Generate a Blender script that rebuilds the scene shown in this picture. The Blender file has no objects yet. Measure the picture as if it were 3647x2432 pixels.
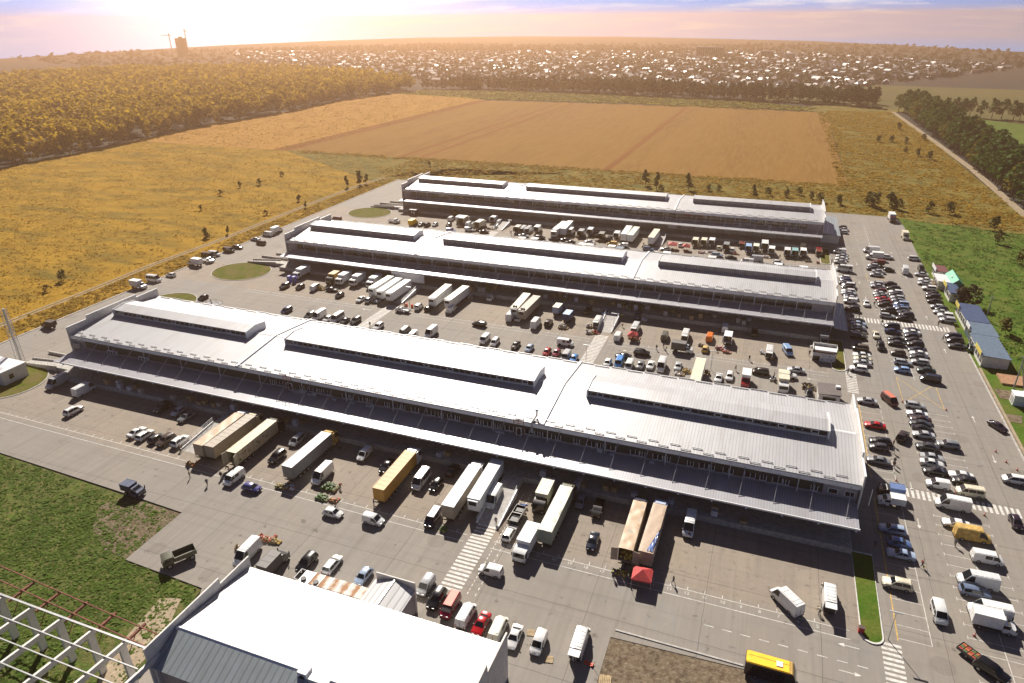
import bpy, math, random
import numpy as np
from mathutils import Vector, Matrix
random.seed(11); rng = np.random.default_rng(5)
S = bpy.context.scene; COL = S.collection
R = math.radians; PI = math.pi
# ------------------------------------------------------------------ materials
_M = {}
def srgb(h):
    c = [int(h[i:i+2], 16)/255 for i in (0, 2, 4)]
    return [((v+.055)/1.055)**2.4 if v > .04045 else v/12.92 for v in c]
def new_mat(name):
    m = bpy.data.materials.new(name); m.use_nodes = True
    return m, m.node_tree, m.node_tree.nodes['Principled BSDF']
def nd(t, kind, **kw):
    n = t.nodes.new(kind)
    for k, v in kw.items():
        if k in ('operation', 'blend_type', 'data_type', 'wave_type', 'bands_direction', 'wave_profile', 'feature', 'interpolation', 'clamp', 'noise_dimensions', 'voronoi_dimensions'): setattr(n, k, v)
        else: n.inputs[k].default_value = v
    return n
def mth(t, op, a, b=None, c=None):
    n = t.nodes.new('ShaderNodeMath'); n.operation = op
    for i, v in enumerate((a, b, c)):
        if v is None: continue
        if isinstance(v, (int, float)): n.inputs[i].default_value = v
        else: t.links.new(v, n.inputs[i])
    return n.outputs[0]
def mixc(t, f, a, b, mode='MIX'):
    n = t.nodes.new('ShaderNodeMix'); n.data_type = 'RGBA'; n.blend_type = mode
    for k, v in ((0, f), (6, a), (7, b)):
        if isinstance(v, (int, float)): n.inputs[k].default_value = v
        elif isinstance(v, (list, tuple)): n.inputs[k].default_value = (*v[:3], 1)
        else: t.links.new(v, n.inputs[k])
    return n.outputs[2]
def pos(t): return t.nodes.new('ShaderNodeNewGeometry').outputs['Position']
def objco(t): return t.nodes.new('ShaderNodeTexCoord').outputs['Object']
def scl(t, v, s):
    n = t.nodes.new('ShaderNodeVectorMath'); n.operation = 'MULTIPLY'
    t.links.new(v, n.inputs[0]); n.inputs[1].default_value = s if isinstance(s, (tuple, list)) else (s, s, s)
    return n.outputs[0]
def noise(t, v, scale, detail=4, rough=.6, lo=.35, hi=.65):
    n = nd(t, 'ShaderNodeTexNoise', Scale=scale, Detail=detail, Roughness=rough); t.links.new(v, n.inputs['Vector'])
    r = t.nodes.new('ShaderNodeMapRange'); r.inputs[1].default_value = lo; r.inputs[2].default_value = hi
    t.links.new(n.outputs[0], r.inputs[0]); return r.outputs[0]
def bump(t, b, h, strength=.3, dist=.05):
    n = nd(t, 'ShaderNodeBump', Strength=strength, Distance=dist); t.links.new(h, n.inputs['Height']); t.links.new(n.outputs[0], b.inputs['Normal'])
def plain(name, col, rough=.6, metal=0, var=.12, coat=0, spec=None):
    if name in _M: return _M[name]
    if isinstance(col, str): col = srgb(col)
    m, t, b = new_mat(name)
    f = noise(t, objco(t), 1.3, 5)
    c = mixc(t, f, [v*(1-var) for v in col], [min(1, v*(1+var*.6)) for v in col])
    t.links.new(c, b.inputs['Base Color']); b.inputs['Roughness'].default_value = rough; b.inputs['Metallic'].default_value = metal
    b.inputs['Coat Weight'].default_value = coat; b.inputs['Coat Roughness'].default_value = .08
    if spec is not None: b.inputs['Specular IOR Level'].default_value = spec
    _M[name] = m; return m
CARC = dict(white='e4e4e2', white2='d6d8d8', silver='b4b6b8', grey='7c7e80', dgrey='3a3c40', black='111114', red='b01018', crimson='8c1030', dred='5a1418',
    blue='5c74a4', dblue='26365c', navy='1c2438', navy2='223056', lblue='8fb0d8', skyblue='4a92d8', silverblue='9fb0c8', bluegrey='6a7890', bluewhite='b8c0e4', green='2a6a40', darkgreen='16302c', teal='86b0b0',
    yellow='ffc612', orange='e87a20', orange2='3a2420', beige='cfc2a4', cream='d8d0b8', cream2='dedccb', brown='5a4c40', darkbrown='33261f', purple='35357a', darkpurple='30202c', olive='5c5c4c',
    tan='bda284', tan2='b09880', greybeige='a09484', mustard='b8893c', tarpwhite='d6d4c6', tarpgrey='55504e', palegreen='9aa394', salmon='d0705a', paleblue='b8c4dc', grey2='8a8c90')
def paint(c, matte=False):
    n = ('matte ' if matte else 'paint ')+c
    if n in _M: return _M[n]
    return plain(n, CARC[c], .55 if matte else .28, 0, .10, 0 if matte else .6)
def M(n): return _M[n]
plain('glass dark', (.012, .015, .018), .06, 0, 0, .3)
plain('tyre', (.018, .018, .018), .85); plain('rim', (.45, .45, .46), .35, .6)
plain('head lamp', (.30, .31, .32), .3, .1); plain('tail lamp', (.4, .02, .02), .25)
plain('black plastic', (.02, .02, .022), .55); plain('chassis', (.03, .03, .032), .7)
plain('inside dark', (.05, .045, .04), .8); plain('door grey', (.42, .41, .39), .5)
plain('galvanised', (.5, .5, .5), .45, .5); plain('white metal', (.78, .78, .78), .4, 0, .06)
plain('rust', (.20, .07, .045), .85, 0, .5); plain('dark steel', (.10, .10, .11), .5, .3)
plain('concrete trim', (.42, .40, .37), .8, 0, .25); plain('kerb white', (.62, .60, .56), .8, 0, .2)
plain('paint line', (.62, .60, .56), .75, 0, .3); plain('paint yellow', (.55, .36, .10), .75, 0, .35); plain('paint number', (.6, .58, .54), .75, 0, .2)
plain('wall cream', (.66, .64, .60), .75, 0, .12); plain('roof blue', (.075, .11, .20), .4, .1, .25); plain('roof blue pale', (.15, .205, .27), .4, .1, .25)
plain('roof maroon', (.16, .05, .05), .55, 0, .2); plain('roof green', (.03, .33, .20), .5); plain('sign yellow', (.62, .52, .12), .5)
plain('red canvas', (.50, .05, .05), .7, 0, .2); plain('wood', (.45, .33, .18), .8, 0, .3); plain('cone orange', (.75, .09, .03), .5)
plain('skin', (.45, .26, .18), .6); plain('hair dark', (.02, .015, .012), .7); plain('cloth dark', (.02, .02, .024), .9)
plain('cloth grey', (.18, .18, .19), .9); plain('cloth red', (.30, .03, .03), .9); plain('cloth white', (.7, .7, .68), .9); plain('cloth cream', (.55, .47, .36), .9); plain('cloth yellow', (.7, .7, .08), .8); plain('cloth blue', (.05, .07, .15), .9); plain('cloth brown', (.12, .07, .05), .9)
plain('tarp blue', (.08, .14, .38), .3, 0, .5); plain('toilet blue', (.14, .16, .52), .5); plain('sack', (.34, .25, .14), .9, 0, .4)
plain('green produce', (.10, .17, .04), .5, 0, .6); plain('orange produce', (.62, .16, .04), .5, 0, .5); plain('red produce', (.50, .05, .03), .45, 0, .5); plain('yellow produce', (.55, .40, .08), .6, 0, .4)
plain('brick dark', (.10, .065, .055), .8); plain('band dark', (.028, .03, .026), .5); plain('roof brown', (.10, .08, .075), .6, 0, .2)
plain('booth white', (.55, .55, .57), .5); plain('poster', (.62, .62, .68), .4, 0, .3)

def concrete():
    m, t, b = new_mat('concrete paving'); p = pos(t)
    a = noise(t, p, .035, 5, .65, .38, .64); d = noise(t, p, .35, 6, .7, .35, .72); e = noise(t, scl(t, p, (3, .25, 1)), .5, 4, .6, .4, .7); g = noise(t, p, 6, 3, .6, .3, .7)
    sx = t.nodes.new('ShaderNodeSeparateXYZ'); t.links.new(p, sx.inputs[0]); X, Y = sx.outputs[0], sx.outputs[1]
    warm, cool = (.310, .252, .190), (.258, .246, .226)
    zone = 0
    for y0, y1 in ((89, 109), (180, 203), (272, 295)):      # older, browner slabs where the lorries stand
        u_ = t.nodes.new('ShaderNodeMapRange'); u_.inputs[1].default_value = (y1-y0)/2; u_.inputs[2].default_value = (y1-y0)/2-2.5; t.links.new(mth(t, 'ABSOLUTE', mth(t, 'SUBTRACT', Y, (y0+y1)/2)), u_.inputs[0]); zone = mth(t, 'ADD', u_.outputs[0], zone)
    zone = mth(t, 'MULTIPLY', zone, mth(t, 'LESS_THAN', X, 23))
    c = mixc(t, mth(t, 'ADD', mth(t, 'MULTIPLY', a, .4), mth(t, 'MULTIPLY', zone, .6)), cool, warm)
    pz = t.nodes.new('ShaderNodeTexVoronoi'); pz.feature = 'F1'; pz.inputs['Scale'].default_value = .09; t.links.new(p, pz.inputs['Vector'])
    c = mixc(t, mth(t, 'MULTIPLY', mth(t, 'LESS_THAN', pz.outputs['Distance'], .17), .30), c, (.12, .105, .09))
    c = mixc(t, mth(t, 'MULTIPLY', d, .30), c, (.20, .165, .135))
    c = mixc(t, mth(t, 'MULTIPLY', e, .22), c, (.38, .32, .26))
    c = mixc(t, mth(t, 'MULTIPLY', g, .12), c, (.14, .13, .12))
    spots = noise(t, p, .55, 2, .5, .66, .76); c = mixc(t, mth(t, 'MULTIPLY', spots, .6), c, (.07, .06, .055))
    oil = mth(t, 'MULTIPLY', noise(t, p, .9, 3, .6, .58, .72), zone); c = mixc(t, mth(t, 'MULTIPLY', oil, .5), c, (.10, .085, .07))
    trk = noise(t, scl(t, p, (1.1, .03, 1)), 1.0, 3, .6, .5, .72); c = mixc(t, mth(t, 'MULTIPLY', trk, .28), c, (.13, .115, .10))
    trx = noise(t, scl(t, p, (.02, .9, 1)), 1.0, 3, .6, .52, .72); c = mixc(t, mth(t, 'MULTIPLY', trx, .25), c, (.13, .12, .105))
    lit = noise(t, p, 2.3, 1, .5, .80, .82); c = mixc(t, mth(t, 'MULTIPLY', lit, .7), c, (.5, .46, .4))
    wx = noise(t, p, .5, 2, .5, 0, 1)
    for v, per, w in ((X, 17.5, .055), (Y, 13.3, .06)):
        vv = mth(t, 'ADD', v, mth(t, 'MULTIPLY', wx, .25))
        q = mth(t, 'PINGPONG', vv, per/2); l = mth(t, 'LESS_THAN', q, w)
        c = mixc(t, mth(t, 'MULTIPLY', l, .55), c, (.06, .055, .05))
    # slab strips poured side by side, each a little different
    q = mth(t, 'FLOOR', mth(t, 'DIVIDE', X, 3.5)); wn = t.nodes.new('ShaderNodeTexWhiteNoise'); wn.noise_dimensions = '1D'; t.links.new(q, wn.inputs['W'])
    c = mixc(t, mth(t, 'MULTIPLY', wn.outputs[0], .16), c, (.16, .14, .125))
    t.links.new(c, b.inputs['Base Color']); b.inputs['Roughness'].default_value = .82; b.inputs['Specular IOR Level'].default_value = .25
    bump(t, b, d, .15, .02); _M['concrete'] = m
concrete()
def ground(name, cols, scales, streak=None, bstr=.6, bdist=.25, far=None):
    m, t, b = new_mat(name); p = pos(t); c = cols[0]
    for i, (k, s) in enumerate(zip(cols[1:], scales)):
        v = p if not streak else scl(t, p, streak)
        c = mixc(t, noise(t, v, s, 6, .65, .40, .60), c, k)
    c = mixc(t, mth(t, 'MULTIPLY', noise(t, p, 1.7, 4, .7, .35, .7), .55), c, [v*.55 for v in cols[0]])
    t.links.new(c, b.inputs['Base Color']); b.inputs['Roughness'].default_value = .95; b.inputs['Specular IOR Level'].default_value = .08
    bump(t, b, noise(t, p, 1.2, 6, .7, 0, 1), bstr, bdist); _M[name] = m; return m
ground('weed field', [(.25, .15, .016), (.34, .185, .016), (.17, .125, .022), (.38, .22, .022)], [.02, .06, .11], (.35, 1, 1), .5, .12)  # weed colours pushed to orange: the warm glow is painted in
ground('golden field', [(.23, .115, .022), (.28, .145, .028), (.19, .095, .02), (.27, .15, .036)], [.012, .05, .4], (1, .10, 1), .3, .1)
ground('pale stubble', [(.38, .20, .045), (.42, .23, .055), (.34, .17, .035)], [.02, .3], (1, .12, 1), .3, .08)
ground('dark furrow', [(.21, .085, .02), (.24, .10, .022)], [.1], (1, .1, 1))
ground('wild grass', [(.13, .115, .026), (.19, .145, .03), (.09, .09, .022), (.23, .165, .035)], [.02, .05, .12], None, .5, .15)
ground('meadow', [(.07, .145, .014), (.10, .18, .018), (.055, .11, .014), (.13, .15, .03)], [.02, .06, .2], None, .7, .3)
ground('lawn', [(.105, .125, .014), (.13, .14, .018), (.08, .10, .013), (.17, .13, .05)], [.1, .5, .22], None, .5, .15)
ground('rough weeds', [(.085, .14, .024), (.125, .18, .028), (.055, .075, .022), (.17, .15, .06)], [.12, .3, .8], None, .9, .4)
ground('bare soil', [(.16, .115, .075), (.22, .165, .11), (.10, .072, .05), (.25, .20, .14)], [.15, .4, 1.2], None, .9, .3)
ground('sand', [(.42, .34, .24), (.34, .27, .19)], [.5], None, .6, .2)
ground('track', [(.42, .34, .24), (.34, .27, .19), (.26, .20, .13)], [.2, .7], None, .5, .1)
ground('yellow weeds', [(.28, .24, .015), (.34, .28, .02), (.2, .18, .02)], [.05, .2], None, .9, .6)
ground('far plain', [(.12, .10, .035), (.15, .125, .045), (.10, .10, .035)], [.006, .02], (.3, 1, 1), .2, .4)
ground('far ground', [(.052, .050, .042), (.066, .062, .05), (.040, .044, .04), (.072, .066, .06)], [.006, .02, .05], (.5, 1, 1), .5, 2)
def metal_roof(name, col, per, dark, rough=.38, bs=.5):
    m, t, b = new_mat(name); p = pos(t)
    sx = t.nodes.new('ShaderNodeSeparateXYZ'); t.links.new(p, sx.inputs[0])
    q = mth(t, 'PINGPONG', sx.outputs[0], per/2); l = mth(t, 'LESS_THAN', q, per*.11)
    a = noise(t, scl(t, p, (1, .10, 1)), .5, 6, .65, .45, .75); a2 = noise(t, p, .06, 4, .6, .4, .65)
    c = mixc(t, mth(t, 'MULTIPLY', a, .8), col, [col[0]*.72, col[1]*.69, col[2]*.64]); c = mixc(t, mth(t, 'MULTIPLY', a2, .5), c, [v*.82 for v in col]); c = mixc(t, mth(t, 'MULTIPLY', l, dark), c, [v*.45 for v in col])
    # sheets laid in bands, joints across the slope
    wn = t.nodes.new('ShaderNodeTexWhiteNoise'); wn.noise_dimensions = '1D'; t.links.new(mth(t, 'FLOOR', mth(t, 'DIVIDE', sx.outputs[0], per*7)), wn.inputs['W'])
    c = mixc(t, mth(t, 'MULTIPLY', wn.outputs[0], .10), c, [v*.7 for v in col])
    t.links.new(c, b.inputs['Base Color']); b.inputs['Roughness'].default_value = rough; b.inputs['Metallic'].default_value = .15
    bump(t, b, mth(t, 'SMOOTH_MIN', q, per*.22, .1), bs, .06); _M[name] = m
metal_roof('roof sheet', (.46, .46, .475), .62, .5, .48); metal_roof('roof sheet seam', (.60, .60, .61), 1.05, .7, .4); metal_roof('canopy sheet', (.40, .40, .43), .5, .5)
metal_roof('roof grey seam', (.36, .40, .42), 1.05, .6, .4); metal_roof('wall panel', (.34, .32, .34), 6.2, .25, .5, .1); metal_roof('wall pale panel', (.40, .36, .34), 3.1, .35, .6, .1)
# ------------------------------------------------------------------ mesh helpers
class MB:
    def __init__(s): s.v = []; s.f = []; s.m = []
    def add(s, vs, fs, mi=0):
        o = len(s.v); s.v += [tuple(p) for p in vs]; s.f += [tuple(i+o for i in f) for f in fs]; s.m += [mi]*len(fs); return s
    def box(s, x0, x1, y0, y1, z0, z1, mi=0):
        return s.add([(x0,y0,z0),(x1,y0,z0),(x1,y1,z0),(x0,y1,z0),(x0,y0,z1),(x1,y0,z1),(x1,y1,z1),(x0,y1,z1)],
            [(3,2,1,0),(4,5,6,7),(0,1,5,4),(1,2,6,5),(2,3,7,6),(3,0,4,7)], mi)
    def poly(s, pts, mi=0): return s.add(pts, [tuple(range(len(pts)))], mi)
    def prism(s, pts, z0, z1, mi=0):
        n = len(pts)
        return s.add([(x,y,z0) for x,y in pts]+[(x,y,z1) for x,y in pts], [tuple(range(n,2*n)), tuple(range(n-1,-1,-1))]+[(i,(i+1)%n,(i+1)%n+n,i+n) for i in range(n)], mi)
    def extr(s, pts, axis, a, b, mi=0):
        """polygon of (u,v) extruded along x or y"""
        n = len(pts)
        g = (lambda u,v,w: (w,u,v)) if axis == 'x' else (lambda u,v,w: (u,w,v))
        return s.add([g(u,v,a) for u,v in pts]+[g(u,v,b) for u,v in pts], [tuple(range(n,2*n)), tuple(range(n-1,-1,-1))]+[(i,(i+1)%n,(i+1)%n+n,i+n) for i in range(n)], mi)
    def tube(s, a, b, r0, r1=None, n=6, mi=0):
        r1 = r0 if r1 is None else r1; a = Vector(a); b = Vector(b); d = (b-a).normalized()
        u = d.orthogonal().normalized(); w = d.cross(u); vs = []
        for c, r in ((a, r0), (b, r1)):
            vs += [c+u*r*math.cos(2*PI*i/n)+w*r*math.sin(2*PI*i/n) for i in range(n)]
        return s.add(vs, [(i,(i+1)%n,(i+1)%n+n,i+n) for i in range(n)]+[tuple(range(n-1,-1,-1)), tuple(range(n,2*n))], mi)
    def lump(s, c, r, mi=0, jit=.25, sq=.8):
        t = (1+5**.5)/2; V = [(-1,t,0),(1,t,0),(-1,-t,0),(1,-t,0),(0,-1,t),(0,1,t),(0,-1,-t),(0,1,-t),(t,0,-1),(t,0,1),(-t,0,-1),(-t,0,1)]
        Fc = [(0,11,5),(0,5,1),(0,1,7),(0,7,10),(0,10,11),(1,5,9),(5,11,4),(11,10,2),(10,7,6),(7,1,8),(3,9,4),(3,4,2),(3,2,6),(3,6,8),(3,8,9),(4,9,5),(2,4,11),(6,2,10),(8,6,7),(9,8,1)]
        vs = []
        for v in V:
            k = r/1.9*(1+random.uniform(-jit, jit)); vs.append((c[0]+v[0]*k, c[1]+v[1]*k, c[2]+v[2]*k*sq))
        return s.add(vs, Fc, mi)
    def mesh(s, name, mats, smooth=False, angle=35):
        me = bpy.data.meshes.new(name); me.from_pydata(s.v, [], s.f)
        for m in (mats if isinstance(mats, (list, tuple)) else [mats]): me.materials.append(m)
        if len(me.materials) > 1: me.polygons.foreach_set('material_index', s.m)
        if smooth:
            me.polygons.foreach_set('use_smooth', [True]*len(me.polygons)); me.set_sharp_from_angle(angle=R(angle))
        me.update(); return me
    def obj(s, name, mats, parent=None, loc=(0,0,0), smooth=False, angle=35): return put(name, s.mesh(name, mats, smooth, angle), parent, loc)
def put(name, me, parent=None, loc=(0,0,0), rz=0):
    o = bpy.data.objects.new(name, me); COL.objects.link(o); o.location = loc; o.rotation_euler = (0, 0, rz)
    if parent: o.parent = parent
    return o
def tag(o, label, cat, group=None):
    o['label'] = label; o['category'] = cat
    if group: o['group'] = group
    return o
def thing(name, label, cat, loc=(0,0,0), rz=0, group=None):
    o = put(name, None, None, loc, rz); return tag(o, label, cat, group)
def kind(o, k): o['kind'] = k; return o
def struct(name, mb, mats): return kind(mb.obj(name, mats), 'structure')
def sheet(name, pts, z, mat):
    """flat ground sheet from outline"""
    return struct(name, MB().poly([(x, y, z) for x, y in pts]), M(mat))
def text_mesh(txt, size, mat, depth=.004):
    cu = bpy.data.curves.new('lettering', 'FONT'); cu.body = txt; cu.size = size; cu.align_x = 'CENTER'; cu.align_y = 'CENTER'; cu.extrude = depth
    o = bpy.data.objects.new('lettering', cu); COL.objects.link(o)
    dg = bpy.context.evaluated_depsgraph_get(); me = bpy.data.meshes.new_from_object(o.evaluated_get(dg))
    bpy.data.objects.remove(o); me.materials.clear(); me.materials.append(mat); return me
def np_mesh(name, verts, nper, mats, mi=None):
    """many separate polygons of nper corners from an (n*nper,3) array"""
    me = bpy.data.meshes.new(name); n = len(verts); k = n//nper
    me.vertices.add(n); me.vertices.foreach_set('co', np.asarray(verts, np.float32).ravel())
    me.loops.add(n); me.loops.foreach_set('vertex_index', np.arange(n, dtype=np.int32))
    me.polygons.add(k); me.polygons.foreach_set('loop_start', np.arange(0, n, nper, dtype=np.int32)); me.polygons.foreach_set('loop_total', np.full(k, nper, np.int32))
    for m in mats: me.materials.append(m)
    if mi is not None: me.polygons.foreach_set('material_index', np.asarray(mi, np.int32))
    me.update(calc_edges=True); return me

# ------------------------------------------------------------------ light settings
SUN_E, SKY_E, EXPO = 5.0, 0.05, 0.78
CLOUD = (12.0, 11.8, 12.2)
GLOW = ((-40, 2, 110, (15, 13, 11)), (-36, 2, 34, (8, 4.4, 4.2)))
HAZE_C, HAZE_D, HAZE_G = (1.0, .60, .34), 3.2e-4, .7
# ------------------------------------------------------------------ camera, light, sky, air
cam = bpy.data.cameras.new('camera'); co = bpy.data.objects.new('camera', cam); COL.objects.link(co); S.camera = co
cam.sensor_width = 36; cam.lens = 36*2440.7/3647; cam.clip_start = 1; cam.clip_end = 30000
co.location = (0, 0, 86)
yaw, pit, rol = -.3599, .44, -.0082
f = Vector((math.sin(yaw)*math.cos(pit), math.cos(yaw)*math.cos(pit), -math.sin(pit))); r = Vector((math.cos(yaw), -math.sin(yaw), 0)); u = r.cross(f)
r2 = r*math.cos(rol)+u*math.sin(rol); u2 = -r*math.sin(rol)+u*math.cos(rol)
co.rotation_euler = Matrix((r2, u2, -f)).transposed().to_euler()
SUN_EL, SUN_AZ = 37.8, -29.5          # azimuth from +Y towards +X
sd = Vector((math.sin(R(SUN_AZ))*math.cos(R(SUN_EL)), math.cos(R(SUN_AZ))*math.cos(R(SUN_EL)), math.sin(R(SUN_EL))))
sl = bpy.data.lights.new('sun', 'SUN'); sl.energy = SUN_E; sl.angle = R(.53); sl.color = (1, .93, .83)
so = bpy.data.objects.new('sun', sl); COL.objects.link(so); so.rotation_euler = sd.to_track_quat('Z', 'Y').to_euler()
w = bpy.data.worlds.new('World'); S.world = w; w.use_nodes = True; t = w.node_tree; bg = t.nodes['Background']
sky = t.nodes.new('ShaderNodeTexSky'); sky.sky_type = 'NISHITA'; sky.sun_disc = False; sky.sun_elevation = R(SUN_EL); sky.sun_rotation = R(SUN_AZ); sky.altitude = 200; sky.air_density = .7; sky.dust_density = .4
g = t.nodes.new('ShaderNodeTexCoord').outputs['Generated']
def vm(op, a, b=None):
    n = t.nodes.new('ShaderNodeVectorMath'); n.operation = op; t.links.new(a, n.inputs[0])
    if b is not None:
        if isinstance(b, tuple): n.inputs[1].default_value = b
        else: t.links.new(b, n.inputs[1])
    return n
# the ground here ends a little below eye level: lift the sky so that its horizon meets it
lift = vm('NORMALIZE', vm('ADD', g, (0, 0, .15)).outputs[0]).outputs[0]; t.links.new(lift, sky.inputs['Vector'])
sx = t.nodes.new('ShaderNodeSeparateXYZ'); t.links.new(lift, sx.inputs[0]); zz = mth(t, 'MAXIMUM', sx.outputs[2], .012)
# cloud deck: project the ray to a flat layer
cd = t.nodes.new('ShaderNodeCombineXYZ'); t.links.new(mth(t, 'DIVIDE', sx.outputs[0], zz), cd.inputs[0]); t.links.new(mth(t, 'DIVIDE', sx.outputs[1], zz), cd.inputs[1])
n1 = noise(t, scl(t, cd.outputs[0], (1.5, 2.6, 1)), 1.0, 9, .60, .49, .66); n2 = noise(t, scl(t, cd.outputs[0], (.35, .5, 1)), 1.0, 3, .5, .35, .6)
cl = mth(t, 'MULTIPLY', n1, mth(t, 'ADD', mth(t, 'MULTIPLY', n2, .7), .3))
fade = t.nodes.new('ShaderNodeMapRange'); fade.inputs[1].default_value = .118; fade.inputs[2].default_value = .145; t.links.new(sx.outputs[2], fade.inputs[0])
cl = mth(t, 'MULTIPLY', cl, fade.outputs[0])
fad2 = t.nodes.new('ShaderNodeMapRange'); fad2.inputs[1].default_value = .20; fad2.inputs[2].default_value = .30; fad2.inputs[3].default_value = 1; fad2.inputs[4].default_value = .06; t.links.new(sx.outputs[2], fad2.inputs[0])
cl = mth(t, 'MULTIPLY', cl, fad2.outputs[0])       # the deck lies low towards the horizon, clear blue overhead
skyc = mixc(t, mth(t, 'MULTIPLY', cl, .85), mixc(t, 1.0, sky.outputs[0], mixc(t, fad2.outputs[0], (.34,.44,.58), (.72,.98,1.4)), 'MULTIPLY'), CLOUD)
# bright low haze towards the sun: white core, rose flank, around the sun's bearing just above the horizon
def lobe(az, el, k):
    d = (math.sin(R(az))*math.cos(R(el)), math.cos(R(az))*math.cos(R(el)), math.sin(R(el)))
    return mth(t, 'POWER', mth(t, 'MAXIMUM', vm('DOT_PRODUCT', g, d).outputs['Value'], 0), k)
for az, el, k, c in GLOW:
    skyc = mixc(t, lobe(az, el, k), skyc, c, 'ADD')
t.links.new(skyc, bg.inputs['Color']); bg.inputs['Strength'].default_value = SKY_E
S.view_settings.view_transform = 'Standard'; S.view_settings.look = 'None'; S.view_settings.exposure = EXPO; S.view_settings.gamma = 1
S.cycles.use_denoising = True; S.cycles.max_bounces = 6; S.cycles.diffuse_bounces = 3; S.cycles.glossy_bounces = 3; S.cycles.volume_bounces = 0; S.cycles.sample_clamp_indirect = 6
hm = bpy.data.materials.new('haze air'); hm.use_nodes = True; ht = hm.node_tree; ht.nodes.clear()
ho = ht.nodes.new('ShaderNodeOutputMaterial'); hv = ht.nodes.new('ShaderNodeVolumePrincipled')
hv.inputs['Color'].default_value = (*HAZE_C, 1); hv.inputs['Density'].default_value = HAZE_D; hv.inputs['Anisotropy'].default_value = HAZE_G
ht.links.new(hv.outputs[0], ho.inputs['Volume'])
kind(MB().box(-2250, 1000, -700, 3950, -2, 104).obj('haze', hm), 'stuff')
# ------------------------------------------------------------------ ground
HZ = [(-1982.3,1383.2),(-2056.6,1807.2),(-2118.4,2395.1),(-2045.6,2963.5),(-1851.1,3580.4),(-1385,3834),(-832.5,3784.7),(-313.1,3442.5),(86.1,3142),(376.9,2637),(564.7,2244.4)]
sheet('ground', [(-1700,-600),(900,-600),(900,1700)]+HZ[::-1]+[(-1950,800)], -.6, 'far ground')
sheet('weedy_field', [(-480,90),(-209,90),(-209,395),(-236,425),(-340,424),(-330,640),(-325,786),(-440,850),(-464,880),(-494,749),(-484,630),(-492,502),(-478,382),(-470,300)], -.30, 'weed field')
sheet('stubble_field', [(-478,425),(-338,424),(-326,786),(-440,830),(-464,850),(-494,749),(-484,630),(-490,502)], -.24, 'pale stubble')
sheet('grain_field', [(-338,424),(42,426),(42,500),(42,600),(44,720),(33,775),(-66,794),(-170,790),(-326,786)], -.24, 'golden field')
for x0, x1, w0 in ((-341,-327,7), (-243,-233,2.2), (-228,-218,2.2), (-97,-93,2.4)):
    sheet('plough_furrow', [(x0-w0,424),(x0+w0,424),(x1+w0,784),(x1-w0,784)], -.20, 'dark furrow')
sheet('flower_strip', [(-470,824),(-330,800),(-170,803),(30,790),(36,815),(-30,850),(-190,880),(-330,893),(-454,880)], -.22, 'yellow weeds')
sheet('wild_grassland', [(42,424),(115,352),(113,500),(112,600),(104,797),(44,790)], -.26, 'wild grass')
sheet('field_edge', [(-236,362),(-209,345),(-209,361),(56,361),(68,356),(117,345),(117,380),(42,426),(-338,426)], -.22, 'wild grass')
sheet('meadow', [(59.6,206),(59.6,362),(116,346),(230,330),(230,150),(59.6,150)], -.26, 'meadow')
sheet('pasture', [(163,772),(200,735),(420,700),(420,360),(163,470)], -.28, 'meadow')
sheet('field_corner', [(30,690),(46,690),(47,795),(26,800)], -.25, 'wild grass'); sheet('field_corner', [(28,780),(46,786),(112,797),(122,812),(60,850),(30,830)], -.21, 'wild grass')
sheet('far_plain', [(110,815),(60,850),(-30,880),(-60,990),(80,1120),(500,1060),(700,700),(201,738),(150,800)], -.32, 'far plain')
sheet('dirt_road', [(103,800),(107,798),(115,602),(118.5,502),(118,380),(122,345),(118,345),(114,383),(114.2,502),(111,602)], -.18, 'track')
sheet('rough_verge', [(-220,60),(-206.9,60),(-206.9,362),(-220,372)], -.24, 'weed field')
for dx in (0, 1.9):
    sheet('dirt_track', [(x+dx, y) for x, y in ((-222,60),(-222.4,166),(-223.6,190),(-222,230),(-223.4,287),(-223,338),(-219,368),(-212,386),(-190,402),(-120,408),(-120,409),(-190,403.2),(-211.2,387),(-218,368.6),(-222,338),(-222.4,287),(-221,230),(-222.6,190),(-221.4,166),(-221,60))], -.19, 'track')
# paved yard: one slab, its rim standing above the verges
yard = [(-206.5,79.5),(-151,79),(-114.2,77.6),(-97.5,76.8),(-97.2,63.3),(-79.5,62.6),(-77,58),(-75,45),(-68,20),(-13,20),(-12.9,76.2),(6.7,77.2),(9,74),(11,20),(60,20),(59.2,130),(59.2,205),(59.4,300),(59.8,345),(56,360),(27.5,360.2),(-206.5,360.2)]
kind(MB().prism(yard, -.5, 0).obj('pavement', M('concrete')), 'structure')
sheet('weedy_ground', [(-230,80),(-206,79.3),(-151,78.8),(-97.6,76.6),(-97.4,63.2),(-79.5,62.4),(-70,20),(-230,20)], -.2, 'rough weeds')
sheet('bare_patch', [(-112,76.9),(-97.5,76.6),(-97.3,63.6),(-103,64),(-110,67.5),(-114.5,73)], -.16, 'bare soil')
sheet('sand_strip', [(-84.5,58.5),(-81.2,59.8),(-77.5,52),(-77,44),(-80,42),(-83,48.5)], -.15, 'sand')
sheet('soil_patch', [(-12.9,76.1),(6.7,77.1),(9,74),(11,30),(-13,30)], -.05, 'bare soil')
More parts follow.
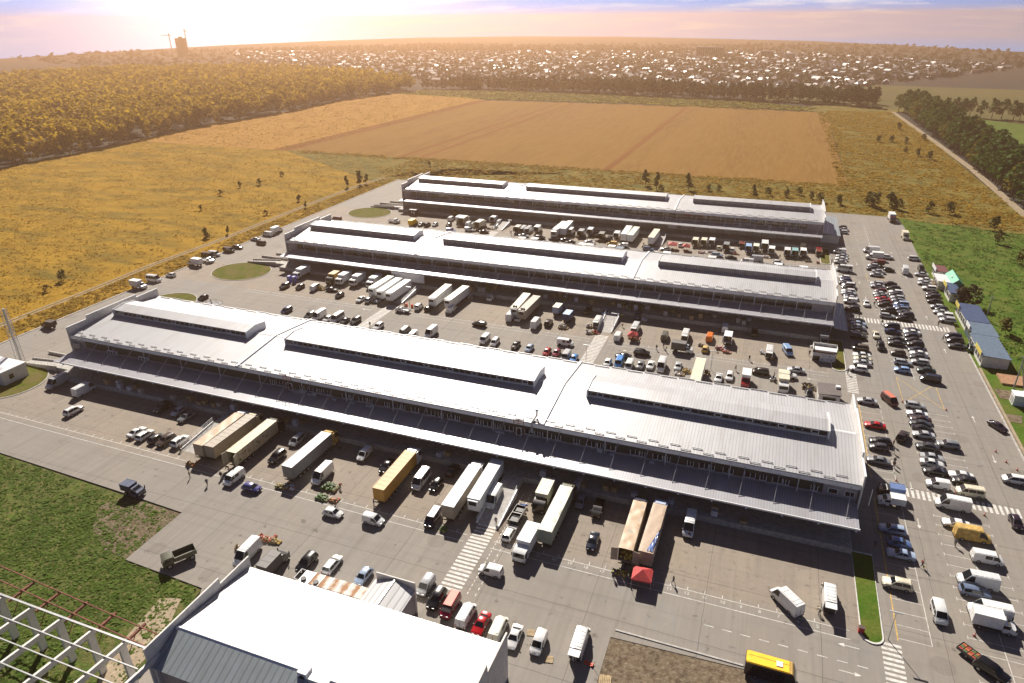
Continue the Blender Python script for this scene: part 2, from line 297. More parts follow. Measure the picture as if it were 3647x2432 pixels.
# kerbs
k = MB().box(59.2,59.6,110,206,-.4,.14); kind(k.obj('kerb', M('concrete trim')), 'structure')
kind(MB().box(59.9,60.5,112,197,-.4,.2).obj('kerb', M('sand')), 'structure')
kind(MB().box(-207,-206.5,60,361,-.4,.14).obj('kerb', M('concrete trim')), 'structure')
kind(MB().extr([(77.6+.0,0),(77.9,0),(77.9,.12),(77.6,.12)], 'x', -12.5, 6.5).obj('kerb', M('concrete trim')), 'structure')
def ring(pts, w, z):
    """raised kerb following a closed outline"""
    n = len(pts); cx = sum(p[0] for p in pts)/n; cy = sum(p[1] for p in pts)/n; inn = []
    for x, y in pts:
        d = math.hypot(x-cx, y-cy); inn.append((cx+(x-cx)*(d-w)/d, cy+(y-cy)*(d-w)/d))
    m = MB()
    for i in range(n):
        j = (i+1) % n
        m.add([(*pts[i],-.1),(*pts[j],-.1),(*inn[j],-.1),(*inn[i],-.1),(*pts[i],z),(*pts[j],z),(*inn[j],z),(*inn[i],z)], [(3,2,1,0),(4,5,6,7),(0,1,5,4),(2,3,7,6)])
    return m, inn
def oval(cx, cy, a, b, n=40, p=2.0): return [(cx+a*math.copysign(abs(math.cos(q))**(2/p), math.cos(q)), cy+b*math.copysign(abs(math.sin(q))**(2/p), math.sin(q))) for q in [2*PI*i/n for i in range(n)]]
for c in ((-183,195.3,11.4,10.2), (-182.5,287.3,11,10), (-184.5,160.5,9,9.8), (-183.2,102.5,11.6,10.2)):
    m, inn = ring(oval(*c), .3, .14); kind(m.obj('kerb', M('concrete trim')), 'structure'); sheet('lawn', inn, .10, 'lawn')
def island(x0, x1, y0, y1, mat='lawn'):
    r = (x1-x0)/2; cx = (x0+x1)/2
    pts = [(x1, y1), (x0, y1)]+[(cx+r*math.cos(q), y0+r+r*math.sin(q)) for q in [PI+PI*i/10 for i in range(11)]]
    m, inn = ring(pts, .32, .16); kind(m.obj('kerb', M('kerb white')), 'structure'); sheet('lawn', inn, .11, mat)
island(23.0,26.3,88.4,109.3,'meadow'); island(22.9,26.6,182.6,203.5); island(22.9,26.6,276,297)
# ------------------------------------------------------------------ paint on the paving
def rect(m, x0, x1, y0, y1, z=.006, mi=0): m.poly([(x0,y0,z),(x1,y0,z),(x1,y1,z),(x0,y1,z)], mi)
def line(m, a, b, w=.12, z=.006, mi=0):
    dx, dy = b[0]-a[0], b[1]-a[1]; l = math.hypot(dx, dy); nx, ny = -dy/l*w/2, dx/l*w/2
    m.poly([(a[0]+nx,a[1]+ny,z),(a[0]-nx,a[1]-ny,z),(b[0]-nx,b[1]-ny,z),(b[0]+nx,b[1]+ny,z)], mi)
def zebra(x0, x1, y0, y1, along, step, wd):
    m = MB(); q = y0 if along == 'y' else x0; end = y1 if along == 'y' else x1
    while q+wd <= end+.01:
        if along == 'y': rect(m, x0, x1, q, q+wd)
        else: m.poly([(q,y0,.006),(q+wd,y0,.006),(q+wd+.0,y1,.006),(q,y1,.006)])
        q += step
    struct('zebra_crossing', m, M('paint line'))
for a, b in ((-42.2,-38.4), (-113.6,-109.8)):
    for yy in (76.4, 165, 257.5): 
        if a < -100 and yy < 80: continue
        zebra(a, b, yy, yy+19, 'y', .92, .5)
zebra(25.8, 28.6, 70, 90, 'y', .95, .5); zebra(26.2, 28.8, 171.3, 183.6, 'y', .95, .5); zebra(26.2,28.8,263,276,'y',.95,.5)
zebra(29.6, 54.6, 129.6, 132.6, 'x', .95, .5); zebra(31.1, 57.4, 220.8, 224.6, 'x', .95, .5)
m = MB()
for y in (89.8, 88.0): 
    line(m, (-168,y+1.4), (-42.9,y)); line(m, (-37.6,y), (21.5,y+.2))
for i in range(0, 68):                        # numbered lorry bays
    x = 16.5-2.8*i
    if -43.5 < x < -37 or x < -166: continue
    line(m, (x, 89.9-.02*i*0+max(0,(-x-43)*.011)), (x, 90.7+max(0,(-x-43)*.011)))
struct('bay_marking', m, M('paint line'))
for n in range(5, 25):
    x = 17.2-2.86*(n-5)
    if -44 < x < -36.5: continue
    kind(put('painted_number', text_mesh(str(n), .9, M('paint number'), .002), None, (x-.3, 89.2, .010)), 'structure')
m = MB()
for i in range(9): rect(m, .3+i*2.73, 1.75+i*2.73, 83.45, 83.58)
for i in range(30): rect(m, -37.2, -37.05, 76.6+i*.95, 77.1+i*.95); rect(m, -35.8, -35.65, 76.6+i*1.4, 77.2+i*1.4)
struct('lane_marking', m, M('paint line'))
m = MB()
for yb in (180.5, 162.3, 273, 255):           # middle and back yards: two rows of bays each
    for seg in ((-168,-114.5),(-108.5,-43),(-37.5,22)):
        line(m, (seg[0],yb), (seg[1],yb), .1); line(m, (seg[0],yb-1.9 if yb in (180.5,273) else yb+1.9), (seg[1],yb-1.9 if yb in (180.5,273) else yb+1.9), .1)
        x = seg[0]
        while x < seg[1]: line(m, (x,yb), (x,yb+(.8 if yb in (180.5,273) else -.8)), .1); x += 2.9
struct('bay_marking', m, M('paint line'))
def bays(x0, x1, y0, y1, step, end=True):
    m = MB(); y = y0
    while y <= y1: 
        line(m, (x0,y), (x1,y), .09)
        if end: line(m, (x0,y-.4), (x0,y+.4), .09); line(m, (x1,y-.4), (x1,y+.4), .09)
        y += step
    struct('bay_marking', m, M('paint line'))
bays(38.3,47.4,70,127.5,2.75); bays(38.5,47.5,133.5,168,2.75); bays(38.4,47.4,186,219.5,2.6); bays(38.2,47,228,262,2.6); bays(38.2,47,270,330,2.6)
bays(28.5,33,134.5,168,2.75); bays(28.5,33,91,127,2.85,False); bays(29,33.4,186,219,2.6,False); bays(29,33.4,228,262,2.6,False); bays(29,33.4,278,300,2.6,False)
m = MB(); 
for a, b in ((70,127.5),(133.5,168),(184,219.5),(228,262),(270,340)): line(m, (42.9,a), (42.9,b), .1)
for a, b in ((91,127),(134.5,168)): line(m, (33.0,a), (33.0,b), .1)
struct('bay_marking', m, M('paint line'))
m = MB()
for a, b in ((90.5,127),(134,166)): line(m, (28.3,a), (28.3,b), .2)
for a, b in (((38.6,184.3),(38.6,170)),((47.4,182),(47.4,169.6)),((38.6,184.3),(47.4,169.6)),((38.6,170),(47.4,183)),((38.2,268),(38.2,262)),((38.4,262),(47,268)),((38.4,268),(47,262))): line(m, a, b, .16)
struct('yellow_marking', m, M('paint yellow'))
def arrow(x, y, ang, L=3.0):
    m = MB(); rect(m, -L/2, L/2-.9, -.07, .07); m.poly([(L/2-.9,-.38,.006),(L/2,0,.006),(L/2-.9,.38,.006)])
    o = struct('arrow_marking', m, M('paint line')); o.location = (x, y, 0); o.rotation_euler = (0, 0, R(ang))
for a in ((21.2,86.8,180),(21.1,81.8,0),(35.9,170,-90),(53,167,90),(35.6,133.5,-90),(53.5,150,-90),(35.3,121.5,-90),(51,112,90),(53.5,206,90),(52.5,231,90),(36,243,-90),(35.2,259,-90),(36,281,-90),(51.5,270,90),(50,300,90),(18,175.4,180),(-31,176,180),(-118,178,180),(-118,170.5,0)): arrow(*a)
# ------------------------------------------------------------------ the three long market halls
X0, X1 = -171.3, 23.4
MON = ((-168.3,-122.2), (-110,-43), (-30.7,18)); JOINT = (-115.6, -37)
def hall(y0, n, label):
    """y0 = line of the front eave"""
    T = thing('market_hall', label, 'warehouse', (0,0,0), 0, 'long market halls')
    wallm = M('wall panel')
    MB().box(X0+.2, X1-.2, y0+.45, y0+30, 0, 9.25).obj('wall', M('wall panel') if n < 3 else M('wall pale panel'), T)
    # two roof slopes as thin slabs meeting at the ridge
    zr, ze, th = 11.25, 9.6, .22
    MB().extr([(y0,ze-th),(y0+15.3,zr-th),(y0+30.5,ze-th),(y0+30.5,ze),(y0+15.3,zr),(y0,ze)], 'x', X0, X1).obj('roof', M('roof sheet'), T)
    MB().box(X0, X1, y0-.05, y0+.42, 8.55, 9.36).obj('eave_fascia', M('white metal'), T)
    zs = lambda y: ze+(zr-ze)*(1-abs(y-y0-15.3)/15.3)
    for x in JOINT:
        m = MB()
        for a, b in ((y0-.1, y0+15.3), (y0+15.3, y0+30.6)):
            m.add([(x-.45,a,zs(a)+.02),(x+.45,a,zs(a)+.02),(x+.45,b,zs(b)+.02),(x-.45,b,zs(b)+.02),(x-.3,a,zs(a)+.3),(x+.3,a,zs(a)+.3),(x+.3,b,zs(b)+.3),(x-.3,b,zs(b)+.3)], [(4,5,6,7),(0,1,5,4),(1,2,6,5),(2,3,7,6),(3,0,4,7)])
        m.obj('roof_joint', M('white metal'), T)
    for a, b in ((MON[0][1]+.4, JOINT[0]-.5), (JOINT[0]+.5, MON[1][0]-.4), (MON[1][1]+.4, JOINT[1]-.5), (JOINT[1]+.5, MON[2][0]-.4), (MON[2][1]+.4, X1-.3)):
        MB().extr([(y0+14.9,zr-.02),(y0+15.3,zr+.10),(y0+15.7,zr-.02)], 'x', a, b).obj('ridge_cap', M('white metal'), T)
    # raised roof monitors
    yf, yb = y0+12.4, y0+19.2
    for a, b in MON:
        zt = 12.55
        W = MB().extr([(yf,10.6),(yb,10.4),(yb,zt-.15),(yf+3.4,zt+.42),(yf,zt)], 'x', a, b).obj('monitor', M('wall cream') if n == 1 else M('wall pale panel'), T)
        MB().extr([(yf-.35,zt-.04),(yf+3.4,zt+.46),(yb+.3,zt-.16),(yb+.3,zt),(yf+3.4,zt+.62),(yf-.35,zt+.1)], 'x', a-.02, b+.02).obj('monitor_roof', M('roof sheet'), W)
        for xe in (a, b):
            MB().extr([(yf-.5,10.6),(yb+.4,10.4),(yb+.4,zt+.2),(yf+3.4,zt+.8),(yf-.5,zt+.25)], 'x', xe-.14, xe+.14).obj('gable_trim', M('white metal'), W)
        if n == 1:
            MB().box(a+.3, b-.3, yf-.035, yf+.05, 11.35, 12.4).obj('window_band', M('black plastic'), W)
            nw = int((b-a-1)/1.55); i = 0
            while i < nw:
                x = a+.55+i*1.55; wht = (i % 4 == 1)
                m = MB(); m.box(x, x+1.4, yf-.055, yf-.038, 11.46, 12.3, 1)
                e = .13 if wht else .05
                for q in ((x,x+e,11.46,12.3),(x+1.4-e,x+1.4,11.46,12.3),(x+e,x+1.4-e,11.46,11.46+e),(x+e,x+1.4-e,12.3-e,12.3)): m.box(q[0],q[1],yf-.09,yf-.056,q[2],q[3],0)
                m.obj('window', [M('white metal') if wht else M('booth white'), M('glass dark')], W); i += 1
        else:
            x = a+3.2; i = 0
            while x < b-1:
                m = MB(); 
                if i % 3 == 2: m.box(x-.45, x+.45, yf-.08, yf-.01, 11.3, 12.25, 0); m.box(x-.3, x+.3, yf-.1, yf-.081, 11.45, 12.1, 1)
                else: m.box(x-.45, x+.45, yf-.05, yf-.01, 11.25, 12.3, 2)
                m.obj('vent_panel', [M('white metal'), M('glass dark'), M('door grey')], W); x += 4.6; i += 1
    # snow guards along the eave, two staggered rows
    me = MB().box(-1, 1, -.05, .05, .10, .24).box(-.9, -.8, -.03, .03, -.05, .10).box(.8, .9, -.03, .03, -.05, .10).mesh('snow_guard', M('galvanised'))
    x = X0+2.2; i = 0
    while x < X1-1.2:
        y = y0+(.55 if i % 2 else 1.55); put('snow_guard', me, T, (x, y, zs(y)+.02)); x += 2.15; i += 1
    m = MB(); x = X0+2; i = 0
    while x < X1-2: 
        y = y0+30.1-(.0 if i % 2 else .6); m.box(x, x+3.6, y-.06, y+.06, zs(y)+.05, zs(y)+.26); x += 4.0; i += 1
    o = m.obj('snow_guard', M('galvanised'), T); o['kind'] = 'stuff'
    # stepped end walls
    for xe in (X0-.28, X1+.02):
        m = MB()
        for a, b, z in ((-.4,6,11.85),(6.01,22.8,12.85),(22.81,30.7,12.0)): m.box(xe, xe+.26, y0+a, y0+b, 0, z)
        m.obj('parapet', M('wall cream'), T)
        c = MB()
        for a, b, z in ((-.4,6,11.85),(6.01,22.8,12.85),(22.81,30.7,12.0)): c.box(xe-.05, xe+.31, y0+a-.02, y0+b+.02, z, z+.08)
        c.obj('parapet_cap', M('white metal'), T)
    # strip window under the eave
    MB().box(-166.8, 17.3, y0+.30, y0+.46, 6.35, 8.45).obj('strip_window', M('glass dark') if n > 1 else M('band dark'), T)
    if n > 1:
        x = -163.7; mu = MB().box(-.05, .05, y0+.24, y0+.31, 6.35, 8.45).mesh('mullion', M('white metal'))
        while x < 16: put('mullion', mu, T, (x,0,0)); x += 6.1
    else:
        for i in range(60):
            x = -118+i*2.25+(.5 if i % 3 else 0)
            if not (-108 < x < 16) or i % 5 == 3: continue
            m = MB(); wdt = 1.25 if i % 2 else 2.0; m.box(x, x+wdt, y0+.20, y0+.29, 6.5, 7.6, 1)
            for q in ((x,x+.09,6.45,7.65),(x+wdt-.09,x+wdt,6.45,7.65),(x+wdt*.5,x+wdt*.5+.08,6.45,7.65),(x,x+wdt,6.40,6.5)): m.box(q[0],q[1],y0+.16,y0+.199,q[2],q[3],0)
            m.obj('office_window', [M('white metal'), M('glass dark')], T)
        for x in (18.2, 21): 
            m = MB().box(x, x+1.7, y0+.3, y0+.44, 6.5, 7.6, 0); m.box(x+.12, x+1.58, y0+.26, y0+.299, 6.6, 7.5, 1); m.obj('office_window', [M('white metal'), M('glass dark')], T)
        for x in (-42.3, -100.5):
            D = MB().box(x-.65, x+.65, y0+.2, y0+.29, 5.2, 7.7).obj('door', M('white metal'), T)
            MB().box(x-.42, x+.42, y0+.16, y0+.199, 5.9, 7.5).obj('door_glass', M('glass dark'), D)
    ac = MB().box(-.5, .5, -.35, .35, 0, .75); ac.box(-.36, .36, -.37, -.352, .08, .66, 1); acm = ac.mesh('air_conditioner', [M('booth white'), M('door grey')])
    fan = MB().box(-1.6, 1.6, -.3, .3, 0, 1.0)
    for q in (-1.0, 0, 1.0): fan.tube((q,-.31,.5), (q,-.34,.5), .36, n=12, mi=1)
    fanm = fan.mesh('fan_unit', [M('booth white'), M('black plastic')])
    if n == 1:
        for x in (-99,-97.8,-96.6,-95,-93.6,-88,-83,-79,-77.8,-60,-60.2,-47,-24.6,-22,-14,-46): put('air_conditioner', acm, T, (x, y0-.05, 5.3+.25*(int(x*3) % 3)))
        for x in (-170.2, -157, -146): put('fan_unit', fanm, T, (x, y0+.0, 6.2))
    else:
        for x in ((-60,-40,-9,-5.5,2,9.5,13) if n == 3 else ()): put('fan_unit', fanm, T, (x, y0+.1, 5.6))
    # hung canopy, ribbed, with its pale front edge
    MB().extr([(y0-7.2,5.2),(y0+.3,5.55),(y0+.3,5.72),(y0-7.2,5.38)], 'x', X0+1.5, X1-.1).obj('canopy', M('canopy sheet'), T)
    MB().box(X0+1.4, X1, y0-7.38, y0-7.21, 5.10, 5.44).obj('canopy_edge', M('white metal'), T)
    st = MB().tube((0,y0-5.1,5.47), (.45,y0-.1,8.9), .07, n=6).mesh('strut', M('galvanised')); dp = MB().tube((0,y0-.15,5.7), (0,y0-.15,9.3), .07, n=6).mesh('drainpipe', M('white metal'))
    x = X0+3.5; i = 0
    while x < X1-.5: 
        put('strut', st, T, (x,0,0))
        if i % 2: put('drainpipe', dp, T, (x+3.9,0,0))
        x += 6.1; i += 1
    lm = MB().box(-.16,.16,-.2,.12,-.12,.02).mesh('canopy_lamp', M('white metal')); x = X0+5
    while x < X1: put('canopy_lamp', lm, T, (x, y0-7.45, 5.08)); x += 6.1
    # dock and its doors
    MB().box(X0+1, X1-.5, y0-7.55, y0+.44, 0, 1.2).obj('loading_dock', M('concrete trim'), T)
    dm = MB().box(-1.5,1.5,-.12,.0,0,3.1)
    for z in (.6,1.2,1.8,2.4): dm.box(-1.5,1.5,-.135,-.121,z,z+.04,1)
    dmm = dm.mesh('dock_door', [M('door grey'), M('black plastic')]); x = X0+5
    while x < X1-3: put('dock_door', dmm, T, (x, y0+.44, 1.2)); x += 6.1
    if n == 1: 
        E = MB(); E.tube((-39.3,y0+.0,7.2),(-39.3,y0-.1,9.8),.22,n=8); E.tube((-39.3,y0-.1,9.8),(-38.9,y0+2,10.4),.22,n=8); E.tube((-38.9,y0+2,10.2),(-38.9,y0+2,11.6),.2,n=8); E.tube((-38.9,y0+2,11.6),(-38.9,y0+2,11.9),.42,.3,n=8)
        E.obj('exhaust_stack', M('galvanised'), T)
        for xx in (-100.5, -42):
            q = MB()
            for dx in (-1.1,-.2,.9): q.tube((xx+dx,y0-.6,5.6),(xx+dx*1.1,y0-.4,10.6+.4*dx),.06,n=5)
            for z in (7,8.2,9.2,10): q.tube((xx-1.1,y0-.6,z),(xx+.9,y0-.6,z+.1),.05,n=5)
            q.obj('ladder_frame', M('rust'), T)
    if n == 3:
        A = MB().box(23.75, 30.6, 306, 337, 0, 3.3).obj('side_annex', M('wall cream'), T)
        MB().extr([(23.7,3.95),(31,3.3),(31,3.5),(23.7,4.15)], 'y', 305.6, 337.5).obj('annex_roof', M('roof grey seam'), A)
        w = MB().box(-39,-35.6,y0-.05,y0+.4,1.5,4.6); w.obj('white_panel', M('white metal'), T)
    if n == 2: 
        MB().extr([(23.75,3.5),(27.6,3.1),(27.6,3.25),(23.75,3.65)], 'y', 204, 226).obj('side_canopy', M('roof grey seam'), T)
        MB().box(-121.5,-108.5,y0-7.6,y0-7.5,2.0,5.1).obj('white_panel', M('white metal'), T)
    return T
HALLS = ((115.9, 1, 'nearest long market hall with window bands along its raised roof strips'),
         (209.0, 2, 'middle long market hall with plain raised roof strips, between the lorry yards'),
         (301.6, 3, 'farthest long market hall with grey annex at its right end'))
for h in HALLS: hall(*h)
# ramps up to the docks, with rails
for y0, n, _ in HALLS:
    for x, side in ((-111.7,'left'), (-40.4,'right')):
        T = thing('loading_ramp', f"concrete ramp with two rails up to the {('near','middle','far')[n-1]} hall's {side} dock gate", 'ramp', (x, y0-22.5, 0), 0, 'loading ramps')
        MB().extr([(0,.0),(10.4,1.19),(14.9,1.19),(14.9,.01)], 'x', -2.0, 2.0).obj('ramp_slab', M('concrete trim'), T)
        for sx in (-2.15, 2.15):
            m = MB(); m.add([(sx-.12,0,0),(sx+.12,0,0),(sx+.12,10.4,0),(sx-.12,10.4,0),(sx-.12,0,.35),(sx+.12,0,.35),(sx+.12,10.4,1.5),(sx-.12,10.4,1.5)], [(4,5,6,7),(0,1,5,4),(1,2,6,5),(2,3,7,6),(3,0,4,7)])
            for i in range(7): yy = .2+i*1.68; zz = .35+yy*1.15/10.4; m.tube((sx,yy,zz-.1),(sx,yy,zz+.95),.035,n=5,mi=1)
            m.tube((sx,.1,1.3),(sx,10.4,2.45),.045,n=5,mi=1); m.tube((sx,.1,.85),(sx,10.4,2.0),.035,n=5,mi=1)
            m.obj('railing', [M('white metal'), M('white metal')], T)
    # long wheel ramp and low walls at the left end
    T = thing('access_ramp', f"low ramp with side walls at the {('near','middle','far')[n-1]} hall's left end", 'ramp', (-179, y0-2.6, 0), 0, 'end ramps')
    MB().extr([(-9,.0),(4,1.15),(8.6,1.15),(8.6,.01)], 'y', -1.5, 1.4).obj('ramp_slab', M('concrete trim'), T)
    for yy in (-1.75, 1.42):
        m = MB(); m.extr([(-9,.0),(4.5,0),(4.5,1.6),(-9,.55)], 'y', yy, yy+.3)
        for i in range(11): m.tube((-8.5+i*1.25,yy+.15,.5+i*.085),(-8.5+i*1.25,yy+.15,1.3+i*.085),.03,n=5)
        m.obj('side_wall', M('concrete trim'), T)
    for i in range(4 if n > 1 else 1):
        tag(MB().box(-187+i*3.4, -171.6, y0+3+i*4.6, y0+3.4+i*4.6, 0, .75).obj('low_wall', M('concrete trim')), f"low concrete wall at the {('near','middle','far')[n-1]} hall's left end, {('first','second','third','last')[i]} behind its ramp", 'wall', 'low end walls')
# ------------------------------------------------------------------ white roofed building in front
T = thing('workshop_building', 'big white roofed building cut by the bottom picture edge', 'building')
MB().box(-69.2,-25.6,44.6,63.2,0,6.6).obj('wall', M('wall panel'), T)
MB().extr([(48.9,8.95),(63.6,6.9),(63.6,7.15),(48.9,9.2)], 'x', -69.0,-25.5).obj('roof', M('roof sheet seam'), T)
MB().extr([(43.8,6.8),(48.86,8.95),(48.86,9.2),(43.7,7.0)], 'x', -69.0,-25.5).obj('roof_slope', M('roof grey seam'), T)  # same roofing; shade of the slope turned from the sun painted in as grey
m = MB()
for i in range(41):
    x = -68.6+i*1.05; m.add([(x-.035,48.95,9.21),(x+.035,48.95,9.21),(x+.035,63.62,7.16),(x-.035,63.62,7.16),(x-.02,48.95,9.26),(x+.02,48.95,9.26),(x+.02,63.62,7.21),(x-.02,63.62,7.21)], [(4,5,6,7),(0,1,5,4),(1,2,6,5),(2,3,7,6),(3,0,4,7)])
o = m.obj('roof_seam', M('galvanised'), T)
MB().extr([(48.5,8.98),(48.9,9.34),(49.3,9.16)], 'x', -69,-25.5).obj('ridge_cap', M('white metal'), T)
m = MB()
for a, b, z0, z1 in ((57.75,64.1,8.9,9.0),(51.2,57.7,10.1,10.2),(43.7,51.15,10.2,10.3)): m.extr([(a,0),(b,0),(b,z0),(a,z1)], 'x', -69.45,-69.2)
m.obj('parapet', M('wall cream'), T)
m = MB()
for a, b, z0, z1 in ((57,64.1,9.4,8.95),(44,56.9,10.9,10.95)): m.extr([(a,0),(b,0),(b,z1),(a,z0)], 'x', -25.4,-25.15)
m.obj('parapet', M('wall cream'), T)
A = MB().box(-49.7,-43.2,63.25,70.3,0,4.6).obj('gabled_annex', M('wall panel'), T)
for sgn in (-1, 1):
    MB().extr([(-46.45,6.0),(-46.45+sgn*3.6,5.0),(-46.45+sgn*3.6,4.85),(-46.45,5.85)], 'y', 63.7, 70.0).obj('annex_roof', M('roof sheet seam'), A)
MB().box(-49.9,-43,70.2,70.4,0,6.3).obj('annex_parapet', M('wall cream'), A)
MB().box(-46.55,-46.35,63.7,70,5.98,6.1).obj('annex_ridge', M('galvanised'), A)
l = MB()
for dx in (0,.5): l.tube((-43.6+dx,63.5,5.1-dx*.3),(-43.4+dx,66.4,5.1-dx*.3),.05,n=5)
for i in range(6): l.tube((-43.6,63.7+i*.5,5.12),(-43.1,63.7+i*.5,4.98),.03,n=5)
l.obj('roof_ladder', M('galvanised'), T)
B = MB().box(-48.3,-46.9,48.2,49.6,8.4,9.75).obj('roof_vent_box', M('white metal'), T); MB().tube((-47.6,48.19,9.0),(-47.6,48.1,9.0),.4,n=12).obj('vent_fan', M('black plastic'), B)
MB().box(-46.5,-43.6,48.0,49.0,8.5,9.45).obj('roof_vent_box', M('white metal'), T)
# old white container with rust stains
m, t, b = new_mat('rusty tank'); p = objco(t); sx = t.nodes.new('ShaderNodeSeparateXYZ'); t.links.new(p, sx.inputs[0])
q = mth(t, 'PINGPONG', sx.outputs[0], 1.0); rr = mth(t, 'ADD', mth(t, 'SUBTRACT', 1, q), noise(t, p, .9, 4, .6, .2, .8))
rs = t.nodes.new('ShaderNodeMapRange'); rs.inputs[1].default_value = .75; rs.inputs[2].default_value = 1.35; t.links.new(rr, rs.inputs[0])
cc = mixc(t, rs.outputs[0], (.62,.60,.54), (.30,.13,.035)); t.links.new(cc, b.inputs['Base Color']); b.inputs['Roughness'].default_value = .7; _M['rusty tank'] = m
T = thing('old_container', 'long white rust-stained container behind the white roofed building', 'container', (-57, 68.4, 0))
MB().box(-6.2,6.4,-1.3,1.3,.3,2.9).obj('body', M('white metal'), T); MB().box(-4.2,6.35,-1.25,1.25,2.905,2.99).obj('stained_top', M('rusty tank'), T)
for i in range(6): MB().box(-4.2+i*1.75,-4.1+i*1.75,-1.28,1.28,2.995,3.06).obj('top_rib', M('white metal'), T)
for x in (-5.4,-3.0): MB().tube((x,-.7,2.9),(x,-.7,3.25),.45,n=10).obj('top_fan', M('black plastic'), T)
m = MB(); 
for yy in (-1.2, 1.2): m.tube((-6.3,yy,2.9),(-7.0,yy*.9,3.1),.07); m.tube((-7.0,yy*.9,3.1),(-7.2,yy*.8,2.3),.07)
m.tube((-7.0,-1.08,3.1),(-7.0,1.08,3.1),.07); m.obj('end_rail', M('white metal'), T)
# ------------------------------------------------------------------ unfinished portal frame, bottom left
T = thing('portal_frame', 'unfinished white building frame with purlins over rough grass', 'building frame')
for i in range(6):
    x = -99.3+i*6.05
    MB().box(x-.22,x+.22,44.2,45.2,-.2,7.8).obj('column', M('wall cream'), T)
    MB().extr([(45.5,7.9),(45.5,7.1),(20,8.9),(20,10.0),(30,9.2)], 'x', x-.18, x+.18).obj('rafter', M('wall cream'), T)
for y, w in ((45.3,.28),(42.2,.16),(39.3,.16),(36.4,.16),(33.5,.16),(30.6,.16)):
    z = 7.95+(45.5-y)*.085
    MB().box(-102,-69.3,y-w/2,y+w/2,z,z+.18).obj('purlin', M('galvanised'), T)
T = thing('rusty_frame', 'rust-red steel beam grid in front of the white building frame', 'steel frame')
for i in range(6):
    x = -98.9+i*5.75; MB().box(x-.16,x+.16,45.5,49.6-.2*i*.3,6.6,6.95).obj('cross_beam', M('rust'), T)
for (a, b) in (((-107,50.1),(-70.5,48.2)), ((-104,47.9),(-70.5,46.0))):
    m = MB(); line(m, a, b, .2, 6.99); m2 = MB(); m2.tube((*a,7.05),(*b,7.05),.11,n=4); m2.obj('long_beam', M('rust'), T)
for i in range(6):
    x = -98.9+i*5.75; MB().tube((x,47.5,6.6),(x,45.3,4.0),.07,n=5).obj('brace', M('rust'), T)
# ------------------------------------------------------------------ small buildings
T = thing('pump_house', 'small white flat-roofed house on the left lawn beside the lattice mast', 'small building')
W = MB().box(-192,-179.7,100.9,107.5,-.1,3.7).obj('wall', M('wall cream'), T); MB().box(-192.2,-179.5,100.7,107.7,3.7,4.0).obj('roof', M('white metal'), T)
m = MB(); 
for yy in (102,102.7): m.tube((-190,yy,4.2),(-181,yy,4.2),.06)
for i in range(9): m.tube((-189.5+i,102,4.2),(-189.5+i,102.7,4.2),.04)
m.obj('roof_ladder', M('galvanised'), T); MB().box(-179.69,-179.6,102.6,103.7,1.3,2.5).obj('window', M('glass dark'), T); MB().box(-187.4,-186.2,100.8,100.89,1.2,2.4).obj('window', M('glass dark'), T)
T = thing('lattice_mast', 'tall lattice mast with a pipe up its middle by the small white house', 'mast', (-189.6,112.6,0))
H = 16; m = MB(); L = [(-1,-.6),(1,-.5),(0,1.1)]
for x, y in L: m.tube((x,y,0),(x*.75,y*.75,H),.07,n=5)
for i in range(20):
    z0, z1 = i*H/20, (i+1)*H/20; k0, k1 = 1-.25*z0/H, 1-.25*z1/H
    for j in range(3): a, b = L[j], L[(j+1) % 3]; m.tube((a[0]*k0,a[1]*k0,z0),(b[0]*k1,b[1]*k1,z1),.03,n=4); m.tube((a[0]*k0,a[1]*k0,z0),(b[0]*k0,b[1]*k0,z0),.03,n=4)
m.obj('lattice', M('galvanised'), T); MB().tube((0,0,0),(0,0,H),.32,n=8).obj('pipe', M('galvanised'), T)
# booth with adverts
T = thing('advert_booth', 'white booth covered in posters at the grass strip of the middle yard', 'booth', (21,189.2,0))
pts = [(-3,-1.9),(2.1,-1.9),(3,-1),(3,1.9),(-3,1.9)]
MB().prism(pts,0,3.0).obj('wall', M('booth white'), T); MB().prism([(x*1.04,y*1.04) for x,y in pts],2.55,3.02).obj('cornice', M('brick dark'), T)
MB().box(-2.9,2.9,-1.5,.9,3.03,3.2).obj('roof', M('white metal'), T); MB().box(-3.1,3.1,1.75,1.95,3.0,3.9).obj('roof_parapet', M('wall cream'), T); MB().box(-3.1,-2.95,-1.8,1.74,3.03,3.7).obj('roof_parapet', M('wall cream'), T); MB().box(2.95,3.1,-.9,1.74,3.03,3.7).obj('roof_parapet', M('wall cream'), T)
for i, (x, z, w, h) in enumerate(((-.4,.3,1.0,1.0),(.75,.3,1.0,1.0),(1.85,.3,.6,.9),(.2,1.5,.9,.8),(1.3,1.5,.9,.8),(-2.2,1.7,.9,.7))):
    o = MB().box(x-w/2,x+w/2,-1.96,-1.905,z,z+h).obj('poster', M('poster'), T); MB().tube((x,-1.97,z+h*.5),(x,-1.99,z+h*.5),.22,n=10).obj('poster_motif', M('door grey') if i % 2 else M('roof blue pale'), o)
MB().box(-2.9,-1.2,-1.95,-1.905,.1,1.5).obj('shop_window', M('glass dark'), T); MB().tube((-3.4,1.2,2.6),(-3.4,.9,2.6),.45,n=12).obj('satellite_dish', M('white metal'), T)
T = thing('brown_hut', 'hut with brown corrugated roof at the near hall corner', 'hut', (21.2,165.6,0))
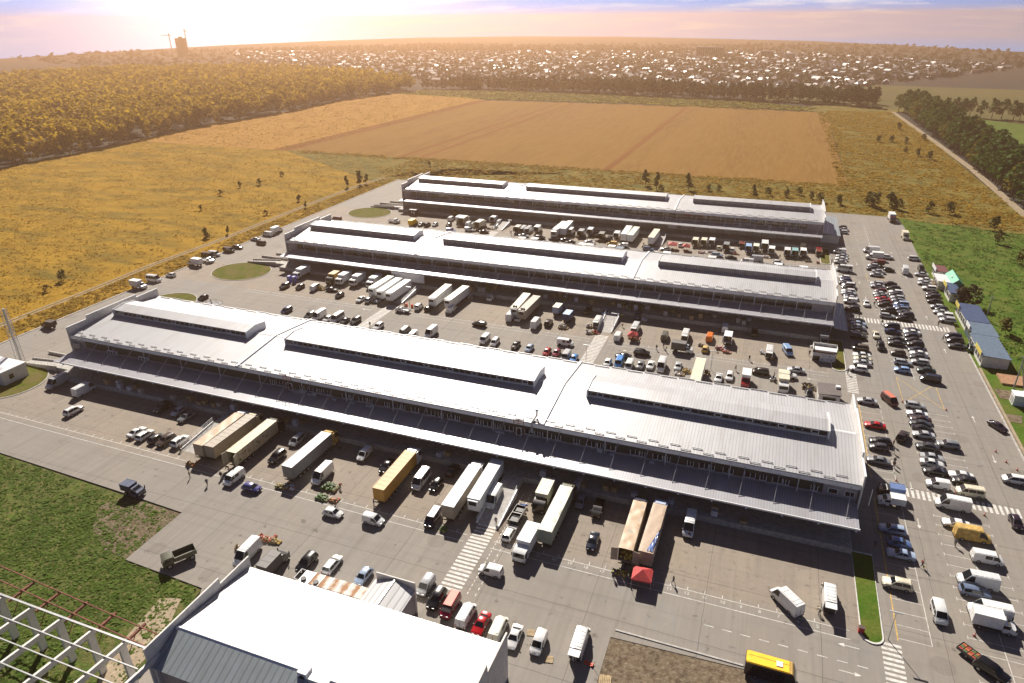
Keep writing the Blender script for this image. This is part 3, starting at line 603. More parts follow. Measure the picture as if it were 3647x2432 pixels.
MB().box(-2.4,2.4,-2.9,2.9,0,2.6).obj('wall', M('wall cream'), T); MB().extr([(-2.6,2.62),(2.6,2.95),(2.6,3.1),(-2.6,2.77)], 'y', -3.1, 3.1).obj('roof', M('roof brown'), T); MB().box(1.4,2.4,.4,1.5,2.95,3.6).obj('roof_box', M('white metal'), T); MB().box(-1.5,1.5,-2.96,-2.91,.9,2.1).obj('window', M('glass dark'), T)
T = thing('guard_cabin', 'small brown cabin in shade at the back yard left end', 'hut', (-160,291.2,0)); MB().box(-1.7,1.7,-1.3,1.3,0,2.5).obj('wall', M('brick dark'), T); MB().box(-1.9,1.9,-1.5,1.5,2.5,2.7).obj('roof', M('wall cream'), T); MB().box(-.9,-.3,-1.36,-1.31,.9,1.9).obj('window', M('white metal'), T); MB().box(.4,1.0,-1.36,-1.31,.5,1.9).obj('window', M('white metal'), T)
# kiosks along the right edge of the lot
def kiosk(label, x0, x1, y0, y1, h, roof, wall='wall cream', sign=None, gable=False, porch=0):
    T = thing('kiosk', label, 'kiosk', (0,0,0), 0, 'kiosks along the lot')
    MB().box(x0,x1,y0,y1,-.3,h).obj('wall', M(wall), T)
    if gable: MB().extr([(x0-.2,h),(x1+.2,h),((x0+x1)/2,h+1.8)], 'y', y0-.3, y1+.3).obj('roof', M(roof), T)
    else: MB().extr([(x0-.4-porch,h+.28),(x1+.3,h+.02),(x1+.3,h+.17),(x0-.4-porch,h+.43)], 'y', y0-.3, y1+.3).obj('roof', M(roof), T)
    n = max(1, int((y1-y0)/2.4))
    for i in range(n):
        a = y0+.4+i*(y1-y0)/n; b = a+(y1-y0)/n-.8
        W = MB().box(x0-.06,x0-.01,a,b,.7,h-.5).obj('shop_window', M('glass dark'), T)
        m = MB(); m.box(x0-.1,x0-.061,a,a+.08,.7,h-.5); m.box(x0-.1,x0-.061,b-.08,b,.7,h-.5); m.box(x0-.1,x0-.061,(a+b)/2-.03,(a+b)/2+.03,.7,h-.5); m.box(x0-.1,x0-.061,a,b,h-.55,h-.5); m.obj('window_frame', M('white metal'), W)
    if sign:
        mm, a, b = sign; MB().box(x0-.55,x0-.42,a,b,h+.0,h+1.2).obj('signboard', M(mm), T)
    return T
kiosk('kiosk with maroon roof, farthest in the row', 61.0,64.4,271.2,278.6,2.8,'roof maroon','wall cream',('white metal',271.4,278.4))
kiosk('white flat canopy kiosk beside the green roof', 59.9,63.2,260.6,268.6,2.6,'white metal','wall cream')
K = kiosk('gabled kiosk with bright green roof', 63.6,67.2,259.6,270.4,2.6,'roof green','roof green',None,True)
MB().box(64.0,64.9,264.2,265.0,3.72,3.8).obj('roof_emblem', M('white metal'), K).rotation_euler = (0,0,0)
kiosk('kiosk with pale green sign and blue roof beside the big bush', 61.6,64.6,249.2,259.4,2.7,'roof blue','wall cream',('sign yellow',254.5,260.0))
kiosk('longest kiosk with dark blue roof beyond the big bush', 61.7,67.4,224.4,239.2,2.8,'roof blue','wall cream',('sign yellow',234.5,239.4))
kiosk('kiosk with paler blue roof and white sign', 61.5,67.6,214.6,223.8,2.7,'roof blue pale','roof blue',('white metal',218.0,222.4))
kiosk('nearest kiosk with blue green roof over a glazed end', 60.7,67.0,199.0,213.9,2.7,'roof blue pale','wall cream',('sign yellow',199.5,206))
T = thing('market_stall_goods', 'heaps of sacks and furniture in front of the white canopy kiosk', 'goods', (59.6,262,0))
m = MB()
for i in range(26): m.lump((random.uniform(-.9,.2), random.uniform(-4,5), random.uniform(.2,.9)), random.uniform(.3,.6))
m.obj('sacks', M('sack'), T)
T = thing('substation', 'white transformer cabinet with insulators right of the kerb', 'electrical cabinet', (64.6,179.4,-.3))
MB().box(-1.3,1.2,-1.4,1.4,0,2.7).obj('cabinet', M('white metal'), T); MB().box(-1.36,-1.31,-.9,.9,.4,2.1).obj('grille', M('door grey'), T); MB().box(1.0,1.9,.6,1.4,0,5.2).obj('mast_box', M('wall cream'), T)
for i in range(3): MB().tube((1.2+i*.25,1.0,5.2),(1.2+i*.25,1.0,5.9),.08,n=6).obj('insulator', M('white metal'), T)
MB().box(-1.5,1.4,-1.6,1.6,2.7,2.85).obj('roof', M('white metal'), T)
tag(MB().box(63.6,72,189.2,195.0,-.3,.25).obj('brown_platform', plain('brown slab', (.36,.19,.10), .85, 0, .2)), 'flat brown slab in the grass by the leaning pole', 'slab')
sheet('dug_pit', [(61.2,186.2),(66,185.9),(63.2,180.8),(61.5,181)], -.2, 'bare soil'); sheet('dug_pit', [(60.9,172.9),(64.2,172.9),(63.2,169),(60.2,169)], -.2, 'bare soil')
T = thing('utility_pole', 'concrete pole with slanted stay beside the brown slab', 'utility pole', (65.9,187.8,-.3))
MB().tube((0,0,0),(0,0,9.5),.2,.13,n=8).obj('pole', M('concrete trim'), T); MB().tube((2.2,-.3,0),(.1,0,7),.14,n=6).obj('stay', M('concrete trim'), T); MB().box(-.9,.9,-.06,.06,8.9,9.05).obj('crossarm', M('galvanised'), T)
T = thing('utility_pole', 'thin concrete pole behind the longest kiosk', 'utility pole', (69.6,236,-.3)); MB().tube((0,0,0),(0,0,8),.16,.1,n=8).obj('pole', M('concrete trim'), T); MB().box(-.7,.7,-.05,.05,7.4,7.52).obj('crossarm', M('galvanised'), T)
for x, y, lb in ((-38,188.6,'slim lamp pole at the ramp of the middle yard'),(-40.2,164.4,'slim lamp pole at the lower end of the middle zebra crossing'),(-107.5,188.2,'lamp pole beside the ramp with red barrels'),(-104.9,277.3,'lamp pole beside the back yard ramp'),(-7.6,172.1,'lamp pole beside the long white half-hidden trailer'),(26.9,90.2,'sign post on the near grass island kerb')):
    T = thing('lamp_post', lb, 'lamp post', (x,y,0)); MB().tube((0,0,0),(0,0,5.6),.08,.05,n=6).obj('pole', M('galvanised'), T); MB().box(-.9,.9,-.12,.12,5.55,5.7).obj('lamp_head', M('galvanised'), T)
# type, x, y, heading, colour, options, label, row
VEH = [
('tallvan', -167.0, 106.0, -91.2, 'silver', {}, 'silver panel van parked at the left end of the loading canopy', None),
('tallvan', -156.7, 105.4, 90.2, 'white', {}, "long white panel van with its cab in the canopy shade, yard's left end", None),
('suv', -150.5, 97.1, 89.4, 'white', {}, "lone white estate-backed car in the open at the front yard's left end", None),
('suv', -131.1, 105.6, -89.5, 'black', {}, 'black off-roader in the shade left of two smaller shaded cars', None),
('hatch', -126.1, 105.5, -89.4, 'silver', {}, 'silver hatchback in the canopy shade beside the black off-roader', None),
('sedan', -122.4, 104.2, -91.9, 'grey', {}, 'grey saloon half out of the canopy shade near the ramp', None),
('sedan', -128.2, 95.1, 87.9, 'white', {}, 'white saloon first in the row of five beside the left ramp', None),
('estate', -125.5, 94.8, 91.5, 'white', {}, 'boxy white estate car second in the row of five by the ramp', None),
('hatch', -121.9, 94.6, 88.9, 'dgrey', {}, 'dark hatchback in the middle of the row of five by the ramp', None),
('suv', -119.1, 94.6, -91.2, 'brown', {}, 'dark brown off-roader with roof rails beside the white car at the ramp', None),
('suv', -115.9, 95.5, 92.2, 'white', {}, 'white crossover right against the left ramp in the row of five', None),
('boxvan', -111.0, 78.1, -0.1, 'dblue', {}, 'dark blue box van alone at the weedy edge of the front yard', None),
('semi', -107.0, 98.7, 91.5, 'tan', {}, 'leftmost articulated lorry with crumpled tan tarpaulin roof beside the ramp', None),
('semi', -104.1, 99.0, 89.9, 'greybeige', {'cab': 'beige'}, 'articulated lorry with grey beige roof touching the crumpled tan one', None),
('semi_open', -98.1, 98.9, 90.6, 'beige', {'cab': 'black'}, 'lorry with open slatted sides showing green produce and a black cab', None),
('semi', -83.6, 98.6, 88.5, 'white', {'cab': 'yellow', 'side': 'grey'}, 'white-roofed articulated lorry with yellow cab', None),
('semi', -62.5, 98.5, 90.6, 'mustard', {'cab': 'white'}, 'mustard-coloured articulated lorry with white cab', None),
('mpv', -91.2, 104.7, -88.4, 'silver', {}, 'silver people carrier in the shade between two articulated lorries', None),
('suv', -91.3, 97.8, -89.9, 'black', {}, 'black crossover in the sun between two articulated lorries', None),
('minivan', -73.9, 104.9, -88.9, 'white', {}, 'small white van standing at the shade line left of the mustard lorry', None),
('sedan', -67.3, 103.0, -89.2, 'black', {}, 'black saloon with sun glinting on its roof left of the mustard lorry', None),
('van', -94.9, 88.5, -91.9, 'white', {}, 'white van with ribbed roof behind the open-sided produce lorry', None),
('hatch', -89.3, 87.1, 1.1, 'purple', {}, 'shiny blue violet hatchback driving across the front yard', None),
('tallvan', -78.1, 95.4, -89.6, 'white', {}, 'white high-roofed van beside the loaded melon trailer', None),
('hatch', -69.3, 86.0, -0.9, 'white', {}, 'silver white hatchback driving behind the mustard lorry', None),
('minivan', -60.9, 86.8, -2.1, 'white2', {}, "white leisure van driving right behind the mustard lorry's rear", None),
('minibus', -58.0, 100.7, -88.4, 'white', {}, 'white narrow minibus right of the mustard lorry', None),
('hatch', -54.6, 100.7, -90.1, 'black', {}, 'glossy black hatchback with sun flare beside the white minibus', None),
('semi', -47.7, 98.4, 91.0, 'white', {'cab': 'white', 'side': 'greybeige'}, 'white articulated lorry with white cab and closed beige rear doors', None),
('trailer', -44.1, 102.0, -88.3, 'white2', {}, 'white refrigerated trailer with cooling unit facing the yard', None),
('tallvan', -41.9, 100.4, -89.1, 'white', {}, 'white sprinter van tucked beside the refrigerated trailer', None),
('van', -50.5, 91.0, -88.1, 'navy', {'roof': 'white'}, 'dark van with a white roof left of the closed beige rear doors', None),
('sedan', -53.6, 106.4, 89.5, 'black', {}, 'black car lost in the deep canopy shade beside the white lorry', None),
('bigtruck', -32.5, 103.1, -88.7, 'black', {'box': 'cream'}, 'black lorry with pale yellow box roof by the right ramp', None),
('semi', -28.4, 98.1, 89.8, 'tarpwhite', {'cab': 'olive', 'side': 'palegreen'}, 'lorry with billowing white tarpaulin roof and open rear', None),
('hatch', -25.6, 105.4, -88.1, 'grey', {}, 'grey hatchback in the shade right of the tarpaulin lorry', None),
('pickup', -21.9, 104.5, -88.3, 'black', {}, 'black pickup in the shade right of the grey hatchback', None),
('bigtruck', -31.3, 89.5, -91.8, 'white', {'box': 'white'}, 'white box lorry facing the camera behind the tarpaulin lorry', None),
('estate', -35.5, 92.3, 88.4, 'white', {}, 'white estate car at the foot of the right ramp', None),
('openbed', -35.7, 96.8, 88.8, 'black', {}, 'dark open trailer of black crates ahead of the white estate car', None),
('sedan', -20.6, 95.3, -88.0, 'navy', {}, 'dark navy saloon alone in the sun right of the tarpaulin lorry', None),
('minivan', -35.1, 82.2, 179.7, 'white', {}, 'small white delivery van driving left past the zebra crossing', None),
('semi_rear', -14.1, 98.4, 90.6, 'tan', {'cab': 'navy'}, 'articulated lorry with beige roof and open rear showing yellow sacks', None),
('semi', -10.6, 98.8, 89.1, 'tan2', {'cab': 'paleblue'}, 'articulated lorry with blue tarpaulin torn over its right side', None),
('tallvan', -4.8, 105.3, -90.0, 'white', {}, 'white camper-like van in the shade right of the blue tarpaulin lorry', None),
('tallvan', 12.2, 92.1, 133.5, 'white', {}, 'white van parked askew with its side door open', None),
('bus', 10.1, 77.2, -0.5, 'yellow', {}, 'yellow-roofed dark purple bus at the bottom of the picture', None),
('vanopen', 18.6, 95.3, 89.3, 'white', {}, 'white van with raised tailgate beside the grass island', None),
('suv', 29.4, 102.4, 180.4, 'cream', {}, 'cream crossover with sun flashing on its windscreen by the grass island', None),
('estate', 30.3, 117.2, 180.4, 'silverblue', {}, 'pale blue estate car in the shade of the warehouse corner', None),
('hatch', 31.0, 113.6, 1.8, 'blue', {}, 'blue hatchback between the pale blue estate and a silver saloon', None),
('sedan', 30.9, 110.5, 180.8, 'silverblue', {}, 'silver saloon with dark glass roof at the warehouse shade edge', None),
('boxvan', 30.9, 125.5, 181.9, 'white', {}, 'small white box pickup in the warehouse shadow by the zebra crossing', None),
('boxvan', 31.2, 128.9, 181.6, 'black', {'box': 'blue'}, 'black pickup with pale blue cover in the warehouse shadow', None),
('tallvan', 43.5, 119.9, 2.2, 'yellow', {}, 'bright yellow high-roofed van in the lot', None),
('sedan', 41.5, 122.9, 180.8, 'white', {}, 'white saloon with glaring windscreen behind the yellow van', None),
('tallvan', 41.9, 128.6, 178.5, 'white', {}, 'long white van with black side window below the zebra crossing', None),
('van', 44.7, 114.3, 1.6, 'white', {}, 'white transporter with ribbed roof in the right-hand lot', None),
('tallvan', 41.9, 107.4, 182.0, 'white2', {}, 'white van with a round roof vent parked above the old blue estate', None),
('estate', 41.1, 105.0, 1.8, 'bluegrey', {}, 'old blue grey estate squeezed below the white vented van', None),
('estatevan', 34.8, 97.9, -89.7, 'white', {}, 'white windowed van driving towards the camera in the right-hand lot', None),
('tallvan', 42.2, 100.6, 180.9, 'white', {}, 'white long van half hidden behind the white box lorry', None),
('boxtruck', 42.1, 98.1, -1.3, 'white', {}, 'white box lorry with its cab at the right picture edge', None),
('suv', 40.0, 88.5, -36.4, 'black', {}, 'black off-roader towing position at the bottom right corner', None),
('hatch', 52.0, 127.1, -88.5, 'darkpurple', {}, 'dark purple hatchback driving towards the camera at the right edge', None),
('mpv', 55.3, 142.0, 180.3, 'white', {}, 'white people carrier cut by the right picture edge', None),
('sedan', 30.1, 166.8, 179.1, 'silver', {}, "silver saloon with dark roof by the near warehouse's back corner", None),
('sedan', 30.8, 155.2, 178.1, 'red', {}, "bright red saloon alone against the near warehouse's end", None),
('estate', 31.3, 148.4, 181.6, 'black', {}, 'black estate in front of a dark grey car at the warehouse end', None),
('hatch', 30.7, 145.7, 182.2, 'dgrey', {}, 'dark grey hatchback nose-in beside two standing people', None),
('sedan', 30.1, 140.2, 178.2, 'grey', {}, 'grey saloon nearest the zebra crossing at the warehouse end', None),
('van', 35.3, 169.0, -63.2, 'dred', {'roof': 'salmon'}, 'dark red van with a faded salmon roof turning into the lot', None),
('suv', 36.2, 152.3, 66.8, 'darkbrown', {}, 'dark maroon off-roader driving towards the camera between rows', None),
('sedan', 57.1, 164.2, -58.1, 'darkpurple', {}, 'dark maroon saloon leaving along the kerb, right edge', None),
('estate', 40.8, 168.4, 1.3, 'silver', {}, 'silver estate car farthest away in the lower double row, before the white saloon', 'L'),
('sedan', 40.6, 164.1, 179.6, 'white', {}, 'white saloon between silver estate car and orange-roofed saloon, lower double row', 'L'),
('sedan', 41.0, 161.7, 178.5, 'orange2', {}, 'orange-roofed saloon between white saloon and dark grey saloon, lower double row', 'L'),
('sedan', 40.6, 159.5, 179.1, 'dgrey', {}, 'dark grey saloon between orange-roofed saloon and black saloon, lower double row', 'L'),
('sedan', 40.9, 157.2, 1.2, 'black', {}, 'black saloon between dark grey saloon and silver saloon, lower double row', 'L'),
('sedan', 40.6, 154.5, 181.6, 'silver', {}, 'silver saloon between black saloon and dark grey saloon, lower double row', 'L'),
('sedan', 40.7, 149.5, 178.0, 'dgrey', {}, 'dark grey saloon between silver saloon and silver saloon, lower double row', 'L'),
('sedan', 41.0, 145.3, 0.5, 'silver', {}, 'silver saloon between dark grey saloon and white saloon, lower double row', 'L'),
('sedan', 40.6, 142.9, -2.0, 'white', {}, 'white saloon between silver saloon and black saloon, lower double row', 'L'),
('sedan', 40.7, 139.9, 181.0, 'black', {}, 'black saloon between white saloon and white small van, lower double row', 'L'),
('minivan', 40.4, 135.0, 179.3, 'white', {}, 'white small van nearest in the lower double row, after the black saloon', 'L'),
('suv', 45.0, 151.7, 181.7, 'grey', {}, 'grey off-roader standing alone in the right half of the double bays', None),
('sedan', 45.4, 140.1, 182.1, 'white', {}, 'white saloon above a black one near the beige minibus', None),
('suv', 45.6, 137.9, 180.0, 'black', {}, 'black crossover between the white saloon and the beige minibus', None),
('minibuslow', 45.9, 134.3, 182.2, 'cream', {}, 'beige windowed minibus beside the zebra crossing', None),
('hatch', 33.5, 331.4, 179.2, 'black', {}, 'black hatchback farthest away in the group by the annex, before the silver saloon', 'A'),
('sedan', 33.7, 328.0, 178.1, 'silver', {}, 'silver saloon between black hatchback and white estate car, group by the annex', 'A'),
('estate', 33.1, 323.6, 180.4, 'white', {}, 'white estate car nearest in the group by the annex, after the silver saloon', 'A'),
('van', 30.3, 292.5, 177.9, 'white', {}, 'white van farthest away in the kerbside column, before the silver saloon', 'K'),
('sedan', 30.9, 287.1, 178.7, 'silver', {}, 'silver saloon between white van and white saloon, kerbside column', 'K'),
('sedan', 30.5, 283.4, 179.6, 'white', {}, 'white saloon between silver saloon and silver saloon, kerbside column', 'K'),
('sedan', 29.9, 279.4, 180.5, 'silver', {}, 'silver saloon between white saloon and white minibus, kerbside column', 'K'),
('minibus', 30.7, 269.9, 178.5, 'white', {}, 'white minibus between silver saloon and white hatchback, kerbside column', 'K'),
('hatch', 30.5, 260.7, 178.0, 'white', {}, 'white hatchback between white minibus and deep blue hatchback, kerbside column', 'K'),
('hatch', 30.7, 257.8, 181.6, 'dblue', {}, 'deep blue hatchback between white hatchback and dark blue saloon, kerbside column', 'K'),
('sedan', 30.4, 255.1, 179.2, 'navy', {}, 'dark blue saloon between deep blue hatchback and white people carrier, kerbside column', 'K'),
('mpv', 31.2, 252.5, 182.0, 'white', {}, 'white people carrier between dark blue saloon and black saloon, kerbside column', 'K'),
('sedan', 31.0, 250.3, 181.7, 'black', {}, 'black saloon between white people carrier and white estate car, kerbside column', 'K'),
('estate', 30.8, 246.5, 179.5, 'white', {}, 'white estate car between black saloon and silver saloon, kerbside column', 'K'),
('sedan', 30.6, 244.1, 179.8, 'silver', {}, 'silver saloon between white estate car and dark blue saloon, kerbside column', 'K'),
('sedan', 31.1, 242.0, 180.1, 'navy', {}, 'dark blue saloon between silver saloon and silver saloon, kerbside column', 'K'),
('sedan', 31.1, 239.8, 180.6, 'silver', {}, 'silver saloon between dark blue saloon and white small van, kerbside column', 'K'),
('minivan', 30.7, 236.4, 180.4, 'white', {}, 'white small van between silver saloon and black off-roader, kerbside column', 'K'),
('suv', 30.9, 229.4, 180.3, 'black', {}, 'black off-roader between white small van and dark grey saloon, kerbside column', 'K'),
('sedan', 31.6, 219.6, 180.5, 'dgrey', {}, 'dark grey saloon between black off-roader and pale blue saloon, kerbside column', 'K'),
('sedan', 31.9, 217.3, 1.9, 'silverblue', {}, 'pale blue saloon between dark grey saloon and silver hatchback, kerbside column', 'K'),
('hatch', 31.6, 214.5, 0.0, 'silver', {}, 'silver hatchback between pale blue saloon and dark blue saloon, kerbside column', 'K'),
('sedan', 31.6, 212.3, -0.3, 'navy', {}, 'dark blue saloon between silver hatchback and olive saloon, kerbside column', 'K'),
('sedan', 31.2, 209.7, 1.0, 'olive', {}, 'olive saloon between dark blue saloon and black off-roader, kerbside column', 'K'),
('suv', 31.0, 207.0, -1.2, 'black', {}, 'black off-roader between olive saloon and brown people carrier, kerbside column', 'K'),
('mpv', 31.0, 198.8, 179.1, 'brown', {}, 'brown people carrier between black off-roader and white saloon, kerbside column', 'K'),
('sedan', 30.9, 193.9, 182.1, 'white', {}, 'white saloon between brown people carrier and cream saloon, kerbside column', 'K'),
('sedan', 30.9, 191.4, 180.1, 'cream', {}, 'cream saloon between white saloon and silver saloon, kerbside column', 'K'),
('sedan', 30.7, 188.9, 180.2, 'silver', {}, 'silver saloon between cream saloon and white off-roader, kerbside column', 'K'),
('suv', 29.5, 184.5, 177.9, 'white', {}, 'white off-roader nearest in the kerbside column, after the silver saloon', 'K'),
('sedan', 36.1, 210.1, -90.4, 'cream', {}, 'cream saloon driving down the lane between the parking columns', None),
('suv', 36.5, 201.8, -89.6, 'black', {}, 'black car following the cream saloon down the lane', None),
('sedan', 35.6, 236.2, -92.1, 'white', {}, 'white saloon driving past a walking man above the upper zebra crossing', None),
('tallvan', 42.2, 297.8, 180.5, 'white', {}, 'white van farthest up the middle double row', None),
('boxtruck', 42.6, 288.9, 180.6, 'white', {}, 'white box van above the dark red box van in the double row', None),
('suv', 47.4, 291.3, -1.9, 'white', {}, 'white off-roader tail to tail with the white box van', None),
('boxvan', 43.1, 280.9, 180.6, 'dred', {}, 'dark red box van in the middle double row', None),
('hatch', 46.3, 275.1, -0.1, 'darkgreen', {}, 'dark car tail to tail with the silver car below the red box van', None),
('hatch', 41.3, 278.3, 180.8, 'silver', {}, 'silver hatchback farthest away in the upper left column, before the dark blue saloon', 'M'),
('sedan', 40.9, 274.9, 179.4, 'navy', {}, 'dark blue saloon between silver hatchback and silver saloon, upper left column', 'M'),
('sedan', 42.6, 271.8, 0.9, 'silver', {}, 'silver saloon between dark blue saloon and silver saloon, upper left column', 'M'),
('sedan', 41.4, 267.9, 181.0, 'silver', {}, 'silver saloon between silver saloon and silver estate car, upper left column', 'M'),
('estate', 40.7, 257.8, 177.9, 'silver', {}, 'silver estate car between silver saloon and silver saloon, upper left column', 'M'),
('sedan', 40.6, 254.9, 178.1, 'silver', {}, 'silver saloon between silver estate car and dark red hatchback, upper left column', 'M'),
('hatch', 41.1, 250.3, 180.8, 'dred', {}, 'dark red hatchback between silver saloon and silver saloon, upper left column', 'M'),
('sedan', 40.6, 247.2, 182.0, 'silver', {}, 'silver saloon between dark red hatchback and grey saloon, upper left column', 'M'),
('sedan', 40.9, 244.8, 178.9, 'grey', {}, 'grey saloon between silver saloon and red saloon, upper left column', 'M'),
('sedan', 40.9, 242.2, 179.8, 'red', {}, 'red saloon between grey saloon and dark red saloon, upper left column', 'M'),
('sedan', 41.3, 239.9, 180.4, 'dred', {}, 'dark red saloon between red saloon and dark brown saloon, upper left column', 'M'),
('sedan', 41.2, 237.2, 179.2, 'darkbrown', {}, 'dark brown saloon between dark red saloon and black off-roader, upper left column', 'M'),
('suv', 41.6, 231.8, 179.4, 'black', {}, 'black off-roader between dark brown saloon and silver estate car, upper left column', 'M'),
('estate', 40.8, 227.0, -0.8, 'silver', {}, 'silver estate car between black off-roader and dark blue people carrier, upper left column', 'M'),
('mpv', 41.2, 218.4, 179.4, 'navy', {}, 'dark blue people carrier between silver estate car and navy saloon, upper left column', 'M'),
('sedan', 41.0, 214.5, 0.4, 'navy2', {}, 'navy saloon between dark blue people carrier and black saloon, upper left column', 'M'),
('sedan', 41.2, 208.6, 179.1, 'black', {}, 'black saloon between navy saloon and dark grey saloon, upper left column', 'M'),
('sedan', 40.9, 205.7, 179.5, 'dgrey', {}, 'dark grey saloon between black saloon and brown hatchback, upper left column', 'M'),
('hatch', 40.6, 199.0, 181.2, 'brown', {}, 'brown hatchback between dark grey saloon and silver estate car, upper left column', 'M'),
('estate', 41.1, 192.9, -2.1, 'silver', {}, 'silver estate car between brown hatchback and light blue hatchback, upper left column', 'M'),
('hatch', 40.3, 187.9, 180.3, 'lblue', {}, 'light blue hatchback nearest in the upper left column, after the silver estate car', 'M'),
('sedan', 44.9, 259.0, 181.0, 'black', {}, 'black saloon farthest away in the upper right column, before the black estate car', 'N'),
('estate', 45.6, 254.7, 179.2, 'black', {}, 'black estate car between black saloon and white estate car, upper right column', 'N'),
('estate', 45.9, 250.7, 178.8, 'white', {}, 'white estate car between black estate car and dark grey saloon, upper right column', 'N'),
('sedan', 45.6, 248.2, 181.3, 'dgrey', {}, 'dark grey saloon between white estate car and silver estate car, upper right column', 'N'),
('estate', 45.8, 245.2, 178.9, 'silver', {}, 'silver estate car between dark grey saloon and grey saloon, upper right column', 'N'),
('sedan', 45.8, 242.4, 178.6, 'grey', {}, 'grey saloon between silver estate car and pale blue people carrier, upper right column', 'N'),
('mpv', 46.2, 239.1, 179.7, 'silverblue', {}, 'pale blue people carrier between grey saloon and blue saloon, upper right column', 'N'),
('sedan', 45.6, 236.5, 180.9, 'blue', {}, 'blue saloon between pale blue people carrier and blue grey hatchback, upper right column', 'N'),
('hatch', 45.8, 234.8, 178.2, 'bluegrey', {}, 'blue grey hatchback between blue saloon and dark grey saloon, upper right column', 'N'),
('sedan', 46.0, 231.8, 179.2, 'dgrey', {}, 'dark grey saloon between blue grey hatchback and black off-roader, upper right column', 'N'),
('suv', 46.4, 229.4, 179.3, 'black', {}, 'black off-roader between dark grey saloon and black saloon, upper right column', 'N'),
('sedan', 45.3, 226.5, 181.5, 'black', {}, 'black saloon between black off-roader and dark grey saloon, upper right column', 'N'),
('sedan', 46.3, 217.2, 179.7, 'dgrey', {}, 'dark grey saloon between black saloon and white saloon, upper right column', 'N'),
('sedan', 46.1, 215.5, 181.6, 'white', {}, 'white saloon between dark grey saloon and dark blue hatchback, upper right column', 'N'),
('hatch', 45.8, 212.8, 178.5, 'navy', {}, 'dark blue hatchback between white saloon and black saloon, upper right column', 'N'),
('sedan', 45.8, 209.7, 179.3, 'black', {}, 'black saloon between dark blue hatchback and black off-roader, upper right column', 'N'),
('suv', 45.9, 206.5, 180.7, 'black', {}, 'black off-roader between black saloon and dark blue saloon, upper right column', 'N'),
('sedan', 45.7, 202.9, 181.7, 'navy', {}, 'dark blue saloon between black off-roader and white saloon, upper right column', 'N'),
('sedan', 45.9, 200.3, 179.8, 'white', {}, 'white saloon between dark blue saloon and dark grey saloon, upper right column', 'N'),
('sedan', 45.5, 197.8, 178.8, 'dgrey', {}, 'dark grey saloon between white saloon and silver estate car, upper right column', 'N'),
('estate', 45.5, 194.7, 178.3, 'silver', {}, 'silver estate car between dark grey saloon and dark green saloon, upper right column', 'N'),
('sedan', 46.2, 189.7, 180.1, 'darkgreen', {}, 'dark green saloon between silver estate car and dark blue van, upper right column', 'N'),
('van', 46.4, 184.4, 178.6, 'navy', {}, 'dark blue van nearest in the upper right column, after the dark green saloon', 'N'),
('mpv', 57.0, 292.7, 1.3, 'white', {}, 'white people carrier farthest away in the kiosk column, before the black off-roader', 'R'),
('suv', 57.6, 280.1, -88.5, 'black', {}, 'black off-roader between white people carrier and silver saloon, kiosk column', 'R'),
('sedan', 56.8, 273.6, 178.6, 'silver', {}, 'silver saloon between black off-roader and white saloon, kiosk column', 'R'),
('sedan', 57.2, 267.4, 179.0, 'white', {}, 'white saloon between silver saloon and silver saloon, kiosk column', 'R'),
('sedan', 56.4, 263.6, 181.4, 'silver', {}, 'silver saloon between white saloon and white off-roader, kiosk column', 'R'),
('suv', 57.1, 258.3, 180.6, 'white', {}, 'white off-roader between silver saloon and maroon saloon, kiosk column', 'R'),
('sedan', 57.5, 253.1, 181.3, 'darkpurple', {}, 'maroon saloon between white off-roader and black off-roader, kiosk column', 'R'),
('suv', 56.9, 249.6, 179.3, 'black', {}, 'black off-roader between maroon saloon and black saloon, kiosk column', 'R'),
('sedan', 56.8, 245.7, 178.4, 'black', {}, 'black saloon between black off-roader and silver hatchback, kiosk column', 'R'),
('hatch', 56.7, 240.5, 179.1, 'silver', {}, 'silver hatchback between black saloon and dark blue hatchback, kiosk column', 'R'),
('hatch', 57.7, 238.9, 181.3, 'navy', {}, 'dark blue hatchback between silver hatchback and silver saloon, kiosk column', 'R'),
('sedan', 57.1, 236.0, 179.0, 'silver', {}, 'silver saloon between dark blue hatchback and white off-roader, kiosk column', 'R'),
('suv', 57.9, 233.0, 179.3, 'white', {}, 'white off-roader between silver saloon and silver off-roader, kiosk column', 'R'),
('suv', 57.8, 229.2, 179.6, 'silver', {}, 'silver off-roader between white off-roader and dark blue people carrier, kiosk column', 'R'),
('mpv', 57.1, 216.3, 179.6, 'navy', {}, 'dark blue people carrier between silver off-roader and black people carrier, kiosk column', 'R'),
('mpv', 57.0, 213.0, 179.6, 'black', {}, 'black people carrier between dark blue people carrier and dark grey saloon, kiosk column', 'R'),
('sedan', 56.8, 209.3, 181.9, 'dgrey', {}, 'dark grey saloon nearest in the kiosk column, after the black people carrier', 'R'),
('hatch', 60.4, 209.2, -91.5, 'darkgreen', {}, 'dark green small car parked tight against the blue-roofed kiosk', None),
('tallvan', 51.6, 275.6, 87.8, 'white', {}, 'white van driving away between the lot and the kiosks', None),
('boxtruck', 57.4, 323.0, -88.0, 'cream', {}, 'beige box lorry at the hedge edge in the upper lot', None),
('bigtruck', 55.5, 352.4, -88.3, 'dred', {'box': 'white'}, "white-bodied lorry with dark red cab at the lot's far corner", None),
('boxvan', -203.7, 132.4, 182.1, 'darkbrown', {}, 'dark brown box van at the left road below the dirt track', None),
('boxtruck', -205.4, 168.3, -0.3, 'white', {}, 'white box lorry parked on the left road nearest the camera', None),
('minibus', -205.8, 175.6, 2.0, 'white', {}, 'white high-roofed van parked behind the white box lorry', None),
('hatch', -204.0, 181.8, 181.9, 'white', {}, 'small white car on the left road alone between vans', None),
('boxtruck', -204.8, 195.0, 178.8, 'white', {}, 'white box lorry with its cab at the left by the grass circle', None),
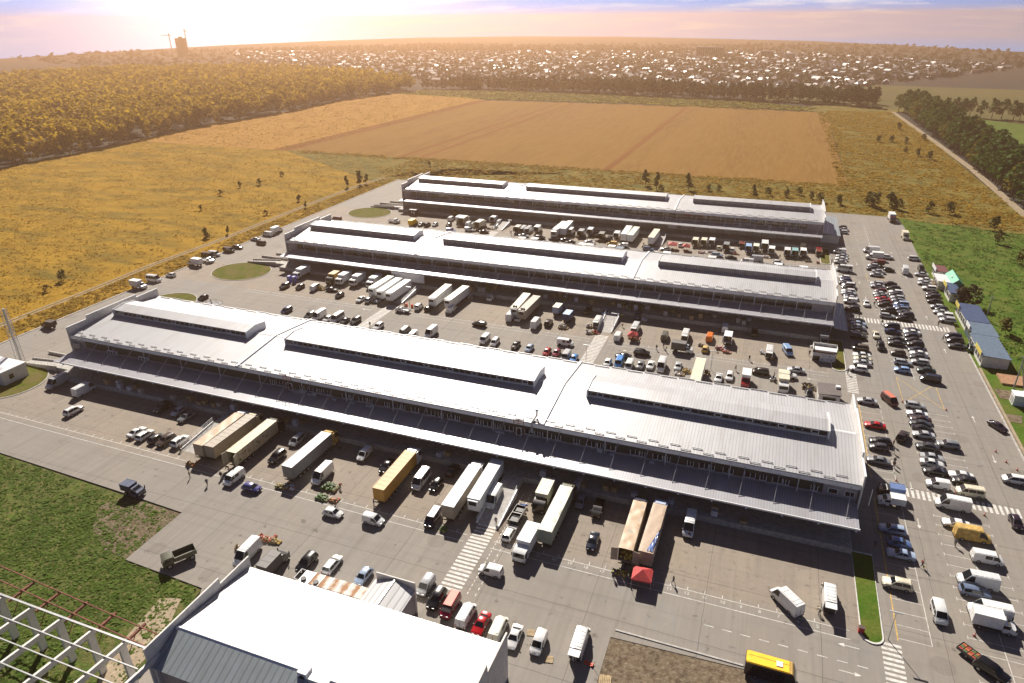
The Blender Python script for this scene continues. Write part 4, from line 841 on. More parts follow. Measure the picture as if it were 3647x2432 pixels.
('flatbed', -203.3, 199.6, 1.1, 'white', {}, 'low white flatbed beside the dark van on the left road', None),
('tallvan', -205.8, 203.3, 1.5, 'darkbrown', {}, 'dark brown long van on the left road by the grass circle', None),
('van', -206.4, 207.2, 0.7, 'white', {}, 'white van nosing out behind the dark brown long van', None),
('van', -204.3, 213.2, 0.1, 'darkbrown', {}, 'dark van parked on the left road, ahead of a dark car', None),
('estate', -204.0, 218.1, -0.9, 'black', {}, 'dark estate behind the dark van on the left road', None),
('sedan', -204.8, 230.1, 179.3, 'silver', {}, 'silver saloon at the left road edge above a dark people carrier', None),
('mpv', -198.6, 226.1, 178.8, 'darkbrown', {}, 'dark people carrier turning beside the silver saloon', None),
('van', -204.5, 237.8, 178.1, 'white', {}, 'white van at the left road edge below the white cube van', None),
('boxtruck', -203.5, 243.0, 90.4, 'white', {}, 'white cube van farthest along the left road', None),
('van', -189.7, 269.5, 179.1, 'dred', {}, 'dark red brown van beside the farther grass circle', None),
('hatch', -175.6, 167.4, -88.6, 'black', {}, 'black car by the near grass island', None),
('bigtruck', -157.3, 197.7, -92.0, 'white', {'box': 'white'}, 'white lorry with two blue portable toilets in front of it', None),
('suv', -156.2, 186.0, -88.2, 'dgrey', {}, 'dark off-roader just below the blue portable toilets', None),
('hatch', -150.5, 187.2, -89.1, 'black', {}, 'black hatchback glinting right of the portable toilets', None),
('van', -144.9, 188.4, 91.9, 'white', {}, 'white van next to the mustard heap of sacks', None),
('sedan', -138.4, 188.8, 1.7, 'black', {}, 'black saloon with a sun star right of the sack heap', None),
('bigtruck', -142.9, 197.0, -88.2, 'black', {'box': 'mustard'}, 'black lorry with a mustard roof box', None),
('bigtruck', -139.0, 197.3, -89.7, 'white', {'box': 'white'}, 'white box lorry between the black lorry and the larger white one', None),
('bigtruck', -133.6, 198.0, -92.1, 'white', {'box': 'white'}, 'large white refrigerated lorry', None),
('bigtruck', -126.9, 198.2, -88.9, 'white', {'box': 'white2'}, 'white lorry left of the three parallel white trailers', None),
('sedan', -131.2, 199.6, -91.4, 'grey', {}, 'grey car wedged between two white lorries', None),
('trailer', -121.0, 193.9, -90.9, 'cream2', {}, 'leftmost of three parallel white refrigerated trailers', None),
('trailer', -117.1, 192.3, -89.3, 'white2', {}, 'middle of three parallel white refrigerated trailers', None),
('trailer', -113.3, 191.8, -89.9, 'white', {}, 'right one of three parallel white refrigerated trailers', None),
('hatch', -132.7, 184.9, -90.4, 'black', {}, 'black hatchback alone in front of the white lorries', None),
('sedan', -123.9, 184.2, -88.1, 'white', {}, 'white saloon in front of the three parallel trailers', None),
('mpv', -120.8, 184.9, 90.5, 'silver', {}, 'silver people carrier beside the white saloon at the three trailers', None),
('hatch', -117.7, 185.5, -90.7, 'silver', {}, 'silver hatchback half in the shade of the three trailers', None),
('pickup', -105.6, 180.3, 178.9, 'white', {}, 'old white pickup crossing by the ramp with red barrels', None),
('minivan', -102.1, 184.7, 91.6, 'white', {}, 'white van by the red barrels', None),
('mpv', -141.3, 167.4, -90.1, 'dblue', {}, 'dark blue people carrier alone near the near warehouse roof', None),
('suv', -131.6, 166.3, -88.8, 'dgrey', {}, 'dark off-roader left of the white van at the roof edge', None),
('tallvan', -128.3, 166.6, -90.7, 'white', {}, 'white van between a dark off-roader and a white hatchback', None),
('hatch', -124.6, 166.0, -91.3, 'white', {}, 'white hatchback mostly hidden beside the white camper van', None),
('minibus', -121.7, 167.0, -89.8, 'white', {}, 'white van with two roof hatches', None),
('sedan', -118.8, 166.6, -88.6, 'dgrey', {}, 'dark saloon right of the van with two roof hatches', None),
('suv', -115.5, 167.6, -91.4, 'dgrey', {}, "dark grey off-roader left of the zebra crossing's lower end", None),
('suv', -106.3, 165.9, -88.7, 'white', {}, "white people carrier right of the zebra crossing's lower end", None),
('van', -96.9, 165.9, 91.9, 'navy', {}, 'dark blue van with a glinting roof at the near roof edge', None),
('van', -93.0, 163.1, -88.7, 'white', {}, 'white van whose roof only shows over the near warehouse eave', None),
('trailer', -97.8, 192.3, -88.6, 'cream', {'lettered': 1}, 'lettered white trailer with a dark cooling unit', None),
('trailer', -91.9, 192.8, -92.2, 'cream2', {}, 'white trailer with open rear doors at the dock beside wrapped pallets', None),
('minivan', -82.6, 199.8, 90.6, 'white2', {}, 'small white van alone in the shade of the middle warehouse', None),
('trailer', -69.6, 193.3, -88.4, 'cream', {}, 'left of two touching trailers with rooftop fans', None),
('trailer', -66.2, 192.1, -92.0, 'greybeige', {}, 'right of two touching trailers with a dark side stripe', None),
('tallvan', -70.4, 186.7, 89.0, 'white2', {}, 'white van at the nose of the two touching trailers', None),
('estate', -67.8, 186.9, 89.0, 'white', {}, 'white estate beside the van at the two touching trailers', None),
('van', -90.9, 186.1, 90.1, 'white', {}, 'white windowed van below the red flatbed trailer', None),
('hatch', -98.5, 184.6, 89.7, 'black', {}, 'black car with red reflections right of the white minivan', None),
('tallvan', -61.3, 184.0, 89.9, 'white', {}, 'white high van with a roof hatch in the sun', None),
('suv', -57.9, 186.2, 91.2, 'darkbrown', {}, 'dark brown crossover right of the van with the roof hatch', None),
('boxtruck', -57.8, 196.4, 87.8, 'blue', {'box': 'silverblue', 'roof': 'cream'}, 'pale blue box lorry half in the shade', None),
('boxtruck', -53.1, 192.0, 88.0, 'dblue', {'roof': 'stripe'}, 'blue box lorry with a cream stripe along its roof', None),
('suv', -77.8, 178.2, 178.4, 'black', {}, 'black off-roader driving left across the middle yard', None),
('tallvan', -88.7, 166.8, -91.7, 'white', {}, 'white tall van with side windows near the near roof edge', None),
('van', -71.9, 168.3, -91.9, 'white', {}, 'white van beside a white people carrier at the near roof edge', None),
('mpv', -68.4, 167.5, -87.9, 'white', {}, 'white people carrier beside the white van at the near roof edge', None),
('sedan', -62.0, 167.8, -88.4, 'darkbrown', {}, 'brown car with a blinding sun reflection', None),
('hatch', -57.6, 167.1, -91.8, 'silverblue', {}, 'silver blue hatchback right of the brown glinting car', None),
('hatch', -52.1, 166.5, -90.0, 'red', {}, 'bright red hatchback left of the darker red one', None),
('hatch', -49.4, 166.9, -90.8, 'crimson', {}, 'crimson hatchback right of the bright red one', None),
('van', -48.9, 173.9, -0.8, 'white', {}, 'white van driving right towards the zebra crossing', None),
('van', -46.2, 165.5, -90.7, 'silver', {}, 'silver van between the crimson hatchback and a blue car', None),
('hatch', -43.8, 165.1, -89.4, 'skyblue', {}, 'sky blue car peeping over the roof by the lamp post', None),
('vanopen', -43.5, 191.5, 90.4, 'white', {}, 'white van unloading onto a heap of sacks by the ramp', None),
('estate', -43.3, 200.3, -90.6, 'silverblue', {}, 'pale blue car in the shade left of the ramp rail', None),
('pickup', -48.8, 199.6, 88.6, 'black', {}, 'black pickup in the shade of the middle warehouse', None),
('van', -32.9, 200.9, -90.8, 'dblue', {}, 'blue van in deep shade right of the ramp', None),
('vanopen', -31.6, 190.8, 88.3, 'white2', {}, 'white van behind the small red awning', None),
('van', -35.4, 183.3, 90.2, 'white', {}, "white van right of the zebra crossing's top", None),
('van', -22.5, 188.2, 91.0, 'olive', {}, 'olive grey van in the sun in front of two walking people', None),
('vanopen', -16.7, 190.5, 89.5, 'white', {}, 'white van with black roof hatches and open rear', None),
('van', -9.9, 191.7, 88.2, 'orange', {}, 'bright orange van in the middle yard sun', None),
('hatch', -10.3, 183.6, 88.6, 'yellow', {}, 'small yellow van behind the orange van', None),
('boxtruck', -16.4, 180.6, -0.6, 'white', {'box': 'tarpgrey'}, 'white light lorry with a dark grey tarpaulin', None),
('sedan', -31.3, 171.3, 180.5, 'black', {}, 'black saloon behind the sky blue van', None),
('suv', -26.8, 174.9, 1.2, 'black', {}, 'black off-roader driving right in the middle yard', None),
('hatch', -34.4, 165.6, -90.5, 'white', {}, 'small white car left of the sky blue van', None),
('van', -31.5, 166.7, -88.7, 'skyblue', {}, 'sky blue van at the near roof edge', None),
('van', -28.5, 165.7, -89.5, 'white', {}, 'white van right of the sky blue van', None),
('sedan', -25.7, 167.4, -90.3, 'grey', {}, 'grey saloon third right of the sky blue van', None),
('sedan', -23.1, 168.2, -90.6, 'white', {}, 'white saloon between a grey saloon and a white van', None),
('tallvan', -20.2, 168.3, -90.0, 'white', {}, 'white van right of the white saloon at the near roof edge', None),
('sedan', -16.0, 170.0, -89.1, 'silver', {}, 'silver saloon left of a heap of crates', None),
('trailer', -10.3, 163.4, 89.7, 'cream', {}, 'long white trailer half hidden by the near warehouse roof', None),
('van', -6.2, 200.0, 90.9, 'white', {}, 'white cab-over van in the shade above the white unloading box lorry', None),
('boxopen', -4.8, 192.0, 89.8, 'white', {}, 'white box lorry open at the rear with traders around', None),
('vanopen', 6.8, 186.9, 88.9, 'white', {}, 'white van with its tailgate raised and crates around', None),
('van', 11.6, 189.8, -73.6, 'lblue', {}, 'pale blue van parked askew in the sun', None),
('boxtruck', 21.2, 199.5, -89.8, 'grey', {}, 'grey lorry in the shade behind the advertising booth', None),
('pickup', 2.3, 199.6, 90.9, 'black', {}, 'dark pickup in the shade with a light number plate', None),
('sedan', -5.1, 166.8, -91.9, 'white', {}, 'white saloon with a sunroof left of the white estate', None),
('estate', -2.5, 168.8, -90.3, 'white', {}, 'white estate nose to the near roof edge', None),
('boxtruck', 1.6, 167.2, -90.3, 'red', {'box': 'white'}, 'white box lorry with a red cab at the near roof edge', None),
('mpv', 5.0, 174.1, 181.7, 'darkbrown', {}, 'dark brown people carrier driving left', None),
('bigtruck', 10.6, 167.7, -88.1, 'white', {'box': 'cream', 'lettered2': 1}, 'white box lorry with lettering on its cream roof', None),
('sedan', 13.8, 178.5, 179.4, 'silver', {}, 'silver saloon driving left by the advertising booth', None),
('suv', 11.8, 174.3, 1.8, 'white', {}, 'white off-roader beside the lettered white box lorry', None),
('sedan', 16.9, 166.0, -88.7, 'black', {}, 'black car under the heap of crates by the brown hut', None),
('flatbed', -162.0, 275.1, -1.0, 'white', {}, 'white flatbed lorry near the farther grass circle', None),
('boxtruck', -151.3, 273.9, 89.8, 'yellow', {}, "yellow box van at the back yard's left end", None),
('sedan', -147.6, 274.5, -91.7, 'navy', {}, 'dark saloon right of the yellow box van', None),
('suv', -144.6, 275.0, 91.4, 'black', {}, 'black off-roader in the trio right of the yellow box van', None),
('hatch', -141.3, 276.3, -89.3, 'silver', {}, 'silver car in the trio right of the yellow box van', None),
('van', -138.3, 287.2, 91.7, 'white', {}, 'white van at the shade edge of the back yard', None),
('boxtruck', -139.4, 294.9, 91.3, 'darkbrown', {}, 'dark box lorry inside the warehouse shade', None),
('hatch', -135.1, 277.8, -89.3, 'black', {}, 'dark small car below the white van at the shade edge', None),
('bigopen', -130.0, 284.4, 91.0, 'greybeige', {}, 'big box lorry with open dark rear and cream roof, back yard left', None),
('boxtruck', -133.2, 286.4, 90.3, 'white', {}, 'white lorry mostly behind the big open box lorry', None),
('van', -126.6, 281.5, 88.3, 'white', {}, 'white van right of the big open box lorry', None),
('van', -123.8, 281.1, 90.4, 'silver', {}, 'silver van between a white van and a cream-roofed box lorry', None),
('bigopen', -120.3, 280.6, 87.8, 'cream', {}, 'cream-roofed box lorry with open rear, left of the green tarpaulin', None),
('boxopen', -117.8, 291.7, 88.4, 'white', {}, 'white box lorry left of the ramp in the back yard', None),
('van', -114.4, 289.0, 91.2, 'white2', {}, 'white van against the ramp rail in the back yard', None),
('minivan', -122.9, 273.5, -2.0, 'white', {}, 'white van driving right in front of the open box lorries', None),
('minivan', -130.2, 269.6, -1.8, 'bluewhite', {}, 'blue and white van peeping over the middle roof', None),
('sedan', -115.4, 272.8, -1.8, 'black', {}, "black car with trader's table by the green tarpaulin", None),
('boxopen', -101.6, 279.6, 91.7, 'greybeige', {}, 'box lorry with pale tarpaulin roof right of the ramp', None),
('vanopen', -99.7, 281.1, 88.6, 'white', {}, 'white open van right of the pale tarpaulin lorry', None),
('vanopen', -97.2, 281.5, 87.9, 'white2', {}, 'second white open van right of the pale tarpaulin lorry', None),
('boxopen', -93.4, 282.4, 91.5, 'white', {}, 'white box lorry with its door swung open', None),
('semi', -83.3, 282.6, -91.7, 'white', {'cab': 'white'}, 'white articulated lorry facing the camera in the back yard', None),
('trailer', -80.8, 284.4, 91.5, 'white2', {}, 'white trailer with its back to the camera beside the facing lorry', None),
('boxopen', -78.6, 283.5, 90.8, 'white', {}, 'small white box lorry right of the two long white trailers', None),
('boxopen', -73.4, 282.7, 91.5, 'grey', {}, 'grey box lorry right of the small white one', None),
('boxopen', -70.3, 286.3, 92.0, 'white2', {'cab': 'red'}, 'white box lorry with a red cab', None),
('pickup', -67.4, 284.7, 90.3, 'dgrey', {}, 'dark pickup carrying pallets beside the red-cabbed lorry', None),
('boxopen', -64.0, 281.3, 91.3, 'olive', {}, 'low lorry with a cream tarpaulin', None),
('van', -60.4, 279.7, 88.0, 'black', {}, 'dark van right of the cream tarpaulin lorry', None),
('boxopen', -58.1, 284.5, 91.2, 'white', {}, 'white box lorry left of the two touching long trailers', None),
('sedan', -96.7, 272.9, 0.0, 'silver', {}, 'silver saloon in front of the white open vans', None),
('suv', -89.0, 272.1, 0.9, 'black', {}, 'black off-roader below the white box lorry with the swung door', None),
('sedan', -83.1, 272.6, 178.3, 'black', {}, 'black saloon in front of the facing articulated lorry', None),
('sedan', -77.6, 272.8, 1.1, 'dgrey', {}, 'dark saloon behind another black one, back yard centre', None),
('sedan', -75.0, 270.1, 181.9, 'black', {}, 'black saloon at the middle roof edge, back yard centre', None),
('sedan', -67.2, 273.2, -1.9, 'white', {}, 'white saloon by the flat white awnings', None),
('minivan', -57.8, 273.4, 179.2, 'yellow', {}, 'yellow van in the back yard centre', None),
('minivan', -52.9, 272.7, 180.3, 'white', {}, 'white hatchback right of the yellow van', None),
('trailer', -54.3, 284.8, 91.4, 'white', {}, 'left of two touching long white trailers in the back yard', None),
('trailer', -51.2, 284.2, 88.9, 'cream2', {}, 'right of two touching long white trailers in the back yard', None),
('trailer', -42.3, 283.5, 88.6, 'cream', {}, 'long trailer standing alone left of the red tents', None),
('suv', -42.3, 271.0, -1.1, 'bluegrey', {}, 'blue grey estate car below the lone long trailer', None),
('hatch', -30.7, 281.5, 90.5, 'white', {}, 'white car between the two red tents', None),
('sedan', -35.7, 273.8, 181.1, 'silver', {}, 'silver car in front of the larger red tent', None),
('boxopen', -25.2, 285.4, 89.5, 'cream', {}, 'cream box lorry right of the smaller red tent', None),
('boxopen', -21.8, 286.2, 89.4, 'olive', {'box': 'cream'}, 'open lorry with chrome bull bar and cream cover', None),
('boxopen', -18.7, 287.2, 89.5, 'white', {}, 'white box lorry right of the cream-covered one', None),
('hatch', -15.4, 282.3, 89.3, 'cream', {}, 'small cream car between two box lorries', None),
('boxopen', -12.6, 283.0, 89.6, 'grey', {}, 'grey box lorry left of the first tomato lorry', None),
('minivan', -10.0, 280.8, 88.2, 'white', {}, 'small white van left of the first tomato lorry', None),
('tomato', -6.9, 288.5, 90.0, 'black', {}, 'dark lorry heaped with tomato crates left of the blue box lorry', None),
('boxopen', -4.1, 283.6, 92.1, 'lblue', {}, 'blue-roofed box lorry next to the tomato lorry', None),
('boxopen', -1.2, 284.6, 89.6, 'cream2', {}, 'low cream box lorry right of the blue-roofed one', None),
('bigopen', 1.9, 288.6, 91.1, 'white2', {}, "tall cream box lorry in the back yard's right half", None),
('boxopen', 4.8, 283.2, 88.5, 'white', {}, 'white lorry right of the tall cream one', None),
('boxopen', 10.6, 283.3, 90.8, 'white2', {}, 'white box lorry left of the teal one', None),
('boxopen', 13.4, 283.5, 91.1, 'teal', {}, 'teal-roofed box lorry in the back yard', None),
('boxtruck', 16.6, 295.0, 90.8, 'greybeige', {}, 'grey lorry with a cluttered roof behind the white one', None),
('boxopen', 16.5, 284.6, 90.1, 'white', {}, 'white lorry in front of the cluttered grey one', None),
('tomato', 22.4, 287.7, 89.9, 'red', {}, "lorry heaped with tomato crates at the back yard's right end", None),
('tallvan', -0.8, 270.7, 180.6, 'silver', {}, 'silver van passing at the middle roof edge', None),
('van', -3.7, 267.6, 181.7, 'white', {}, 'white van with roof showing over the middle warehouse', None),
('suv', -15.3, 272.0, -1.5, 'silverblue', {}, 'silver off-roader behind the flat cream awning', None),
('sedan', -9.8, 270.7, -1.8, 'black', {}, 'black saloon left of the silver van at the roof edge', None),
('hatch', 7.6, 271.0, 1.1, 'white', {}, 'white hatchback behind the white flat awning', None),
('tallvan', -77.1, 71.2, -88.2, 'white', {}, "long white van with cartons beside the white building's top corner", None),
('boxtruck', -70.9, 70.6, 90.1, 'dgrey', {'box': 'tarpgrey'}, 'dark lorry with grey tarpaulin roof right of the long white van', None),
('suv', -66.0, 73.1, -90.3, 'black', {}, 'black car nose to the rust-stained container', None),
('estate', -61.6, 74.3, 91.0, 'white', {}, 'white estate car above the rust-stained container', None),
('hatch', -55.0, 73.7, -91.4, 'silverblue', {}, 'silver hatchback left of the small gabled annex', None),
('minivan', -44.0, 75.3, -91.0, 'silver', {}, 'silver van right of the gabled annex, first in the near row', None),
('suv', -41.1, 73.4, -91.3, 'black', {}, 'black off-roader left of the orange-roofed red van', None),
('van', -38.3, 72.7, -89.6, 'crimson', {'roof': 'salmon'}, 'red van with orange roof in the near row', None),
('van', -35.2, 71.9, 89.2, 'white2', {}, 'white windowed van between a red van and a red car', None),
('sedan', -32.3, 71.2, -91.2, 'red', {}, 'glossy red saloon in the near row', None),
('van', -29.4, 71.1, 90.8, 'cream2', {}, 'cream white van right of the red saloon', None),
('sedan', -26.6, 70.6, -88.0, 'white', {}, 'white saloon at the corner of the white building', None),
('minivan', -22.7, 70.7, -90.9, 'white', {}, 'white van beside a wooden pallet, near row', None),
('vanopen', -16.9, 73.0, 90.9, 'white', {}, 'white van with open tailgate near the bottom edge', None),
]
# ------------------------------------------------------------------ vehicles (+X is forward, origin on the ground)
SPEC = dict(  # L, W, H, rear-window base x/z, roof rear, roof front, cowl x/z, belt, nose, tail
 sedan=(4.6,1.78,1.45,-1.55,1.02,-.8,.3,1.05,.98,.90,.84,.98), hatch=(4.0,1.72,1.5,-1.85,.98,-1.35,.35,1.05,1.0,.92,.86,.95),
 estate=(4.6,1.78,1.48,-2.12,.95,-1.75,.35,1.1,.98,.90,.84,.95), suv=(4.6,1.86,1.75,-2.15,1.1,-1.8,.45,1.1,1.14,1.05,1.02,1.1),
 mpv=(4.5,1.82,1.72,-2.12,1.05,-1.85,.75,1.55,1.08,1.0,.92,1.05), minivan=(4.2,1.76,1.85,-2.0,1.1,-1.92,.55,1.3,1.1,1.02,.98,1.1),
 estatevan=(4.7,1.84,1.9,-2.25,1.1,-2.1,.9,1.75,1.14,1.05,1.0,1.1), van=(4.9,1.88,2.0,-2.36,1.2,-2.28,1.15,1.8,1.2,1.12,1.08,1.2),
 tallvan=(5.9,2.0,2.6,-2.88,1.3,-2.82,1.35,2.25,1.3,1.2,1.12,1.3), minibus=(5.8,1.98,2.5,-2.82,1.3,-2.76,1.5,2.3,1.3,1.2,1.12,1.3),
 minibuslow=(4.9,1.88,2.0,-2.36,1.2,-2.28,1.15,1.8,1.2,1.12,1.08,1.2))
GL = M('glass dark')
def car_meshes(ty, ribs=False):
    L, W, H, xr0, zr0, xr1, xf1, xf0, zf0, belt, nose, tail = SPEC[ty]; hw = W/2; wt = hw*(.70 if ty in ('sedan','hatch','estate','mpv') else .78 if ty == 'suv' else .86)
    def wz(z): return hw-(hw-wt)*max(0, min(1, (z-belt)/(H-belt)))
    zb = .26 if ty not in ('suv',) else .36
    st = [(-L/2,.45,tail*.85,.82), (-L/2+.1,.3,tail,.95)]
    if xr0 > -L/2+.2: st.append((-L/2+.35,zb,tail+.02,1))
    st += [(xr0,zb,zr0,1), (xr1,zb,H-.03,1), ((xr1+xf1)/2,zb,H,1), (xf1,zb,H-.04,1), (xf0,zb,zf0,1), (L/2-.45,zb,nose+.03,.98), (L/2-.12,.32,nose-.12,.90), (L/2,.42,nose-.28,.78)]
    vs, fs = [], []
    for x, z0, zt, k in st:
        zbl = min(belt, zt-.02); w = hw*k; wtop = min(wz(zt), w-.05)
        cr = .035 if zt > belt+.2 else .03
        ring = [(-w*.9,z0),(-w,z0+.18),(-w,zbl),(-wtop,zt-.03),(-wtop+.06,zt),(0,zt+cr)]
        ring = ring+[(-y,z) for y, z in ring[4::-1]]
        vs += [(x, y, z) for y, z in ring]
    n = 11
    for i in range(len(st)-1):
        for j in range(n): a = i*n+j; b = i*n+(j+1) % n; fs.append((a, b, b+n, a+n))
    fs.append(tuple(range(n-1,-1,-1))); fs.append(tuple((len(st)-1)*n+j for j in range(n)))
    m = MB().add(vs, fs); out = {}
    me = m.mesh('body', paint('white'), True, 42); out['body'] = me
    def sq(pts, name, mat=GL): # quad strip slightly proud
        return MB().poly(pts).mesh(name, mat)
    o = .015
    # windscreen and rear window, lying on the slopes
    def slope(xa, za, xb, zb_, s):
        d = Vector((xb-xa, 0, zb_-za)).normalized(); nrm = Vector((d.z, 0, -d.x))*s
        a = Vector((xa,0,za))+d*.05+nrm*o; b = Vector((xb,0,zb_))-d*.04+nrm*o; wa = wz(a.z)-.10; wb = wz(b.z)-.10
        return [(a.x,-wa,a.z+.025),(a.x,wa,a.z+.025),(b.x,wb,b.z+.03),(b.x,-wb,b.z+.03)]
    out['windscreen'] = sq(slope(xf0,zf0,xf1,H-.04,1), 'windscreen')
    if ty in ('tallvan','van') : out['rear_window'] = None
    else:
        q = slope(xr0,zr0,xr1,H-.03,-1); out['rear_window'] = sq(q[::-1], 'rear_window')
    def side(xa0, xa1, xb0, xb1, s, t0=.10, t1=.84):
        z0 = belt+(H-belt)*t0; z1 = belt+(H-belt)*t1; y0 = s*(wz(z0)+.012); y1 = s*(wz(z1)+.012)
        p = [(xa0,y0,z0),(xb0,y0,z0),(xb1,y1,z1),(xa1,y1,z1)]
        return MB().poly(p if s < 0 else p[::-1]).mesh('side_window', GL)
    out['side'] = []
    xm = (xr1+xf1)/2+.15
    if ty in ('tallvan','van','minivan'): spans = [(xf1-.55,xf1-.55,xf0-.12,xf1+.12)]+([(xf1-1.75,xf1-1.75,xf1-.7,xf1-.7)] if ty == 'van' else [])
    elif ty in ('minibus','minibuslow','estatevan'):
        n_ = 4 if ty == 'minibus' else 3; spans = [(xf1-.5,xf1-.5,xf0-.12,xf1+.12)]; a = xf1-.62; stp = (a-xr1-.2)/(n_-1)
        for i in range(n_-1): spans.append((a-(i+1)*stp+.08,a-(i+1)*stp+.08,a-i*stp,a-i*stp))
    else: spans = [(xm+.04,xm+.04,xf0-.22,xf1-.02),(max(xr0+.3,xr1-.35) if ty == 'sedan' else xr1-.05,xr1+.14,xm-.04,xm-.04)]
    for s in (-1, 1):
        for sp in spans: out['side'].append(side(*sp, s))
    rr = .31 if H < 1.6 else .36; wh = MB().tube((0,-.1,0),(0,.1,0),rr,n=14); tyre = wh.mesh('wheel', M('tyre'), True)
    rim = MB().tube((0,-.115,0),(0,.115,0),rr*.62,n=10).mesh('rim', M('rim'))
    out['wheel'] = tyre; out['rim'] = rim; out['wheels'] = [(sx*L*.29+(.0 if sx > 0 else .02), sy*(hw-.07), rr) for sx in (-1,1) for sy in (-1,1)]
    out['head'] = [MB().box(L/2-.30,L/2-.03,s*hw*.52-.17,s*hw*.52+.17,nose-.32,nose-.13).mesh('headlight', M('head lamp')) for s in (-1,1)]
    out['tail'] = [MB().box(-L/2-.012,-L/2+.1,s*hw*.76-.1,s*hw*.76+.1,tail*.62,tail*.62+.22).mesh('tail_light', M('tail lamp')) for s in (-1,1)]
    out['mirror'] = [MB().box(xf0-.38,xf0-.22,s*(hw+.09)-.09,s*(hw+.09)+.09,belt+.04,belt+.2).mesh('mirror', M('black plastic')) for s in (-1,1)]
    out['bumper'] = [MB().box(L/2-.1,L/2+.05,-hw*.8,hw*.8,.34,.52).mesh('bumper', M('black plastic')), MB().box(-L/2-.05,-L/2+.1,-hw*.85,hw*.85,.36,.52).mesh('bumper', M('black plastic'))]
    if ty in ('van','tallvan','minibus','minibuslow'):
        m = MB()
        for i in range(5): x = xr1+.4+i*(xf1-xr1-.6)/5; m.box(x,x+.5,-wt*.8,wt*.8,H+.0,H+.045)
        out['extra'] = [('roof_rib', m.mesh('roof_rib', paint('white')), True)]
        if ty == 'minibus': out['extra'].append(('roof_hatch', MB().box(-.4,.2,-.35,.35,H+.03,H+.11).mesh('roof_hatch', M('galvanised')), False))
        m = MB().box(-L/2-.02,-L/2+.0,-.02,.02,.5,H-.25); out['extra'].append(('door_seam', m.mesh('door_seam', M('black plastic')), False))
    elif ty == 'suv': out['extra'] = [('roof_rail', MB().tube((-1.5,s*wt*.86,H+.06),(.3,s*wt*.86,H+.06),.03,n=5).mesh('roof_rail', M('black plastic')), False) for s in (-1,1)]
    else: out['extra'] = []
    return out
_CM = {}
def setmat(o, m): o.material_slots[0].link = 'OBJECT'; o.material_slots[0].material = m
VN = dict(sedan='saloon_car', hatch='hatchback_car', estate='estate_car', suv='off_roader', mpv='people_carrier', minivan='small_van', estatevan='estate_van', van='panel_van', tallvan='tall_panel_van', minibus='minibus', minibuslow='minibus')
def car(ty, T, col, near, opt):
    k = ty
    if k not in _CM: _CM[k] = car_meshes(ty)
    q = _CM[k]; P = paint(col)
    b = put('body', q['body'], T); setmat(b, P)
    put('windscreen', q['windscreen'], T)
    if q['rear_window']: put('rear_window', q['rear_window'], T)
    for s in q['side']: put('side_window', s, T)
    for l in q['wheels']:
        w = put('wheel', q['wheel'], T, l)
        if near: put('rim', q['rim'], w)
    for s in q['head']: put('headlight', s, T)
    if near:
        for s in q['tail']: put('tail_light', s, T)
        for s in q['mirror']: put('mirror', s, T)
        for s in q['bumper']: put('bumper', s, T)
    if near or ty in ('van','tallvan','minibus'):
        for nme, me, pt in q['extra']:
            o = put(nme, me, T)
            if pt: setmat(o, P)
    if 'roof' in opt:
        L, W, H = SPEC[ty][:3]; xr1, xf1 = SPEC[ty][5:7]
        o = put('roof_panel', MB().box(xr1+.05,xf1-.05,-W*.36,W*.36,H+.02,H+.06).mesh('roof_panel', paint(opt['roof'], True)), T)
_TM = {}
def cached(key, fn):
    if key not in _TM: _TM[key] = fn()
    return _TM[key]
def cab_mesh(L, W, z0, H, low):
    """cab-over lorry cab, front at x=L"""
    def fn():
        f = .18 if not low else .7; zw = z0+(H-z0)*.42
        prof = [(0,z0),(L-.05,z0),(L,z0+.3),(L,zw),(L-f*.6,H-.18),(L-f-.25,H),(0,H)]
        if low: prof = [(0,z0),(L,z0),(L+.05,z0+.4),(L-.1,z0+.85),(L-.75,z0+1.05),(L-1.35,H-.1),(L-1.6,H),(0,H)]
        m = MB().extr(prof, 'y', -W/2, W/2); return m.mesh('cab', paint('white'), True, 30), prof
    return cached(('cab', L, W, z0, H, low), fn)
def lorry(T, x0, L, W, z0, H, P, near, low=False):
    """cab standing from x0 forwards"""
    me, prof = cab_mesh(L, W, z0, H, low); c = put('cab', me, T, (x0,0,0)); setmat(c, P)
    if low: a, b = (L-.75,z0+1.05), (L-1.35,H-.1)
    else: a, b = (L,z0+(H-z0)*.46), (L-.11,H-.22)
    d = Vector((b[0]-a[0],0,b[1]-a[1])).normalized(); nn = Vector((d.z,0,-d.x))*.02; a = Vector((a[0],0,a[1]))+nn; b = Vector((b[0],0,b[1]))+nn
    put('windscreen', cached(('ws',L,W,H,low), lambda: MB().poly([(a.x,-W*.44,a.z),(a.x,W*.44,a.z),(b.x,W*.42,b.z),(b.x,-W*.42,b.z)]).mesh('windscreen', GL)), T, (x0,0,0))
    zb = z0+(H-z0)*.48; xe = L-(1.0 if low else .25)
    for s in (-1, 1):
        put('side_window', cached(('sw',L,W,H,low,s), lambda: MB().box(xe-1.0,xe,s*W/2-.012,s*W/2+.012,zb,H-.28).mesh('side_window', GL)), T, (x0,0,0))
        put('headlight', cached(('hl',L,W,z0,s,low), lambda: MB().box(L-.06,L+.04+.03*low,s*W*.37-.2,s*W*.37+.2,z0+.12,z0+.34).mesh('headlight', M('head lamp'))), T, (x0,0,0))
        if near: put('mirror', cached(('mi',L,W,H,s), lambda: MB().box(L-.35,L-.2,s*(W/2+.18)-.08,s*(W/2+.18)+.08,zb,zb+.6).mesh('mirror', M('black plastic'))), T, (x0,0,0))
    put('bumper', cached(('bu',L,W,z0), lambda: MB().box(L-.1,L+.08,-W/2+.02,W/2-.02,z0-.25,z0+.02).mesh('bumper', M('black plastic'))), T, (x0,0,0))
